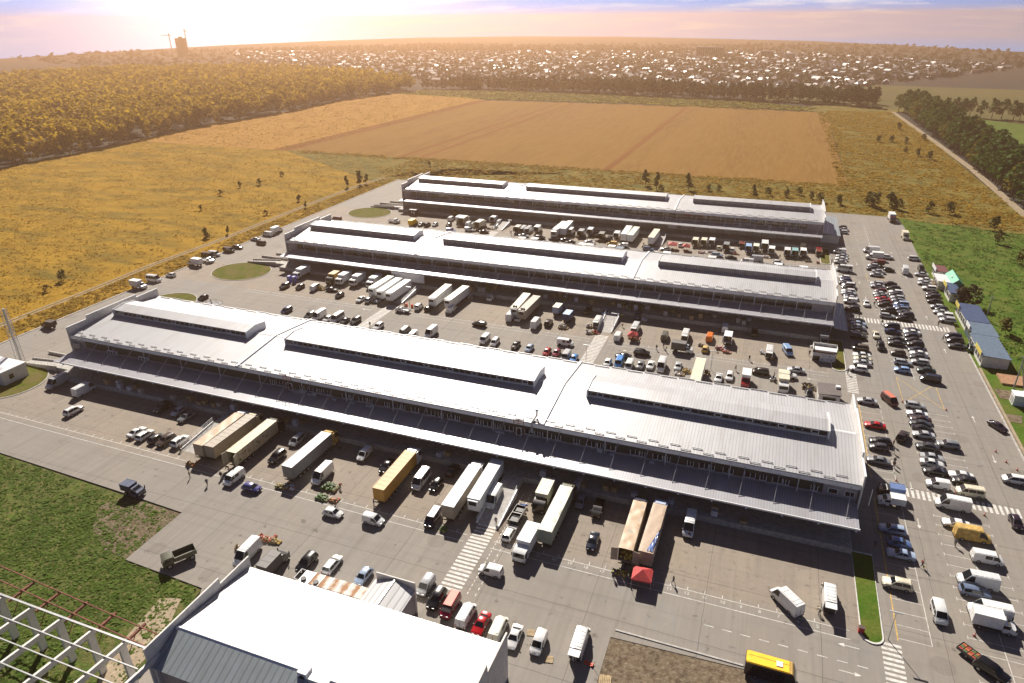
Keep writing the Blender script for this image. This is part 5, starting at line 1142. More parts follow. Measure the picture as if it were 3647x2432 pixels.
def wheels(T, xs, W, r, near):
    tm = cached(('tw',r), lambda: MB().tube((0,-.15,0),(0,.15,0),r,n=14).mesh('wheel', M('tyre'), True)); rm = cached(('tr',r), lambda: MB().tube((0,-.165,0),(0,.165,0),r*.55,n=10).mesh('rim', M('rim')))
    for x in xs:
        for s in (-1,1):
            w = put('wheel', tm, T, (x,s*(W/2-.2),r))
            if near: put('rim', rm, w)
def boxbody(T, x0, x1, W, z0, z1, side, roof, open_=False, ribs=False, fill=None, near=True, doors=True):
    if not open_:
        b = put('cargo_box', cached(('cb',x0,x1,W,z0,z1), lambda: MB().box(x0,x1,-W/2,W/2,z0,z1).mesh('cargo_box', paint('white'))), T); setmat(b, side)
        for s in (-1,1): 
            d = put('rear_door', cached(('rd',x0,W,z0,z1,s), lambda: MB().box(x0-.03,x0-.005,min(0,s*(W/2-.06))+.02*(s>0),max(0,s*(W/2-.06))-.02*(s<0),z0+.08,z1-.08).mesh('rear_door', paint('white'))), T); setmat(d, side)
    else:
        m = cached(('co',x0,x1,W,z0,z1), lambda: MB().box(x0,x1,-W/2,-W/2+.06,z0,z1).box(x0,x1,W/2-.06,W/2,z0,z1).box(x0,x1,-W/2+.06,W/2-.06,z1-.06,z1).box(x0,x1,-W/2+.06,W/2-.06,z0,z0+.08).box(x1-.06,x1,-W/2+.06,W/2-.06,z0+.08,z1-.06).mesh('cargo_box', paint('white')))
        b = put('cargo_box', m, T); setmat(b, side)
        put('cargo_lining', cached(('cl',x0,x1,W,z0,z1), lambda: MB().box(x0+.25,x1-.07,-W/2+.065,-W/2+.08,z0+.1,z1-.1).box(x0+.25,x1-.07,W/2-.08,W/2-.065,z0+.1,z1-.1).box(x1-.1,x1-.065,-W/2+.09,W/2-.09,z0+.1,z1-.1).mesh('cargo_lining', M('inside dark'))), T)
        if doors:
            for s in (-1,1):
                d = put('rear_door', cached(('od',W,z0,z1,s), lambda: MB().box(-W/2+.05,0,-.03,.03,z0+.05,z1-.05).mesh('rear_door', paint('white'))), T, (x0-.01,s*(W/2+.03),0), s*R(-12)); setmat(d, side)
        cg = MB(); rnd = random.Random(int(x0*10+x1*7))
        for i in range(14): 
            xx = x0+.3+rnd.random()*min(3,(x1-x0)*.6); yy = rnd.uniform(-W/2+.4,W/2-.4); zz = z0+.1+rnd.randint(0,3)*.36; cg.box(xx,xx+.5,yy-.28,yy+.28,zz,zz+.33,i % 2)
        put('load', cg.mesh('load', [M('wood'), M('sack')]), T)
    rf = put('roof_skin', cached(('rs',x0,x1,W,z1), lambda: roofskin(x0,x1,W,z1)), T); setmat(rf, roof)
def roofskin(x0, x1, W, z1):
    m = MB(); m.box(x0-.02,x1+.02,-W/2-.02,W/2+.02,z1+.004,z1+.05)
    for s in (-1,1): m.box(x0-.03,x1+.03,s*W/2-.045,s*W/2+.045,z1-.06,z1+.08)
    n = int((x1-x0)/1.3)
    for i in range(1,n): x = x0+i*(x1-x0)/n; m.box(x-.03,x+.03,-W/2+.05,W/2-.05,z1+.051,z1+.075)
    return m.mesh('roof_skin', paint('white'))
def wrinkled(x0, x1, W, z1, amp, seed):
    """sagging, creased tarpaulin roof"""
    rnd = random.Random(seed); nx, ny = 34, 7; m = MB(); vs = []
    ph = [(rnd.uniform(0,6), rnd.uniform(.8,2.6), rnd.uniform(-1.5,1.5)) for _ in range(6)]
    for i in range(nx+1):
        for j in range(ny+1):
            x = x0+(x1-x0)*i/nx; y = -W/2-.02+(W+.04)*j/ny
            z = z1+.06+amp*(sum(math.sin(p+k*x+l*y*2) for p, k, l in ph)/6+rnd.uniform(-.3,.3)) if 0 < j < ny else z1+.02
            vs.append((x,y,z))
    fs = [(i*(ny+1)+j,(i+1)*(ny+1)+j,(i+1)*(ny+1)+j+1,i*(ny+1)+j+1) for i in range(nx) for j in range(ny)]
    return m.add(vs,fs).mesh('tarp_roof', paint('white'), True, 60)
ROOFC = dict(tarpwhite=.12, tan=.10, tan2=.05)
def trailer(T, col, side, near, kind_='closed', tractor=None, reefer=False, opt={}):
    L, W, z0, z1 = 13.6, 2.5, 1.15, 3.95; x0, x1 = -L/2, L/2
    P = paint(side, True); Rf = paint(col, True)
    if kind_ == 'closed': 
        b = put('trailer_box', cached('tb', lambda: MB().box(x0,x1,-W/2,W/2,z0,z1).mesh('trailer_box', paint('white'))), T); setmat(b, P)
        for s in (-1,1):
            d = put('rear_door', cached(('trd',s), lambda: MB().box(x0-.04,x0-.005,min(0,s*1.2)+.02*(s>0),max(0,s*1.2)-.02*(s<0),z0+.08,z1-.08).mesh('rear_door', paint('white'))), T); setmat(d, P)
    else:
        b = put('trailer_box', cached('tbo', lambda: MB().box(x0,x1,-W/2,-W/2+.05,z0,z1).box(x0,x1,W/2-.05,W/2,z0+.0,z1).box(x0,x1,-W/2+.05,W/2-.05,z1-.05,z1).box(x0,x1,-W/2+.05,W/2-.05,z0,z0+.1).box(x1-.06,x1,-W/2+.05,W/2-.05,z0+.1,z1-.05).mesh('trailer_box', paint('white'))), T); setmat(b, P)
        cg = MB(); rnd = random.Random(7)
        if kind_ == 'rear':
            for i in range(60): cg.lump((x0+.4+rnd.random()*3, rnd.uniform(-1,1), z0+.2+rnd.random()*1.2), .3, 0)
            put('sacks', cg.mesh('sacks', M('yellow produce')), T)
        else:
            for i in range(160): cg.lump((x0+.3+rnd.random()*12.8, rnd.uniform(-1.24,1.24), z0+.2+rnd.random()*1.9), .24, 0)
            o = put('produce', cg.mesh('produce', M('green produce')), T); o['kind'] = 'stuff'
        for s in (-1,1):
            d = put('rear_door', cached(('tod',s), lambda: MB().box(-1.2,0,-.03,.03,z0+.05,z1-.05).mesh('rear_door', paint('white'))), T, (x0-.01,s*(W/2+.04),0), s*R(-80 if kind_=='rear' else -14)); setmat(d, P)
    if kind_ == 'open':   # slatted flanks over the load
        m = MB()
        for s in (-1,1):
            for z in (1.5,2.0,2.5,3.0): m.box(x0+.4,x1-.4,s*(W/2+.03)-.02,s*(W/2+.03)+.02,z,z+.14)
            for i in range(9): x = x0+.5+i*1.56; m.box(x-.05,x+.05,s*(W/2+.06)-.02,s*(W/2+.06)+.02,z0,z1)
        put('side_slats', m.mesh('side_slats', M('wood')), T)
    if col in ROOFC: r = put('tarp_roof', wrinkled(x0,x1,W,z1,ROOFC[col],hash(col) % 97 if 0 else len(col)*13), T); setmat(r, Rf)
    else: r = put('roof_skin', cached('trs', lambda: roofskin(x0,x1,W,z1)), T); setmat(r, Rf)
    put('chassis', cached('tch', lambda: MB().box(x0+.1,x1-.3,-.5,.5,.75,z0).box(x0+.02,x0+.15,-1.15,1.15,.5,.68).mesh('chassis', M('chassis'))), T)
    wheels(T, (x0+2.2,x0+3.5,x0+4.8), W, .5, near)
    for s in (-1,1): put('side_guard', cached(('sg',s), lambda: MB().box(x0+5.6,x1-3.2,s*1.2-.03,s*1.2+.03,.55,.95).mesh('side_guard', M('dark steel'))), T)
    if reefer:
        u = put('cooling_unit', cached('cu', lambda: MB().box(x1+.005,x1+.5,-1.0,1.0,1.9,3.8).mesh('cooling_unit', paint('white'))), T); setmat(u, P)
        put('cooling_grille', cached('cg', lambda: MB().box(x1+.505,x1+.53,-.75,.75,2.75,3.55).mesh('cooling_grille', M('black plastic'))), u)
        put('landing_leg', cached('ll', lambda: MB().box(x1-2.4,x1-2.2,-.9,-.7,0,1.1).box(x1-2.4,x1-2.2,.7,.9,0,1.1).mesh('landing_leg', M('dark steel'))), T)
        if 'fans' in opt: put('roof_fan', MB().tube((x1-1,-.4,z1+.05),(x1-1,-.4,z1+.5),.35,n=10).tube((x1-1,.4,z1+.05),(x1-1,.4,z1+.5),.35,n=10).mesh('roof_fan', M('black plastic')), T)
    if tractor:
        P2 = paint(tractor); lorry(T, x1+.1, 2.25, 2.45, .75, 3.55, P2, near)
        put('tractor_frame', cached('tf', lambda: MB().box(x1-3.6,x1+2.1,-.45,.45,.55,.95).mesh('tractor_frame', M('chassis'))), T)
        wheels(T, (x1-2.6,x1+.95), 2.45, .5, near)
        d = put('wind_deflector', cached('wd', lambda: MB().extr([(x1+.2,3.56),(x1+1.5,3.56),(x1+.7,3.95),(x1+.2,3.95)], 'y', -.95, .95).mesh('wind_deflector', paint('white'))), T); setmat(d, P2)
    if 'lettered' in opt:
        o = put('lettering', text_mesh('AGROCOM' if 0 else 'tecaWe', 1.5, M('door grey'), .004), T, (0,1.262,2.5)); o.rotation_euler = (R(90),0,PI)
def vehicle(ty, x, y, ang, col, opt, label, row):
    near = y < 150; base = ty.split('_')[0]; L0 = 0
    grp = {'L':'cars in the lower double row','K':'cars in the kerbside column','M':'cars in the upper left column','N':'cars in the upper right column','R':'cars in the kiosk column','A':'cars by the grey annex'}.get(row)
    CAT = dict(sedan='car', hatch='car', estate='car', suv='car', mpv='car', minivan='van', estatevan='van', van='van', tallvan='van', vanopen='van', minibus='van', minibuslow='van', boxvan='van', bus='bus', pickup='pickup', trailer='trailer', openbed='trailer', flatbed='lorry')
    NM = dict(VN, vanopen='unloading_van', boxtruck='box_lorry', bigtruck='box_lorry', boxopen='box_lorry', bigopen='box_lorry', boxvan='box_van', bus='bus', pickup='pickup', trailer='refrigerated_trailer', openbed='open_trailer', flatbed='flatbed_lorry', tomato='produce_lorry', semi='articulated_lorry')
    if not grp:
        grp = {'car':'parked cars','van':'parked vans','lorry':'lorries','trailer':'parked trailers'}.get(CAT.get(base,'lorry'))
        if grp: grp += ' in the front yard' if y < 150 and x < 24 else ' in the lot' if x > 24 else ' in the middle yard' if y < 240 and x > -172 else ' in the back yard' if x > -172 else ' on the left road'
    T = thing(NM[base], label, CAT.get(base,'lorry'), (x,y,0), R(ang), grp)
    P = paint(col)
    if base in SPEC: car(base, T, col, near, opt)
    elif base == 'vanopen':
        car('tallvan', T, col, near, opt)
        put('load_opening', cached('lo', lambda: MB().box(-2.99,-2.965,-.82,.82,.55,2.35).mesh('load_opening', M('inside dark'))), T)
        d = put('tailgate', cached('tg', lambda: MB().box(-4.2,-2.95,-.85,.85,2.42,2.48).mesh('tailgate', paint('white'))), T); setmat(d, P)
    elif base in ('boxtruck','boxopen','bigtruck','bigopen','boxvan'):
        side = paint(opt.get('box',col if base in ('boxvan','boxopen','bigopen') or 'cab' in opt or opt.get('roof') else 'white'), True); cc = paint(opt.get('cab',col if base not in ('boxopen','bigopen') else 'white'))
        rc = opt.get('roof'); rf = side if not rc else (paint('lblue',True) if rc == 'stripe' else paint(rc,True))
        if base == 'boxtruck' and 'box' not in opt: side = paint(col,True); rf = side if not rc else rf
        if base in ('bigtruck','bigopen'): L, W, H, z1 = 7.6, 2.45, 2.7, 3.5; bl = 5.3
        elif base == 'boxvan': L, W, H, z1 = 4.6, 1.95, 2.0, 2.35; bl = 2.6
        else: L, W, H, z1 = 6.0, 2.15, 2.2, 3.0; bl = 4.0
        low = base != 'bigtruck' and base != 'bigopen'
        cl = L-bl-.15; x0 = -L/2
        boxbody(T, x0, x0+bl, W, .95 if low else 1.1, z1, side, rf, base in ('boxopen','bigopen'), near=near)
        lorry(T, x0+bl+.12, cl, W-.1, .5 if low else .7, H, cc, near, low)
        put('chassis', cached(('ch',L), lambda: MB().box(x0+.1,x0+bl+.6,-.4,.4,.5,.95 if low else 1.1).mesh('chassis', M('chassis'))), T)
        wheels(T, (x0+1.1,L/2-.95), W, .38 if low else .48, near)
        if rc == 'stripe': put('roof_stripe', MB().box(x0+.1,x0+bl-.1,-.4,.4,z1+.055,z1+.085).mesh('roof_stripe', paint('cream',True)), T)
        if 'lettered2' in opt: put('roof_lettering', text_mesh('Creme', .9, M('brick dark'), .002), T, (x0+2.4,0,z1+.09), PI/2)
        if col == 'tarpgrey' or opt.get('box') == 'tarpgrey': pass
    elif base in ('semi','trailer'):
        kd = {'semi_open':'open','semi_rear':'rear'}.get(ty,'closed')
        side = opt.get('side',{'tan':'greybeige','tan2':'greybeige','tarpwhite':'palegreen','white2':'white','cream2':'white','cream':'white'}.get(col,col))
        trailer(T, col, side, near, kd, opt.get('cab','white') if base == 'semi' else None, base == 'trailer', dict(opt, fans=1) if 'rooftop fans' in label or 'touching trailers' in label else opt)
        if 'torn' in label:
            m = MB(); vs = []; rnd = random.Random(4)
            for i in range(17):
                for j in range(7):
                    q = i/16; a = -6.4+6.2*q; wy = -1.28+max(0,(1-q))*1.2*(j/6) if j else -1.3
                    vs.append((a+rnd.uniform(-.1,.1), wy, 4.08+rnd.uniform(0,.12)-(1.2*(1-q*.6) if j == 0 else 0)))
            m.add(vs,[(i*7+j,(i+1)*7+j,(i+1)*7+j+1,i*7+j+1) for i in range(16) for j in range(6)])
            put('torn_tarp', m.mesh('torn_tarp', M('tarp blue'), True, 70), T)
    elif base == 'tomato':
        lorry(T, 1.3, 1.9, 2.2, .6, 2.3, P, near)
        m = cached(('tmb',), lambda: MB().box(-3,1.2,-1.1,-1.03,.9,2.2).box(-3,1.2,1.03,1.1,.9,2.2).box(-3,1.2,-1.03,1.03,.9,1.0).box(1.13,1.2,-1.03,1.03,1.0,2.2).mesh('cargo_bed', paint('white')))
        setmat(put('cargo_bed', m, T), paint('greybeige',True))
        rnd = random.Random(len(label)); g = MB()
        for i in range(5):
            for j in range(4): c = put('produce_crate', cached('pc', lambda: crate_mesh('red produce')), T, (-1.55+i*.62,-.75+j*.5,1.75+.04*((i+j)%2)))
        wheels(T, (-1.9,2.2), 2.2, .42, near); put('chassis', cached('tmc', lambda: MB().box(-2.9,2.4,-.4,.4,.5,.88).mesh('chassis', M('chassis'))), T)
    elif base in ('pickup','flatbed'):
        big = base == 'flatbed'; L = 5.6 if big else 4.9; W = 2.0 if big else 1.8; bl = L*.58; x0 = -L/2
        lorry(T, x0+bl+.06, L-bl-.1, W-.1, .45, 2.05 if big else 1.65, P, near, True)
        b = put('cargo_bed', cached(('bed',L), lambda: MB().box(x0,x0+bl,-W/2,W/2,.7,.82).box(x0,x0+bl,-W/2,-W/2+.05,.82,1.2).box(x0,x0+bl,W/2-.05,W/2,.82,1.2).box(x0,x0+.05,-W/2+.05,W/2-.05,.82,1.2).box(x0+bl-.05,x0+bl,-W/2+.05,W/2-.05,.82,1.2).mesh('cargo_bed', paint('white'))), T); setmat(b, P)
        put('chassis', cached(('bch',L), lambda: MB().box(x0+.1,L/2-.5,-.4,.4,.42,.69).mesh('chassis', M('chassis'))), T); wheels(T, (x0+1.0,L/2-.9), W, .35, near)
    elif base == 'openbed':
        setmat(put('cargo_bed', MB().box(-2.4,2.4,-1,1,.6,.72).box(-2.4,2.4,-1,-.95,.72,1.7).box(-2.4,2.4,.95,1,.72,1.7).box(-2.4,-2.35,-.95,.95,.72,1.7).box(2.35,2.4,-.95,.95,.72,1.7).box(-.05,.05,-.95,.95,.72,1.7).mesh('cargo_bed', paint('black')), T), P)
        for i in range(3): put('black_crate', MB().box(-1.9+i*1.4,-.8+i*1.4,-.7,.7,.73,1.35).mesh('black_crate', M('black plastic')), T)
        wheels(T, (-.5,.6), 2.0, .35, near); put('drawbar', MB().box(2.4,3.6,-.06,.06,.5,.62).mesh('drawbar', M('dark steel')), T)
    elif base == 'bus':
        L, W, H = 7.0, 2.35, 2.75
        prof = [(-L/2,.4),(L/2-.1,.4),(L/2,.9),(L/2-.05,1.4),(L/2-.45,2.45),(L/2-.9,H),(-L/2+.2,H),(-L/2,2.5)]
        setmat(put('body', MB().extr(prof,'y',-W/2,W/2).mesh('body', paint('white'), True, 30), T), paint('darkpurple'))
        rp = MB(); vs = []
        for x, k in ((-L/2+.05,.8),(-L/2+.3,1),(L/2-1.15,1)):
            vs += [(x,-W/2*1.0*k,H-.02),(x,-W/2*.85*k,H+.12),(x,W/2*.85*k,H+.12),(x,W/2*k,H-.02)]
        rp.add(vs,[(i*4+j,(i+1)*4+j,(i+1)*4+j+1,i*4+j+1) for i in range(2) for j in range(3)]+[(3,2,1,0),(8,9,10,11)])
        put('roof', rp.mesh('roof', paint('yellow', True)), T); put('front_cap', MB().extr([(L/2-1.1,H-.0),(L/2-1.1,H+.13),(L/2-.75,H+.05),(L/2-.5,2.5),(L/2-.6,2.45)],'y',-W/2*.93,W/2*.93).mesh('front_cap', paint('yellow')), T)
        put('roof_hatch', MB().box(.6,1.45,-.45,.45,H+.125,H+.22).mesh('roof_hatch', M('white metal')), T); put('roof_seam', MB().box(-L/2+.3,L/2-1.1,.28,.33,H+.122,H+.14).mesh('roof_seam', M('brick dark')), T)
        for s in (-1,1):
            for i in range(5): put('side_window', MB().box(-L/2+.35+i*1.2,-L/2+1.4+i*1.2,s*W/2-.012,s*W/2+.012,1.45,2.3).mesh('side_window', GL), T)
        put('windscreen', MB().poly([(L/2-.03,-1,1.45),(L/2-.03,1,1.45),(L/2-.42,.95,2.42),(L/2-.42,-.95,2.42)]).mesh('windscreen', GL), T)
        for s in (-1,1): put('headlight', MB().box(L/2-.05,L/2+.03,s*.8-.15,s*.8+.15,.7,.92).mesh('headlight', M('head lamp')), T)
        wheels(T, (-1.9,2.2), W, .42, True)
        put('door', MB().box(1.9,2.8,-W/2-.02,-W/2+.0,.5,2.3).mesh('door', M('black plastic')), T)
    return T
def crate_mesh(prod, w=.55, d=.42, h=.28):
    m = MB(); m.box(-w/2,w/2,-d/2,-d/2+.03,0,h).box(-w/2,w/2,d/2-.03,d/2,0,h).box(-w/2,-w/2+.03,-d/2+.03,d/2-.03,0,h).box(w/2-.03,w/2,-d/2+.03,d/2-.03,0,h).box(-w/2+.03,w/2-.03,-d/2+.03,d/2-.03,0,.04)
    rnd = random.Random(3)
    for i in range(9): m.lump((-w*.32+(i%3)*w*.32,-d*.3+(i//3)*d*.3,h*.85), .13, 1)
    return m.mesh('produce_crate', [M('wood'), M(prod)])
for v in VEH: vehicle(*v)
PPL = [
('bend', -107.9, 89.6, '', 'person in dark clothes stooping over the orange crates behind the tan lorry'),
('stand', -104.3, 86.1, '', 'person in dark clothes standing alone behind the tan lorry'),
('walk', -99.0, 85.3, '', 'person in dark clothes walking across the front yard'),
('stand', -98.0, 88.2, '', 'person in dark clothes beside the white ribbed-roof van'),
('bend', -113.6, 93.0, '', 'person in tan bending at the foot of the left ramp'),
('bend', -98.4, 90.8, '', 'person stooping behind the open-sided produce lorry'),
('stand', -63.4, 91.2, '', 'person in dark clothes at the rear of the mustard lorry'),
('bend', -70.9, 89.2, '', 'person in brown beside the melon heap'),
('bend', -72.9, 93.9, '', 'person in pink bending at the melon trailer'),
('walk', -39.0, 94.3, '', 'person in pale top walking at the top of the zebra crossing'),
('bend', -17.1, 69.9, 'white', 'person in white leaning into the back of the near white van'),
('walk', -5.5, 90.5, '', 'person in dark clothes walking right of the red tent'),
('stand', -15.2, 88.4, '', 'person in black at the left end of the green produce row'),
('stand', -14.0, 90.7, '', 'person in dark clothes left of the red tent'),
('stand', -12.7, 88.5, '', "person in grey at the red tent's left corner"),
('stand', -4.5, 102.6, '', 'person in dark clothes in front of the camper-like van'),
('bend', 17.2, 91.8, 'cream', 'person in cream top stooping behind the van with raised tailgate'),
('walk', 40.4, 116.9, '', 'person in grey walking below the yellow van'),
('walk', 34.0, 109.0, 'red', 'person in dark red jacket carrying a green bag'),
('stand', 26.9, 111.7, '', 'person in the shade at the warehouse corner'),
('stand', 33.9, 148.3, '', 'person in dark clothes nearest the maroon off-roader'),
('walk', 33.6, 145.3, '', 'person in dark clothes walking beside the parked dark grey hatchback'),
('stand', 33.3, 140.9, '', 'person in black by the grey saloon at the warehouse end'),
('stand', 33.0, 139.4, '', 'person in brown by the grey saloon at the warehouse end'),
('walk', -23.4, 179.5, '', 'person walking left of the pair behind the olive van'),
('walk', -21.7, 181.3, '', 'person close behind the olive grey van'),
('stand', -20.7, 179.3, '', 'person in dark clothes right of the pair behind the olive van'),
('bend', -36.0, 192.1, 'red', 'person in red pushing a cart along the ramp'),
('stand', -37.6, 198.8, 'yellow', 'person in a yellow vest on the shaded ramp'),
('bend', -45.2, 184.1, '', 'person stooping over sacks left of the ramp'),
('bend', -11.0, 185.1, '', 'person bending by the small yellow van'),
('walk', 1.8, 181.3, '', 'person walking alone in the sun of the middle yard'),
('stand', 17.4, 190.2, '', 'person standing at the advertising booth'),
('walk', -1.3, 173.8, 'cream', 'person in white top walking past the white estate'),
('stand', 8.3, 171.3, '', 'person beside the lettered white box lorry'),
('stand', 8.5, 173.1, '', 'person in grey behind the lettered white box lorry'),
('bend', -7.2, 184.5, '', 'person trading left of the open white box lorry'),
('walk', 26.7, 181.6, '', 'person crossing at the zebra by the grass island'),
('stand', -107.8, 185.3, '', 'person by the red barrels'),
('walk', -109.5, 166.3, '', 'person walking down the zebra crossing'),
('stand', 26.9, 278.1, '', 'person in black by the grass strip behind the middle warehouse'),
('walk', 37.9, 236.2, '', 'person walking near the driving white saloon'),
('stand', 33.4, 253.6, '', 'person standing behind the white people carrier in the kerbside column'),
('walk', 32.6, 224.3, '', 'person on the upper zebra crossing near the warehouse'),
('walk', 38.6, 220.3, '', 'person crossing beside the dark people carrier'),
('stand', 54.7, 225.3, '', "person standing just below the upper zebra crossing's right half"),
('walk', 54.0, 213.4, '', 'person walking beside the dark kiosk-side cars'),
('stand', -36.1, 280.3, '', 'person left of the larger red tent'),
('bend', -45.4, 277.2, '', 'person trading at the rear of the lone long trailer'),
('stand', 8.1, 277.9, '', "person in the sun left of the teal-roofed lorry's neighbour"),
('stand', 26.9, 279.1, '', "person at the grass strip at the back yard's right end"),
('stand', -103.4, 274.7, '', 'person with goods at the ramp of the back yard'),
('stand', -102.3, 276.9, '', 'person in dark clothes behind the pale tarpaulin lorry'),
]
ARMY = (-87.8, 66.2); FTR = (-168.2, 164.6); TYRE = (1.6, 175.1)
G, O, Rd, Ye, Sk = ['green produce'], ['orange produce','sack'], ['red produce','sack'], ['yellow produce','sack'], ['sack','poster']
HEAPS = [
 ('orange crates of vegetables behind the crumpled tan lorry',-107.8,89.6,40,1.4,1.0,.6,O,4,1), ('low stack of pale green vegetables behind the white yellow-cabbed lorry',-84.6,89.8,50,1.5,1.1,.5,G+Ye,5,2),
 ('brown sacks on a pallet in the shade of the white yellow-cabbed lorry',-82.2,90.2,30,1.6,1.2,.6,Sk,0,3), ('big heap of melons on boards right of a white high-roofed van',-75,93,120,2.6,2.2,.8,G,6,4),
 ('second lower heap of melons near the white leisure van',-74.5,89.7,90,2.0,1.6,.6,G,2,5), ('orange pepper boxes beside the lower melon heap',-72.0,89.6,26,1.0,.9,.4,O,3,6),
 ('pyramid of green cabbages beside the dark van with white roof',-47.5,89.4,50,1.2,1.2,.8,G,0,7), ('blue tarpaulin bundle at the top of the right ramp',-35.8,100.2,30,1.6,1.6,.8,['tarp blue'],0,8),
 ('red crates behind the tall van at the white building',-77.6,76,36,2.4,1.2,.7,Rd,6,9), ('yellow fruit boxes beside the red crates near the white building',-75.2,76,30,1.2,1.0,.6,Ye,2,10),
 ('small stack of cartons left of the van at the white building',-80.3,72.3,14,.9,.8,.8,Sk,2,11), ('long row of green and yellow produce left of the red tent',-14.4,89.7,70,2.6,1.0,.5,G+Ye,4,12),
 ('mustard sack heap beside the white van in the middle yard',-143,189,50,2.4,1.8,1.3,['sack','yellow produce'],2,13), ('wrapped silver grey pallets beside the white trailer',-91.2,199.4,60,3.0,2.4,1.9,['poster','sack'],2,14),
 ('red flatbed load below the wrapped pallets',-92.1,196.2,30,2.4,1.0,.6,Rd,2,15), ('grey tarpaulin heap of produce in the middle yard',-53.2,185.4,70,2.4,2.0,1.4,['sack','poster'],3,16),
 ('sacks behind the unloading van, the one nearest the hall',-45.6,188.8,50,1.8,1.6,1.0,Sk,3,17), ('dark sacks in the corner of the ramp and crossing',-44.6,184,40,1.6,1.4,.7,Sk,2,18), ('brown vegetable sacks touching the zebra crossing',-42.9,185.0,50,1.6,1.5,.7,Rd,2,19),
 ('red and white produce under the small red awning',-31.2,184.6,70,2.6,1.2,.6,Rd,4,20), ('dark crates by the small yellow van',-12.0,186.6,24,1.2,1.2,.7,Sk,2,21), ('heap of dark crates right of the silver saloon',-15.4,166.4,40,1.8,1.4,.6,Sk,3,22),
 ('mustard boxes left of the long half-hidden trailer',-13.6,168.6,50,1.8,1.8,1.1,Ye,3,23), ('dark scrap heap right of the long half-hidden trailer',-8.3,169.6,40,1.4,1.8,1.2,['chassis','sack'],0,24), ('trolley under a pale tarpaulin in shade',-30.6,198.6,26,1.8,1.2,1.3,['poster'],0,25),
 ('white and red boxes left of the open white box lorry',-6.4,186.0,40,2.0,1.6,.8,['poster','red produce'],4,26), ('red fruit boxes right below the open white box lorry',-4.7,184.4,40,1.5,1.2,.6,Rd,2,27), ('crates left of the van with raised tailgate in the middle yard',5.0,187.2,30,1.2,1.4,.8,Sk,3,28), ('dark crates at the rear of the van with raised tailgate',7.2,184.5,40,1.9,1.4,.6,['chassis','sack'],3,29),
 ('dark cargo beside the lettered white box lorry',8.2,171.5,34,1.2,2.0,1.0,['chassis','poster'],0,30), ('big heap of dark crates left of the brown hut',16.6,170.2,70,2.6,2.4,1.2,['chassis','sack'],5,31),
 ('brown boxes below the big open box lorry',-129.6,277.4,30,2.2,1.0,.6,O,3,32), ('green tarpaulin mound by the back yard ramp',-113.4,281,50,2.0,3.0,1.2,['green produce','poster'],0,33), ('brown goods beside the green tarpaulin mound',-116.1,279.3,30,1.6,1.2,.7,Sk,3,34),
 ('brown boxes at the pale tarpaulin lorry',-101.4,276.8,40,2.4,1.4,.8,Sk,4,35), ('dark boxes between the small white and the grey box lorries',-74.4,279.4,34,2.0,1.0,.7,['chassis','sack'],3,36), ('row of dark boxes behind the pallet-carrying pickup',-64.1,276.6,50,4.0,1.2,.6,['chassis','sack'],4,37), ('crates in front of the white lorry with the swung door',-96.8,279.4,30,1.6,1.2,.6,Sk,2,38),
 ('brown goods behind the lone long trailer',-44.3,275.8,50,3.0,1.6,.8,Sk,4,39), ('boxes under the larger red tent',-33.2,275.2,50,2.4,1.6,.6,Rd,3,40), ('white and red boxes below the cream-covered lorry',-21.5,275,60,2.8,1.4,.6,['poster','red produce'],4,41), ('red goods under the smaller red tent',-28,275.4,30,1.6,1.2,.6,Rd,2,42), ('boxes right of the cream-covered lorry',-18.2,277,40,1.8,1.2,.6,Sk,3,43),
 ('boxes below the tomato lorry, left one',-8.6,277.6,36,2.0,1.2,.6,Rd,3,44), ('white sacks below the tall cream box lorry',3.0,277.2,40,2.0,1.4,.6,['poster','sack'],3,45), ('dark crates below the teal-roofed lorry',18.2,277.4,40,2.0,1.4,.6,['chassis','sack'],3,46), ('round red basket by the right tomato lorry',22.0,276.4,24,.9,.9,.7,Rd,0,47)]
TENTS = [('larger near red gazebo behind two beige lorries',-10.5,88.7,3.3), ('larger red tent in the back yard',-33.4,276.7,3.6,'red canvas',2.1), ('smaller red tent right of the larger one in the back yard',-27.9,276.3,3.0,'red canvas',2.0), ('small red awning behind a white van in the middle yard',-31.2,183.9,2.8,'red canvas',1.9)]
AWN = [(-94.5,264.4,'cream flat awning in front of the silver saloon','wall cream'),(-89.1,265.2,'white flat awning below the black off-roader in the back yard','white metal'),(-68.2,264.4,'white flat awning left of a cream one','white metal'),(-65.0,264.5,'cream flat awning touching the white one','wall cream'),(-56.2,265.5,'white flat awning below the yellow van','white metal'),(-52.6,264.3,'pale blue flat awning right of the yellow van','roof blue pale'),(-33.8,264.2,'small white awning at the middle roof joint','white metal'),(-16.5,264.3,'cream flat awning over the silver off-roader','wall cream'),(7.6,263.7,'white flat awning over the white hatchback','white metal'),(16.4,263.1,'white flat awning nearest the right end of the middle hall','white metal')]
CONES = [(54.5,153.3,'orange cone farthest in the line of three at the right edge'),(55.6,149.5,'middle orange cone of three at the right edge'),(57.0,147.0,'orange cone nearest the white people carrier'),(33.0,134.5,'orange cone at the left end of the near zebra crossing'),(43.3,133.7,'orange cone between the white van and beige minibus'),(38.4,170.2,'orange cone at the left corner of the yellow cross box'),(47.7,169.4,'orange cone at the right corner of the yellow cross box'),(47.3,128.2,'orange cone right of the long white van'),(39.3,95.4,'red cone beside the white box lorry at the right edge'),(47.8,222.6,'orange cone on the upper zebra crossing')]
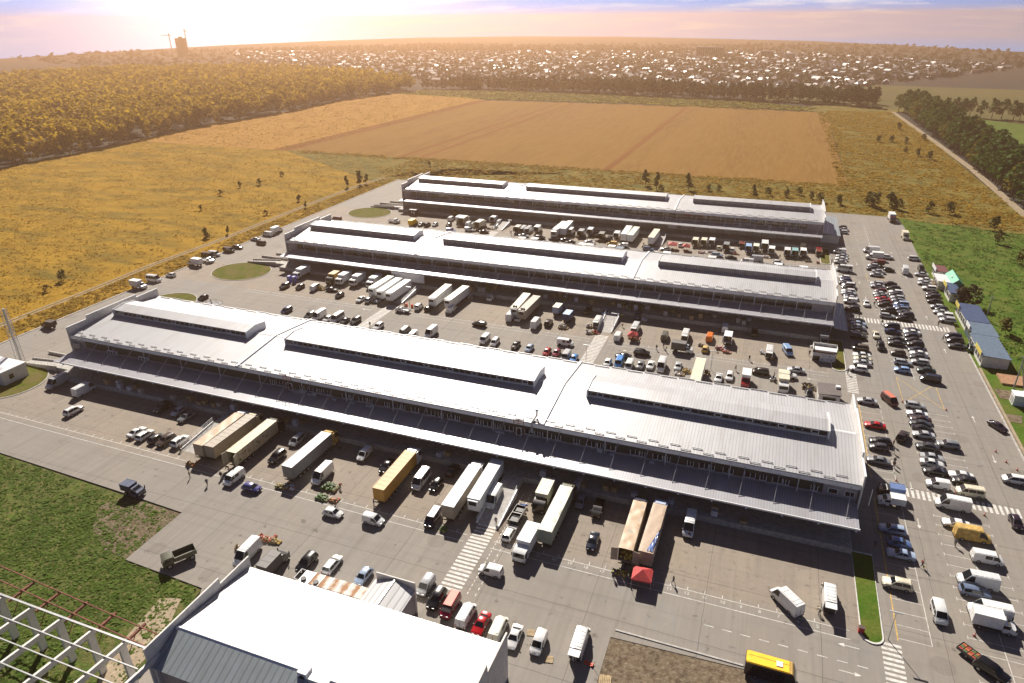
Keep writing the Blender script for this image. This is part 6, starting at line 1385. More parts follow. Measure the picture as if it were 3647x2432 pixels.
BUSHES = [('bush',-238.8,165.4,0.72,'dark bush alone in the weedy field, nearest the camera','bush'),('shrub',-234.6,155.2,0.86,'small bush just below the nearest dark bush','bush'),('bush',-227.2,226,0.50,'bush against the dirt track left of the tall van row','bush'),('bush',-229.6,228,0.72,'pair of bushes by the dirt track, the left one','bush'),('tall',-223.9,235,0.43,'slim upright sapling beside the dirt track','tree'),('shrub',-229.5,268,0.86,'low bush in the weedy field, halfway along the track','bush'),('tall',-219.2,286,0.40,'slim dark sapling at the track bend, left','tree'),('bush',-231,297,0.58,'rounded bush behind the slim dark sapling','bush'),('bush',-277,322,0.65,'bush deep in the weedy field, right of two','bush'),('bush',-284.4,314,0.58,'bush deep in the weedy field, left of two','bush'),('shrub',-280.7,294,1.01,'low spreading bush deep in the weedy field','bush'),('tall',-222,342,0.83,'tallest tree in the clump at the track end','tree'),('tall',-225.5,334,0.72,'second tree of the clump at the track end','tree'),('tall',-219.6,345,0.65,'tree right of the tallest one at the track end','tree'),('bush',-229,352,0.94,'round dark tree behind the clump at the track end','tree'),('bush',-209,405,0.50,'bush by the track turn beyond the back hall','bush'),('shrub',-281,348,0.94,'bush far back in the weedy field','bush'),('shrub',-267,265,0.94,'bush in the middle of the weedy field','bush'),
 ('tall',-65.7,392,0.98,'left tree of the pair behind the back hall','tree'),('tall',-58,383,1.06,'right tree of the pair behind the back hall','tree'),('bush',-54.6,378,0.68,'bush at the foot of the pair behind the back hall','bush'),('tall',-41.2,388,1.02,'lone bushy tree behind the middle of the back hall','tree'),('shrub',-30.5,390,1.19,'low bush right of the lone bushy tree','bush'),('shrub',-25.5,392,1.02,'second low bush right of the lone bushy tree','bush'),('tall',-6.3,379,0.81,'dark tree behind the right part of the back hall','tree'),('bush',.3,389,0.72,'bush right of the dark tree','bush'),('bush',9.8,388,0.77,'rounded bush behind the right roof strip','bush'),('bush',15.9,395,0.72,'bush set back behind the right end of the back hall','bush'),('bush',21.6,387,0.68,'bush just behind the right gable of the back hall','bush'),('bush',25.7,381,0.85,'dark bush behind the grey annex','bush'),('bush',34.7,379,0.85,'second dark bush behind the grey annex','bush'),('bush',50.9,379,1.27,'large bush left of two at the lot end','bush'),('bush',57.5,381,1.27,'large bush right of two at the lot end','bush'),('bush',61,377,0.94,'bush behind the far corner lorry','bush'),('bush',74,375,0.94,'bush in the hedge line right of the lot','bush'),('bush',83,376,1.02,'second bush in the hedge line right of the lot','bush'),('bush',48.4,384,1.10,'yellowish bush behind the lot end','bush'),('bush',96,350,1.10,'dark bush near the dirt road end','bush'),
 ('bush',93,329.5,0.94,'bush alone in the green meadow','bush'),('bush',95,302,1.10,'dark bush at the right picture edge in the meadow','bush'),('brush',66.6,248,1.25,'big brown tangled bush between two blue-roofed kiosks','bush'),('bush',72.5,226,0.85,'green bush behind the paler blue kiosk','bush'),
 ('bush',95,671,0.94,'dark bush left of the far dirt road','bush'),('bush',106,616,0.79,'bush beside the far dirt road','bush'),('bush',73,595,0.86,'bush in the wild grass, leftmost of three','bush'),('bush',82,597,0.86,'bush in the wild grass, middle of three','bush'),('bush',91,595,0.79,'bush in the wild grass, right of three','bush'),('bush',92,540,0.86,'bush lower in the wild grass','bush'),('bush',97,528,0.94,'dark bush by the dirt road, lower','bush'),('shrub',86,555,1.15,'low yellow bush in the wild grass','bush')]
# ------------------------------------------------------------------ people
def person_meshes(pose):
    J = {  # joints: x forward, y left, z up
     'stand': dict(pelvis=(0,0,.95), waist=(0,0,1.1), chest=(.01,0,1.32), neck=(.02,0,1.5), head=(.03,0,1.62), top=(.03,0,1.75), shl=(0,.19,1.43), ell=(-.02,.25,1.15), wrl=(.08,.24,.92), shr=(0,-.19,1.43), elr=(-.02,-.25,1.15), wrr=(.1,-.22,.93), hil=(0,.1,.9), knl=(.02,.11,.5), anl=(-.02,.12,.09), tol=(.14,.14,.04), hir=(0,-.1,.9), knr=(.03,-.11,.5), anr=(0,-.13,.09), tor=(.16,-.15,.04)),
     'walk': dict(pelvis=(0,0,.94), waist=(.01,0,1.09), chest=(.04,0,1.31), neck=(.06,0,1.49), head=(.08,0,1.61), top=(.08,0,1.74), shl=(.03,.19,1.42), ell=(-.14,.24,1.17), wrl=(-.16,.24,.93), shr=(.03,-.19,1.42), elr=(.12,-.24,1.16), wrr=(.3,-.2,1.0), hil=(0,.1,.89), knl=(.2,.11,.52), anl=(.26,.11,.1), tol=(.42,.12,.07), hir=(0,-.1,.89), knr=(-.02,-.11,.48), anr=(-.34,-.11,.14), tor=(-.22,-.12,.04)),
     'bend': dict(pelvis=(-.1,0,.9), waist=(.02,0,1.02), chest=(.24,0,1.14), neck=(.42,0,1.2), head=(.54,0,1.22), top=(.66,0,1.26), shl=(.33,.19,1.15), ell=(.4,.24,.87), wrl=(.5,.18,.64), shr=(.33,-.19,1.15), elr=(.42,-.24,.87), wrr=(.52,-.15,.62), hil=(-.1,.1,.86), knl=(.06,.12,.48), anl=(-.04,.12,.09), tol=(.12,.14,.04), hir=(-.1,-.1,.86), knr=(.04,-.12,.47), anr=(-.08,-.13,.09), tor=(.08,-.15,.04))}[pose]
    RD = dict(pelvis=.14, waist=.125, chest=.15, neck=.055, head=.095, top=.07, shl=.075, ell=.05, wrl=.033, shr=.075, elr=.05, wrr=.033, hil=.095, knl=.06, anl=.042, tol=.04, hir=.095, knr=.06, anr=.042, tor=.04)
    E = ['pelvis waist','waist chest','chest neck','neck head','head top','chest shl','shl ell','ell wrl','chest shr','shr elr','elr wrr','pelvis hil','hil knl','knl anl','anl tol','pelvis hir','hir knr','knr anr','anr tor']
    J = dict(J); EE = [e.split() for e in E]
    for s, w, e in (('l','wrl','ell'),('r','wrr','elr')):   # palm, four fingers and a thumb
        d = (Vector(J[w])-Vector(J[e])).normalized(); n = Vector((0,1,0)); q = d.cross(n).normalized(); pw = Vector(J[w])
        J['pa'+s] = tuple(pw+d*.07); RD['pa'+s] = .032; EE.append([w,'pa'+s])
        for k in range(4):
            a = Vector(J['pa'+s])+q*(k-1.5)*.021+d*.02; ln = (.06,.075,.07,.055)[k]
            J[f'f{k}{s}'] = tuple(a+d*.02); J[f'g{k}{s}'] = tuple(a+d*ln*.95+n*(.02 if s=='r' else -.02)); RD[f'f{k}{s}'] = .0095; RD[f'g{k}{s}'] = .008; EE += [['pa'+s,f'f{k}{s}'],[f'f{k}{s}',f'g{k}{s}']]
        J['t'+s] = tuple(pw+d*.05+q*.055); RD['t'+s] = .01; EE.append([w,'t'+s])
    ks = list(J); me = bpy.data.meshes.new('skeleton'); me.from_pydata([J[k] for k in ks], [(ks.index(a), ks.index(b)) for a, b in EE], [])
    o = bpy.data.objects.new('skeleton', me); COL.objects.link(o); md = o.modifiers.new('s','SKIN'); md.use_smooth_shade = True; o.modifiers.new('u','SUBSURF').levels = 1
    sv = me.skin_vertices[0].data
    for i, k in enumerate(ks): sv[i].radius = (RD[k], RD[k]*(1.15 if k in ('pelvis','waist','chest') else 1)); sv[i].use_root = (k == 'pelvis')
    dg = bpy.context.evaluated_depsgraph_get(); body = bpy.data.meshes.new_from_object(o.evaluated_get(dg)); bpy.data.objects.remove(o)
    body.materials.clear(); body.materials.append(M('skin')); body.name = 'body'
    V = [Vector(J[k]) for k in ks]
    def near(p): return ks[min(range(len(ks)), key=lambda i: (V[i]-p).length/ (1+RD[ks[i]]*3))]
    def sub(name, test, off, mat):
        keep = [p for p in body.polygons if test(near(p.center), p.center)]
        ids = {}; vs = []; fs = []
        for p in keep:
            f = []
            for v in p.vertices:
                if v not in ids: ids[v] = len(vs); vs.append(body.vertices[v].co+body.vertices[v].normal*off)
                f.append(ids[v])
            fs.append(tuple(f))
        m = MB(); m.v = [tuple(v) for v in vs]; m.f = fs; m.m = [0]*len(fs); return m.mesh(name, M(mat), True, 80)
    jk = sub('jacket', lambda k, c: k in ('waist','chest','shl','shr','ell','elr') or (k == 'pelvis' and c.z > J['pelvis'][2]-.02), .018, 'cloth dark')
    tr = sub('trousers', lambda k, c: k in ('pelvis','hil','hir','knl','knr') , .012, 'cloth dark')
    sh = sub('shoes', lambda k, c: k in ('tol','tor','anl','anr') and c.z < .13, .01, 'black plastic')
    hr = sub('hair', lambda k, c: k == 'top' or (k == 'head' and (c-Vector(J['head'])).dot((Vector(J['top'])-Vector(J['head'])).normalized().cross(Vector((0,1,0)))) > .03), .012, 'hair dark')
    # a face: eyes, nose, mouth, ears on the front of the head
    h = Vector(J['head']); up = (Vector(J['top'])-h).normalized(); fw = -up.cross(Vector((0,1,0))); fw = -fw if fw.x < -.2 or (pose == 'bend' and fw.z > 0) else fw
    lf = Vector((0,1,0)); fm = MB()
    fm.lump(h+fw*.10+up*.01, .022, 0, .05, 1)
    for s in (-1,1): fm.lump(h+lf*s*.09+up*.02, .025, 0, .05, 1)
    face = fm.mesh('nose_and_ears', M('skin')); em = MB()
    for s in (-1,1): em.lump(h+fw*.088+up*.04+lf*s*.033, .012, 0, 0, 1)
    em.tube(h+fw*.092-up*.035-lf*.022, h+fw*.092-up*.035+lf*.022, .006, n=5)
    return body, jk, tr, sh, hr, face, em.mesh('eyes_and_mouth', M('hair dark'))
PM = {p: person_meshes(p) for p in ('stand','walk','bend')}
prnd = random.Random(2)
for pose, x, y, c, lab in PPL:
    T = thing('person', lab, 'person', (x,y,0), prnd.uniform(0,6.28), 'people in the yards')
    b, jk, tr, sh, hr, fc, em = PM[pose]
    put('body', b, T); j = put('jacket', jk, T); tt = put('trousers', tr, T); put('shoes', sh, T); put('hair', hr, T); put('nose_and_ears', fc, T); put('eyes_and_mouth', em, T)
    m = {'white':'cloth white','red':'cloth red','cream':'cloth cream','yellow':'cloth yellow'}.get(c)
    if not m: m = 'cloth brown' if ' brown' in lab or 'tan' in lab else 'cloth grey' if 'grey' in lab or 'pale top' in lab else 'cloth white' if 'white top' in lab else 'cloth red' if 'pink' in lab else prnd.choice(['cloth dark','cloth dark','cloth blue'])
    setmat(j, M(m)); setmat(tt, M(prnd.choice(['cloth dark','cloth blue','cloth dark'])))
    if 'green bag' in lab: tag(MB().lump((x+.3,y-.25,.45),.24).obj('carrier_bag', M('sign yellow')), 'yellow green bag held by the person in a dark red jacket', 'bag')
# ------------------------------------------------------------------ goods and small things
def heap(label, x, y, n, w, d, h, mats, crates=4, seed=1, cat='goods'):
    T = thing('goods_heap', label, cat, (x,y,0), 0, 'heaps of goods in the yards'); rnd = random.Random(seed)
    MB().box(-w/2,w/2,-d/2,d/2,.02,.14).obj('pallet', M('wood'), T)
    m = MB()
    for i in range(n):
        a = rnd.uniform(-1,1); b_ = rnd.uniform(-1,1); z = .2+rnd.random()*h*(1-.55*max(abs(a),abs(b_)))
        m.lump((a*w/2,b_*d/2,z), rnd.uniform(.16,.30), rnd.randrange(len(mats)))
    o = m.obj('produce', [M(q) for q in mats], T); o['kind'] = 'stuff'
    cm = cached(('hc',mats[0]), lambda: crate_mesh(mats[0]))
    for i in range(crates): put('crate', cm, T, (w/2+.45+.0*i, -d/2+.3+i*.55 if i < 4 else -d/2+.3+(i-4)*.55, .02 if i < 4 else .31))
    return T
g = 'green produce'
for a in HEAPS: heap(*a)
def tent(label, x, y, s, mat='red canvas', h=2.2):
    T = thing('market_tent', label, 'tent', (x,y,0), R(3), 'red market tents'); q = s/2
    MB().add([(-q,-q,h),(q,-q,h),(q,q,h),(-q,q,h),(0,0,h+1.0),(-q,-q,h-.28),(q,-q,h-.28),(q,q,h-.28),(-q,q,h-.28)], [(0,1,4),(1,2,4),(2,3,4),(3,0,4),(5,6,1,0),(6,7,2,1),(7,8,3,2),(8,5,0,3)]).obj('canopy', M(mat), T)
    for a, b_ in ((-1,-1),(1,-1),(1,1),(-1,1)): MB().tube((a*q*.96,b_*q*.96,0),(a*q*.96,b_*q*.96,h),.03,n=5).obj('leg', M('galvanised'), T)
for a in TENTS: tent(*a)
for x, y, lab, mat in AWN:
    T = thing('flat_awning', lab, 'awning', (x,y,0), 0, 'flat awnings at the middle hall'); MB().box(-1.5,1.5,-1.3,1.3,2.3,2.36).obj('canopy', M(mat), T)
    for a in (-1.4,1.4):
        for b_ in (-1.2,1.2): MB().tube((a,b_,0),(a,b_,2.3),.03,n=5).obj('leg', M('galvanised'), T)
for x, lab in ((-158.3,'left blue portable toilet in front of the white lorry'),(-156.2,'right blue portable toilet in front of the white lorry')):
    T = thing('portable_toilet', lab, 'portable toilet', (x,191.6,0), 0, 'portable toilets'); MB().box(-.6,.6,-.6,.6,0,2.2).obj('cabin', M('toilet blue'), T); MB().extr([(-.65,2.2),(.65,2.2),(.45,2.4),(-.45,2.4)],'y',-.65,.65).obj('roof', M('toilet blue'), T); MB().box(-.4,.4,-.64,-.605,.1,2.0).obj('door', M('roof blue pale'), T)
for x, y, lab in CONES:
    T = thing('traffic_cone', lab, 'traffic cone', (x,y,0), 0, 'traffic cones'); MB().tube((0,0,.04),(0,0,.75),.17,.03,n=10).obj('cone', M('cone orange'), T); MB().box(-.22,.22,-.22,.22,0,.04).obj('base', M('black plastic'), T); MB().tube((0,0,.38),(0,0,.52),.115,.085,n=10).obj('band', M('white metal'), T)
for x, lab in ((-106.9,'left red barrel by the ramp'),(-104.8,'right red barrel by the ramp')): 
    T = thing('red_barrel', lab, 'barrel', (x,185.0,0), 0, 'red barrels'); MB().tube((0,0,0),(0,0,1.0),.42,n=14).obj('drum', M('cone orange'), T); MB().tube((0,0,.98),(0,0,1.03),.44,n=14).obj('lid', M('red canvas'), T)
T = thing('waste_bin', 'dark red bin at the rounded end of the near grass island', 'bin', (23.1,90.3,0)); MB().box(-.4,.4,-.3,.3,0,1.0).obj('bin', M('red canvas'), T); MB().box(-.44,.44,-.34,.34,1.0,1.1).obj('lid', M('brick dark'), T)
T = thing('produce_trailer', 'small trailer of bright crates hitched behind the black off-roader', 'trailer', (37.7,91.0,0), R(-42)); MB().box(-1.5,1.5,-.85,.85,.5,.6).box(-1.5,1.5,-.85,-.8,.6,1.0).box(-1.5,1.5,.8,.85,.6,1.0).box(-1.5,-1.45,-.8,.8,.6,1.0).box(1.45,1.5,-.8,.8,.6,1.0).obj('bed', M('dark steel'), T); wheels(T,(0,),1.7,.3,True); MB().box(1.5,2.5,-.05,.05,.45,.55).obj('drawbar', M('dark steel'), T)
for i in range(4):
    for j in range(3): put('crate', cached(('hc2',(i+j)%3), lambda: crate_mesh(('red produce','green produce','orange produce')[(i+j)%3])), T, (-1.05+i*.68,-.5+j*.5,.62))
T = thing('pallet_truck', 'red pallet truck beside the near open white van', 'pallet truck', (-14.9,70.3,0), R(-10)); MB().box(-.6,.6,-.28,-.1,.08,.16).box(-.6,.6,.1,.28,.08,.16).box(.6,.8,-.28,.28,.08,.3).obj('forks', M('cone orange'), T); MB().tube((.75,0,.3),(1.2,0,1.2),.03).obj('handle', M('dark steel'), T)
for x, y, lab in ((-24.6,72.7,'new wooden pallet beside the white van near the bottom'),(-20.5,69.0,'flat wooden board on the paving near the bottom')):
    T = thing('wooden_pallet', lab, 'pallet', (x,y,0), R(12)); 
    for i in range(5): MB().box(-.6,.6,-.55+i*.24,-.40+i*.24,.1,.13).obj('slat', M('wood'), T)
    MB().box(-.6,-.5,-.55,.56,.0,.099).box(-.05,.05,-.55,.56,.0,.099).box(.5,.6,-.55,.56,.0,.099).obj('bearer', M('wood'), T)
T = thing('wooden_pallet', 'stack of yellow planks on the bare soil at the bottom edge', 'planks', (-11.8,68.2,0), R(10))
for i in range(7): MB().box(-.9+i*.25,-.7+i*.25,-1.0,1.0,.0,.14+.05*(i%3)).obj('plank', M('wood'), T)
T = thing('army_truck', 'olive army lorry with open bed parked alone on the concrete pad', 'lorry', (*ARMY,0), R(-122)); setmat_ = paint('olive', True)
lorry(T, .9, 1.7, 2.1, .8, 2.3, setmat_, True, False)
setmat(put('cargo_bed', MB().box(-2.9,.75,-1.1,1.1,1.0,1.12).box(-2.9,.75,-1.1,-1.02,1.12,1.9).box(-2.9,.75,1.02,1.1,1.12,1.9).box(-2.9,-2.82,-1.02,1.02,1.12,1.9).box(.67,.75,-1.02,1.02,1.12,1.9).mesh('cargo_bed', paint('olive')), T), setmat_); wheels(T,(-2.0,1.7),2.2,.52,True); put('chassis', MB().box(-2.8,2.2,-.4,.4,.6,.98).mesh('chassis', M('chassis')), T)
T = thing('frame_trailer', 'low trailer with a pipe frame behind the near hall roof', 'trailer', (*FTR,0), R(2)); MB().box(-2.6,2.6,-1,1,.6,.72).obj('bed', M('dark steel'), T); wheels(T,(-.6,.6),2.0,.38,True)
m = MB()
for q in (-2.5,0,2.5): m.tube((q,-1,.7),(q,-1,1.6),.05); m.tube((q,1,.7),(q,1,1.6),.05)
m.tube((-2.5,-1,1.6),(2.5,-1,1.6),.05); m.tube((-2.5,1,1.6),(2.5,1,1.6),.05); m.tube((-1,-.3,.7),(-1,-.3,2.2),.15); m.obj('pipe_frame', M('galvanised'), T)
T = thing('car_tyre', 'single tyre lying on the middle yard near the brown people carrier', 'tyre', (*TYRE,0)); MB().tube((0,0,0),(0,0,.25),.42,n=16).obj('tread', M('tyre'), T); MB().tube((0,0,.2),(0,0,.26),.22,n=12).obj('hub', M('dark steel'), T)
# goods stacked on the middle hall's dock
rnd = random.Random(8)
for i in range(46):
    x = rnd.uniform(-95,2); tag(MB().box(-.6,.6,-.5,.5,0,rnd.uniform(.7,1.7)).obj('wrapped_pallet', M(rnd.choice(['sack','wood','poster','green produce','door grey'])), None, (x, 209-rnd.uniform(1.2,6.5), 1.2)), 'pallet load of boxed goods standing on the middle hall dock under the canopy', 'pallet load', 'pallet loads on the middle dock')
for i in range(30):
    x = rnd.uniform(-160,10); tag(MB().box(-.6,.6,-.5,.5,0,rnd.uniform(.6,1.5)).obj('wrapped_pallet', M(rnd.choice(['sack','wood','poster','door grey'])), None, (x, 115.9-rnd.uniform(5.2,6.9), 1.2)), 'pallet load of goods in the dark on the near hall dock', 'pallet load', 'pallet loads on the near dock')
# ------------------------------------------------------------------ vegetation
def foliage(name, a, b, c, sc=.35, tr=.35):
    m, t, bs = new_mat(name); p = pos(t); out = t.nodes['Material Output']
    oi = t.nodes.new('ShaderNodeObjectInfo')
    col = mixc(t, noise(t, p, sc, 3, .6, .35, .65), a, b); col = mixc(t, mth(t, 'MULTIPLY', noise(t, p, sc*5, 2, .6, .3, .7), .6), col, c)
    col = mixc(t, mth(t, 'MULTIPLY', oi.outputs['Random'], .35), col, b)
    t.links.new(col, bs.inputs['Base Color']); bs.inputs['Roughness'].default_value = .8; bs.inputs['Specular IOR Level'].default_value = .15
    tl = t.nodes.new('ShaderNodeBsdfTranslucent'); t.links.new(col, tl.inputs['Color'])
    mx = t.nodes.new('ShaderNodeMixShader'); mx.inputs[0].default_value = tr; t.links.new(bs.outputs[0], mx.inputs[1]); t.links.new(tl.outputs[0], mx.inputs[2]); t.links.new(mx.outputs[0], out.inputs['Surface'])
    _M[name] = m
foliage('leaf green', (.045,.095,.014), (.07,.13,.018), (.03,.062,.011))
foliage('leaf dark', (.032,.045,.014), (.05,.065,.018), (.022,.032,.01))
foliage('leaf yellow', (.17,.15,.025), (.22,.18,.03), (.11,.11,.02))
foliage('leaf autumn', (.13,.095,.02), (.19,.13,.025), (.08,.07,.018))
foliage('leaf olive', (.13,.115,.03), (.18,.15,.034), (.085,.08,.024))
foliage('forest leaf', (.33,.21,.016), (.46,.30,.022), (.20,.14,.014), .03, .5)  # orange glare from the low sky is painted into this leaf colour
foliage('town leaf', (.05,.052,.026), (.078,.074,.034), (.034,.040,.022), .03, .2)
foliage('weed leaf', (.36,.22,.022), (.46,.28,.03), (.28,.20,.026), .12, .5)
foliage('grass leaf', (.10,.19,.028), (.15,.24,.035), (.16,.17,.055), .2, .5)
foliage('meadow leaf', (.075,.16,.016), (.11,.20,.02), (.06,.11,.016), .1, .5)
foliage('brown bush leaf', (.06,.05,.03), (.09,.07,.045), (.04,.035,.02), .5)
def quads(c, s, asp=1.0, up=.45):
    """leaf clumps turned every way but leaning to the sky: centres c (n,3), sizes s (n,)"""
    n = len(c); w = rng.normal(size=(n,3)); w /= np.linalg.norm(w,axis=1)[:,None]; w[:,2] = np.abs(w[:,2]); w[:,2] += up; w /= np.linalg.norm(w,axis=1)[:,None]
    u = rng.normal(size=(n,3)); u -= (u*w).sum(1)[:,None]*w; u /= np.linalg.norm(u,axis=1)[:,None]; v = np.cross(w,u)
    a = u*s[:,None]*.5; b = v*s[:,None]*.5*asp; j = 1+rng.uniform(-.35,.35,(n,4))
    return np.stack([c-(a+b)*j[:,0:1], c+(a-b)*j[:,1:2], c+(a+b)*j[:,2:3], c-(a-b)*j[:,3:4]],1).reshape(-1,3)
def crown_pts(n, h, rad, base, lobes=9, tall=1.0):
    """points spread through several overlapping uneven lobes"""
    L = []
    for i in range(lobes):
        q = rng.uniform(0,2*PI); z = base+(h-base)*(.18+.72*(i+.5)/lobes); prof = math.sin(PI*min(1,max(.12,(z-base)/(h-base)*.82+.15)))
        rr = rad*prof*rng.uniform(.35,.75); L.append((rr*math.cos(q), rr*math.sin(q), z, rad*rng.uniform(.38,.62)*max(.45,prof)))
    k = rng.integers(0,lobes,n); d = rng.normal(size=(n,3)); d /= np.linalg.norm(d,axis=1)[:,None]; r = rng.uniform(.55,1.08,n)**.7
    P = np.array(L)[k]; return P[:,:3]+d*(P[:,3]*r)[:,None]*np.array([1,1,.85*tall])
def tree_mesh(h, rad, base, n, size, leafmat, lobes=9, tall=1.0):
    c = crown_pts(n, h, rad, base, lobes, tall); me = np_mesh('crown', quads(c, rng.uniform(.6,1.35,n)*size), 4, [M(leafmat)])
    t = MB(); t.tube((0,0,-.5),(rng.uniform(-.2,.2),0,h*.45),.02*h,.012*h,n=6); t.tube((0,0,h*.42),(0,.2,h*.8),.012*h,.004*h,n=5)
    for i in range(5): q = i*1.3; z = h*(.28+.08*i); t.tube((0,0,z),(rad*.6*math.cos(q),rad*.6*math.sin(q),z+h*.18),.007*h,.002*h,n=4)
    return me, t.mesh('trunk', M('brick dark'))
VAR = {k: [tree_mesh(*a) for _ in range(nv)] for k, nv, a in (
    ('row', 4, (19,5.6,2.5,420,1.15,'leaf green',11)), ('rowy', 1, (18,5.6,2.5,420,1.15,'leaf yellow',11)), ('belt', 4, (20,5.4,1.5,260,1.5,'leaf dark',10)), ('belty', 2, (17,5.6,1.5,260,1.5,'leaf autumn',9)),
    ('bush', 3, (6.5,2.6,.3,260,.6,'leaf olive',8)), ('tall', 2, (10,2.2,.6,300,.65,'leaf olive',9,1.25)), ('shrub', 2, (3.2,1.6,.1,150,.42,'leaf autumn',6)), ('brush', 1, (5.2,3.9,.1,520,.5,'brown bush leaf',10)))}
def tree(kind_, x, y, s, label, cat='tree', group=None):
    T = thing('tree' if cat == 'tree' else 'bush', label, cat, (x,y,-.3), rng.uniform(0,6.28), group); T.scale = (s*rng.uniform(.9,1.1),)*2+(s,)
    v = VAR[kind_]; c, t = v[int(rng.integers(len(v)))]; put('crown', c, T); put('trunk', t, T)
y = 348
while y < 800:
    xb = 122+(117.5-113)*0+ (118-120)*(y-380)/420*3.2
    for k in range(3):
        ye = rng.random() < .07
        tree('rowy' if ye else 'row', xb-1+k*6.5+rng.uniform(-1.2,1.2), y+rng.uniform(-2,2)+k*3, rng.uniform(.95,1.25), 'yellow-crowned tree in the row along the dirt road' if ye else 'leafy green tree in the row along the dirt road', 'tree', 'trees along the dirt road')
    y += 8.0
for i in range(22):
    q = i/21; tree('row', 112+150*q+rng.uniform(-2,2), 806-74*q+rng.uniform(-3,3), rng.uniform(.8,1.0), 'dark green tree in the row crossing behind the dirt road trees', 'tree', 'trees crossing behind the dirt road')
BELT = [(-464,889),(-374,902),(-275,896),(-191,890),(-93,873),(-32,861),(18,855),(36,853)]
def along(P, step):
    out = []
    for a, b in zip(P, P[1:]):
        l = math.hypot(b[0]-a[0], b[1]-a[1]); n = max(1,int(l/step)); out += [(a[0]+(b[0]-a[0])*i/n, a[1]+(b[1]-a[1])*i/n) for i in range(n)]
    return out
for x, y in along(BELT, 8.6)+along([(62,842),(98,822)], 8):
    for k in range(2):
        au = rng.random() < (.75 if x < -230 else .12)
        tree('belty' if au else 'belt', x+rng.uniform(-2,2), y+4+k*8+rng.uniform(-2,2), rng.uniform(.8,1.1) if x > -240 else rng.uniform(.6,.85), 'yellowing tree in the belt beyond the grain field' if au else 'dark tree in the belt beyond the grain field', 'tree', 'trees in the far belt')
for k_, x, y, s, lab, cat in BUSHES: tree(k_, x, y, s, lab, cat, 'bushes round the fields')
def mass(name, P, n_each, size, rad, z0, z1, mat, asp=1.0):
    """one object for a wood too dense to count"""
    P = np.asarray(P); k = len(P); c = np.repeat(P, n_each, 0); c = np.column_stack([c, np.zeros(len(c))]); d = rng.normal(size=(len(c),3)); d /= np.linalg.norm(d,axis=1)[:,None]
    sc = np.repeat(rng.uniform(.75,1.25,k), n_each); h = np.repeat(rng.uniform(z0,z1,k), n_each); r = rng.uniform(.5,1,len(c))
    c[:,0] += d[:,0]*rad*r*sc; c[:,1] += d[:,1]*rad*r*sc; c[:,2] = h-rad*1.1*sc+d[:,2]*rad*1.5*r*sc
    return kind(put(name, np_mesh(name, quads(c, rng.uniform(.6,1.3,len(c))*size), 4, [M(mat)])), 'stuff')
def inpoly(P, poly):
    x, y = P[:,0], P[:,1]; ins = np.zeros(len(P), bool); n = len(poly)
    for i in range(n):
        (x1,y1), (x2,y2) = poly[i], poly[(i+1) % n]
        with np.errstate(divide='ignore', invalid='ignore'): ins ^= ((y1 > y) != (y2 > y)) & (x < (x2-x1)*(y-y1)/(y2-y1)+x1)
    return P[ins]
def scatter(poly, n):
    a = np.array(poly); lo, hi = a.min(0), a.max(0); return inpoly(rng.uniform(lo, hi, (n,2)), poly)
FOREST = [(-484,290),(-480,382),(-496,502),(-486,630),(-497,749),(-470,880),(-640,1010),(-800,1060),(-960,1070),(-1110,975),(-1150,790),(-900,420),(-560,250)]
P = scatter(FOREST, 7600); nr = (P[:,0] > -640)&(P[:,1] < 900)
mass('glow_tinted_wood', P[nr], 60, 1.9, 4.2, 14, 21, 'forest leaf'); mass('glow_tinted_wood', P[~nr], 26, 2.9, 4.6, 13, 20, 'forest leaf')  # the wood's orange is glow painted into its leaves, not a season's colour
edge = np.array(along([(-481,296),(-479,382),(-495,502),(-485,630),(-495,749),(-468,882)], 4)); mass('glow_tinted_wood', edge+rng.uniform(-2.5,2.5,edge.shape), 110, 1.4, 3.6, 9, 17, 'forest leaf')
P = scatter([(-460,900),(-370,912),(-190,905),(-30,875),(95,840),(100,870),(-30,915),(-190,940),(-400,945)], 900); mass('tree_mass', P, 50, 2.2, 4.5, 12, 17, 'town leaf')
def tufts(name, poly, n, h, mat, blades=5, spread=.5, wob=True):
    P = scatter(poly, n)
    if wob:   # leave bare gaps: thin out by a smooth random field
        f = sum(np.sin(P[:,0]*a+P[:,1]*b+q) for a, b, q in rng.uniform((-.25,-.25,0),(.25,.25,6),(7,3))); P = P[f > rng.normal(0,2.2,len(P))-1.6]
    c = np.repeat(P, blades, 0)+rng.normal(0,spread,(len(P)*blades,2)); s = np.repeat(rng.uniform(.5,1.5,len(P))*h, blades)*rng.uniform(.6,1.3,len(c))
    return kind(put(name, np_mesh(name, quads(np.column_stack([c, s*.3-.22]), s, 1.2, 1.8), 4, [M(mat)])), 'stuff')
tufts('weeds', [(-150,78),(-98,76),(-96.5,63),(-80,62.5),(-74,45),(-70,25),(-130,25),(-190,50),(-205,78)], 20000, .26, 'grass leaf', 6, .45)
tufts('weeds', [(-470,95),(-224,95),(-224,370),(-240,424),(-338,424),(-470,424)], 24000, .34, 'weed leaf', 4, .7)
tufts('weeds', [(-220,62),(-207.5,62),(-207.5,360),(-218,365)], 5200, .36, 'weed leaf', 5, .4)
tufts('weeds', [(-335,428),(-478,428),(-495,740),(-440,840),(-326,786)], 9000, .45, 'weed leaf', 4, .7)
tufts('weeds', [(43,424),(114,356),(112,500),(110,600),(102,797),(45,790)], 14000, .6, 'weed leaf', 5, .8)
tufts('weeds', [(-230,366),(-205,363),(56,363),(112,350),(112,380),(42,424),(-230,420)], 9000, .6, 'weed leaf', 5, .6)
tufts('weeds', [(62,206),(60.5,360),(118,345),(180,330),(180,150),(68,150),(68,206)], 15000, .3, 'meadow leaf', 5, .6)
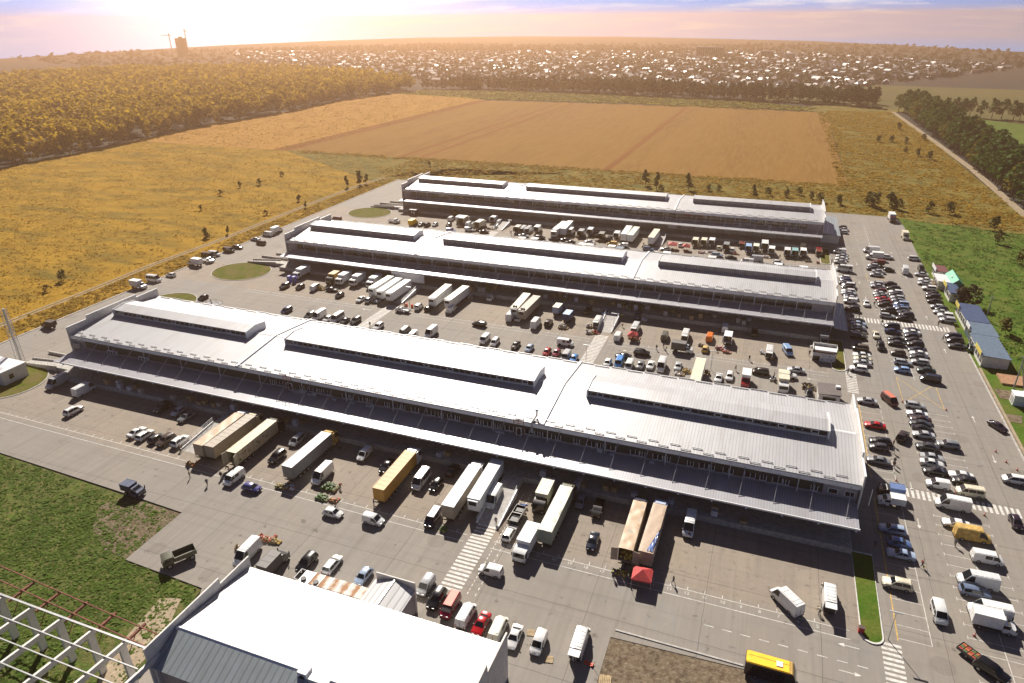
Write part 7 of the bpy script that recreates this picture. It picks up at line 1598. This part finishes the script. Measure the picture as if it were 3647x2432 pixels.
tufts('weeds', [(-470,826),(-330,802),(-170,805),(30,792),(36,813),(-30,850),(-190,880),(-330,893),(-454,880)], 9000, 1.0, 'leaf yellow', 4, .8, False)
tufts('weeds', [(37,426),(47,426),(48,780),(36,780)], 900, .8, 'weed leaf', 5, .8); tufts('weeds', [(-330,420),(42,421),(42,430),(-330,429)], 2200, .6, 'weed leaf', 5, .8); tufts('weeds', [(-328,782),(-170,786),(34,772),(36,784),(-170,795),(-328,792)], 1500, .8, 'leaf olive', 5, .9)
# ------------------------------------------------------------------ the town
plain('roof white far', (.5,.49,.49), .4, .1); plain('roof grey far', (.24,.225,.23), .6); plain('roof brown far', (.17,.10,.08), .6); plain('wall far', (.40,.34,.30), .8, 0, .2); plain('wall far brick', (.25,.15,.11), .8, 0, .2)
def house_meshes(w, d, h, rh, hip):
    wall = MB().box(-w/2,w/2,-d/2,d/2,-.6,h)
    if not hip: wall.add([(-w/2,-d/2,h),(-w/2,d/2,h),(-w/2,0,h+rh),(w/2,-d/2,h),(w/2,d/2,h),(w/2,0,h+rh)], [(0,2,1),(3,4,5)])
    for q in (-.3,0,.3): wall.box(q*w-.6,q*w+.6,-d/2-.05,-d/2-.01,1,2.4,1)
    e = .5; k = w*.28 if hip else 0
    rf = MB().add([(-w/2-e,-d/2-e,h-.2),(w/2+e,-d/2-e,h-.2),(w/2+e,d/2+e,h-.2),(-w/2-e,d/2+e,h-.2),(-w/2-e+k,0,h+rh+.15),(w/2+e-k,0,h+rh+.15)], [(0,1,5,4),(2,3,4,5)]+[(3,0,4),(1,2,5)]*hip)
    return wall.mesh('wall', [M('wall far'), M('glass dark')]), rf.mesh('roof', M('roof grey far'))
HV = [house_meshes(*a) for a in ((9.5,7,3.2,2.6,0),(8,7,3.0,2.2,1),(12,7.5,3.3,2.8,0),(9,8,4.6,2.6,1),(15,7.5,3.2,2.2,0))]
TOWN = [(-830,1085),(-430,1000),(-200,975),(-60,985),(60,1010),(120,1125),(250,1300),(400,1564),(60,1980),(-513,2344),(-1294,2500),(-1542,2069),(-1650,1850),(-1000,1250)]
cand = scatter(TOWN, 9000); keep = []; grid = {}
for p in cand[np.argsort(cand[:,1]+np.abs(cand[:,0])*.15)]:
    k = (int(p[0]//17), int(p[1]//21))
    if k in grid: continue
    grid[k] = 1; keep.append(p)
keep = np.array(keep); near_h = keep[:290]; far_h = keep[290:290+2300]
RC = [('white','roof white far'),('grey','roof grey far'),('brown','roof brown far')]
for i, (x, y) in enumerate(near_h):
    c = RC[int(rng.choice(3, p=[.34,.36,.30]))]; v = int(rng.integers(len(HV))); T = thing('house', f'distant house with {c[0]} roof at the near edge of the town', 'house', (x,y,-.6), rng.uniform(0,PI), 'houses in the far town')
    wl = put('wall', HV[v][0], T); rf = put('roof', HV[v][1], T); setmat(rf, M(c[1]))
    if rng.random() < .4: setmat(wl, M('wall far brick'))
vs, mi = [], []
fm = MB()
for x, y in far_h:
    w, d, h, rh = rng.uniform(7,14), rng.uniform(6,9), rng.uniform(2.6,4.6), rng.uniform(1.6,2.8); q = rng.uniform(0,PI); cq, sq = math.cos(q), math.sin(q); k = int(rng.choice(3, p=[.36,.36,.28]))
    tr = lambda a, b, z: (x+a*cq-b*sq, y+a*sq+b*cq, z)
    b8 = [tr(a,b,z) for z in (-.6,h) for a, b in ((-w/2,-d/2),(w/2,-d/2),(w/2,d/2),(-w/2,d/2))]
    fm.add(b8, [(0,1,5,4),(1,2,6,5),(2,3,7,6),(3,0,4,7)], 3); fm.add([b8[4],b8[5],b8[6],b8[7],tr(-w/2,0,h+rh),tr(w/2,0,h+rh)], [(0,1,5,4),(2,3,4,5),(3,0,4),(1,2,5)], k)
kind(fm.obj('town_houses', [M('roof white far'), M('roof grey far'), M('roof brown far'), M('wall far')]), 'stuff')
P = scatter(TOWN, 8000); mass('town_trees', P, 16, 3.0, 3.6, 5, 9.5, 'town leaf')
P = scatter([(-1650,1850),(-1542,2069),(-1294,2500),(-513,2344),(60,1980),(400,1564),(560,2200),(370,2600),(80,3100),(-310,3400),(-830,3740),(-1380,3790),(-1840,3540),(-2030,2940),(-2100,2390),(-2040,1820),(-1970,1400),(-1400,1150),(-1000,1250)], 9000); P = P[np.hypot(P[:,0],P[:,1]) < 2700]; mass('far_woods', P, 9, 8, 9, 1.5, 3.5, 'town leaf')
def block(label, x, y, rz, w, d, h, fl, bays_, mat='wall far'):
    T = thing('apartment_block', label, 'apartment block', (x,y,-.6), rz, 'tall blocks in the town'); MB().box(-w/2,w/2,-d/2,d/2,0,h).obj('wall', M(mat), T); MB().box(-w/2-.3,w/2+.3,-d/2-.3,d/2+.3,h,h+.6).obj('roof', M('roof grey far'), T)
    wm = MB()
    for i in range(bays_):
        m = MB(); x0 = -w/2+(i+.2)*w/bays_
        m.box(x0,x0+w/bays_*.6,-d/2-.12,-d/2-.02,1,h-1)
        m.obj('window_column', M('glass dark'), T)
    return T
block('long pale apartment block in the middle of the town', -172, 1776, R(-12), 60, 14, 24, 9, 12)
block('low block beside the long apartment block', -128, 1765, R(-12), 22, 12, 12, 4, 5)
block('group of narrow pale towers right of the long block', -46, 1755, R(8), 28, 12, 17, 6, 6); 
T = thing('round_tank', 'round pale building right of the narrow towers', 'round building', (2,1722,-.6)); MB().tube((0,0,0),(0,0,15),12,n=24).obj('wall', M('wall far'), T); MB().tube((0,0,15),(0,0,16.5),9,3,n=20).obj('roof', M('roof white far'), T)
K = block('lone tower block under construction on the left horizon', -1573, 1610, R(28), 24, 17, 45, 15, 7, 'wall far brick')
MB().box(-3,5,-5,5,45.6,49).obj('roof_house', M('wall far brick'), K)
for x, y, h, j, lab in ((-1600,1600,52,-24,'tower crane left of the lone tower block'),(-1572,1630,62,10,'tower crane behind the lone tower block')):
    T = thing('tower_crane', lab, 'crane', (x,y,-.6), R(10), 'tower cranes'); MB().box(-.8,.8,-.8,.8,0,h).obj('mast', M('sign yellow'), T); MB().box(min(j,-j*.3),max(j,-j*.3),-.6,.6,h,h+1.2).obj('jib', M('sign yellow'), T); MB().box(-1.2,1.2,-1.2,1.2,h+1.2,h+5).obj('cab', M('wall far'), T)
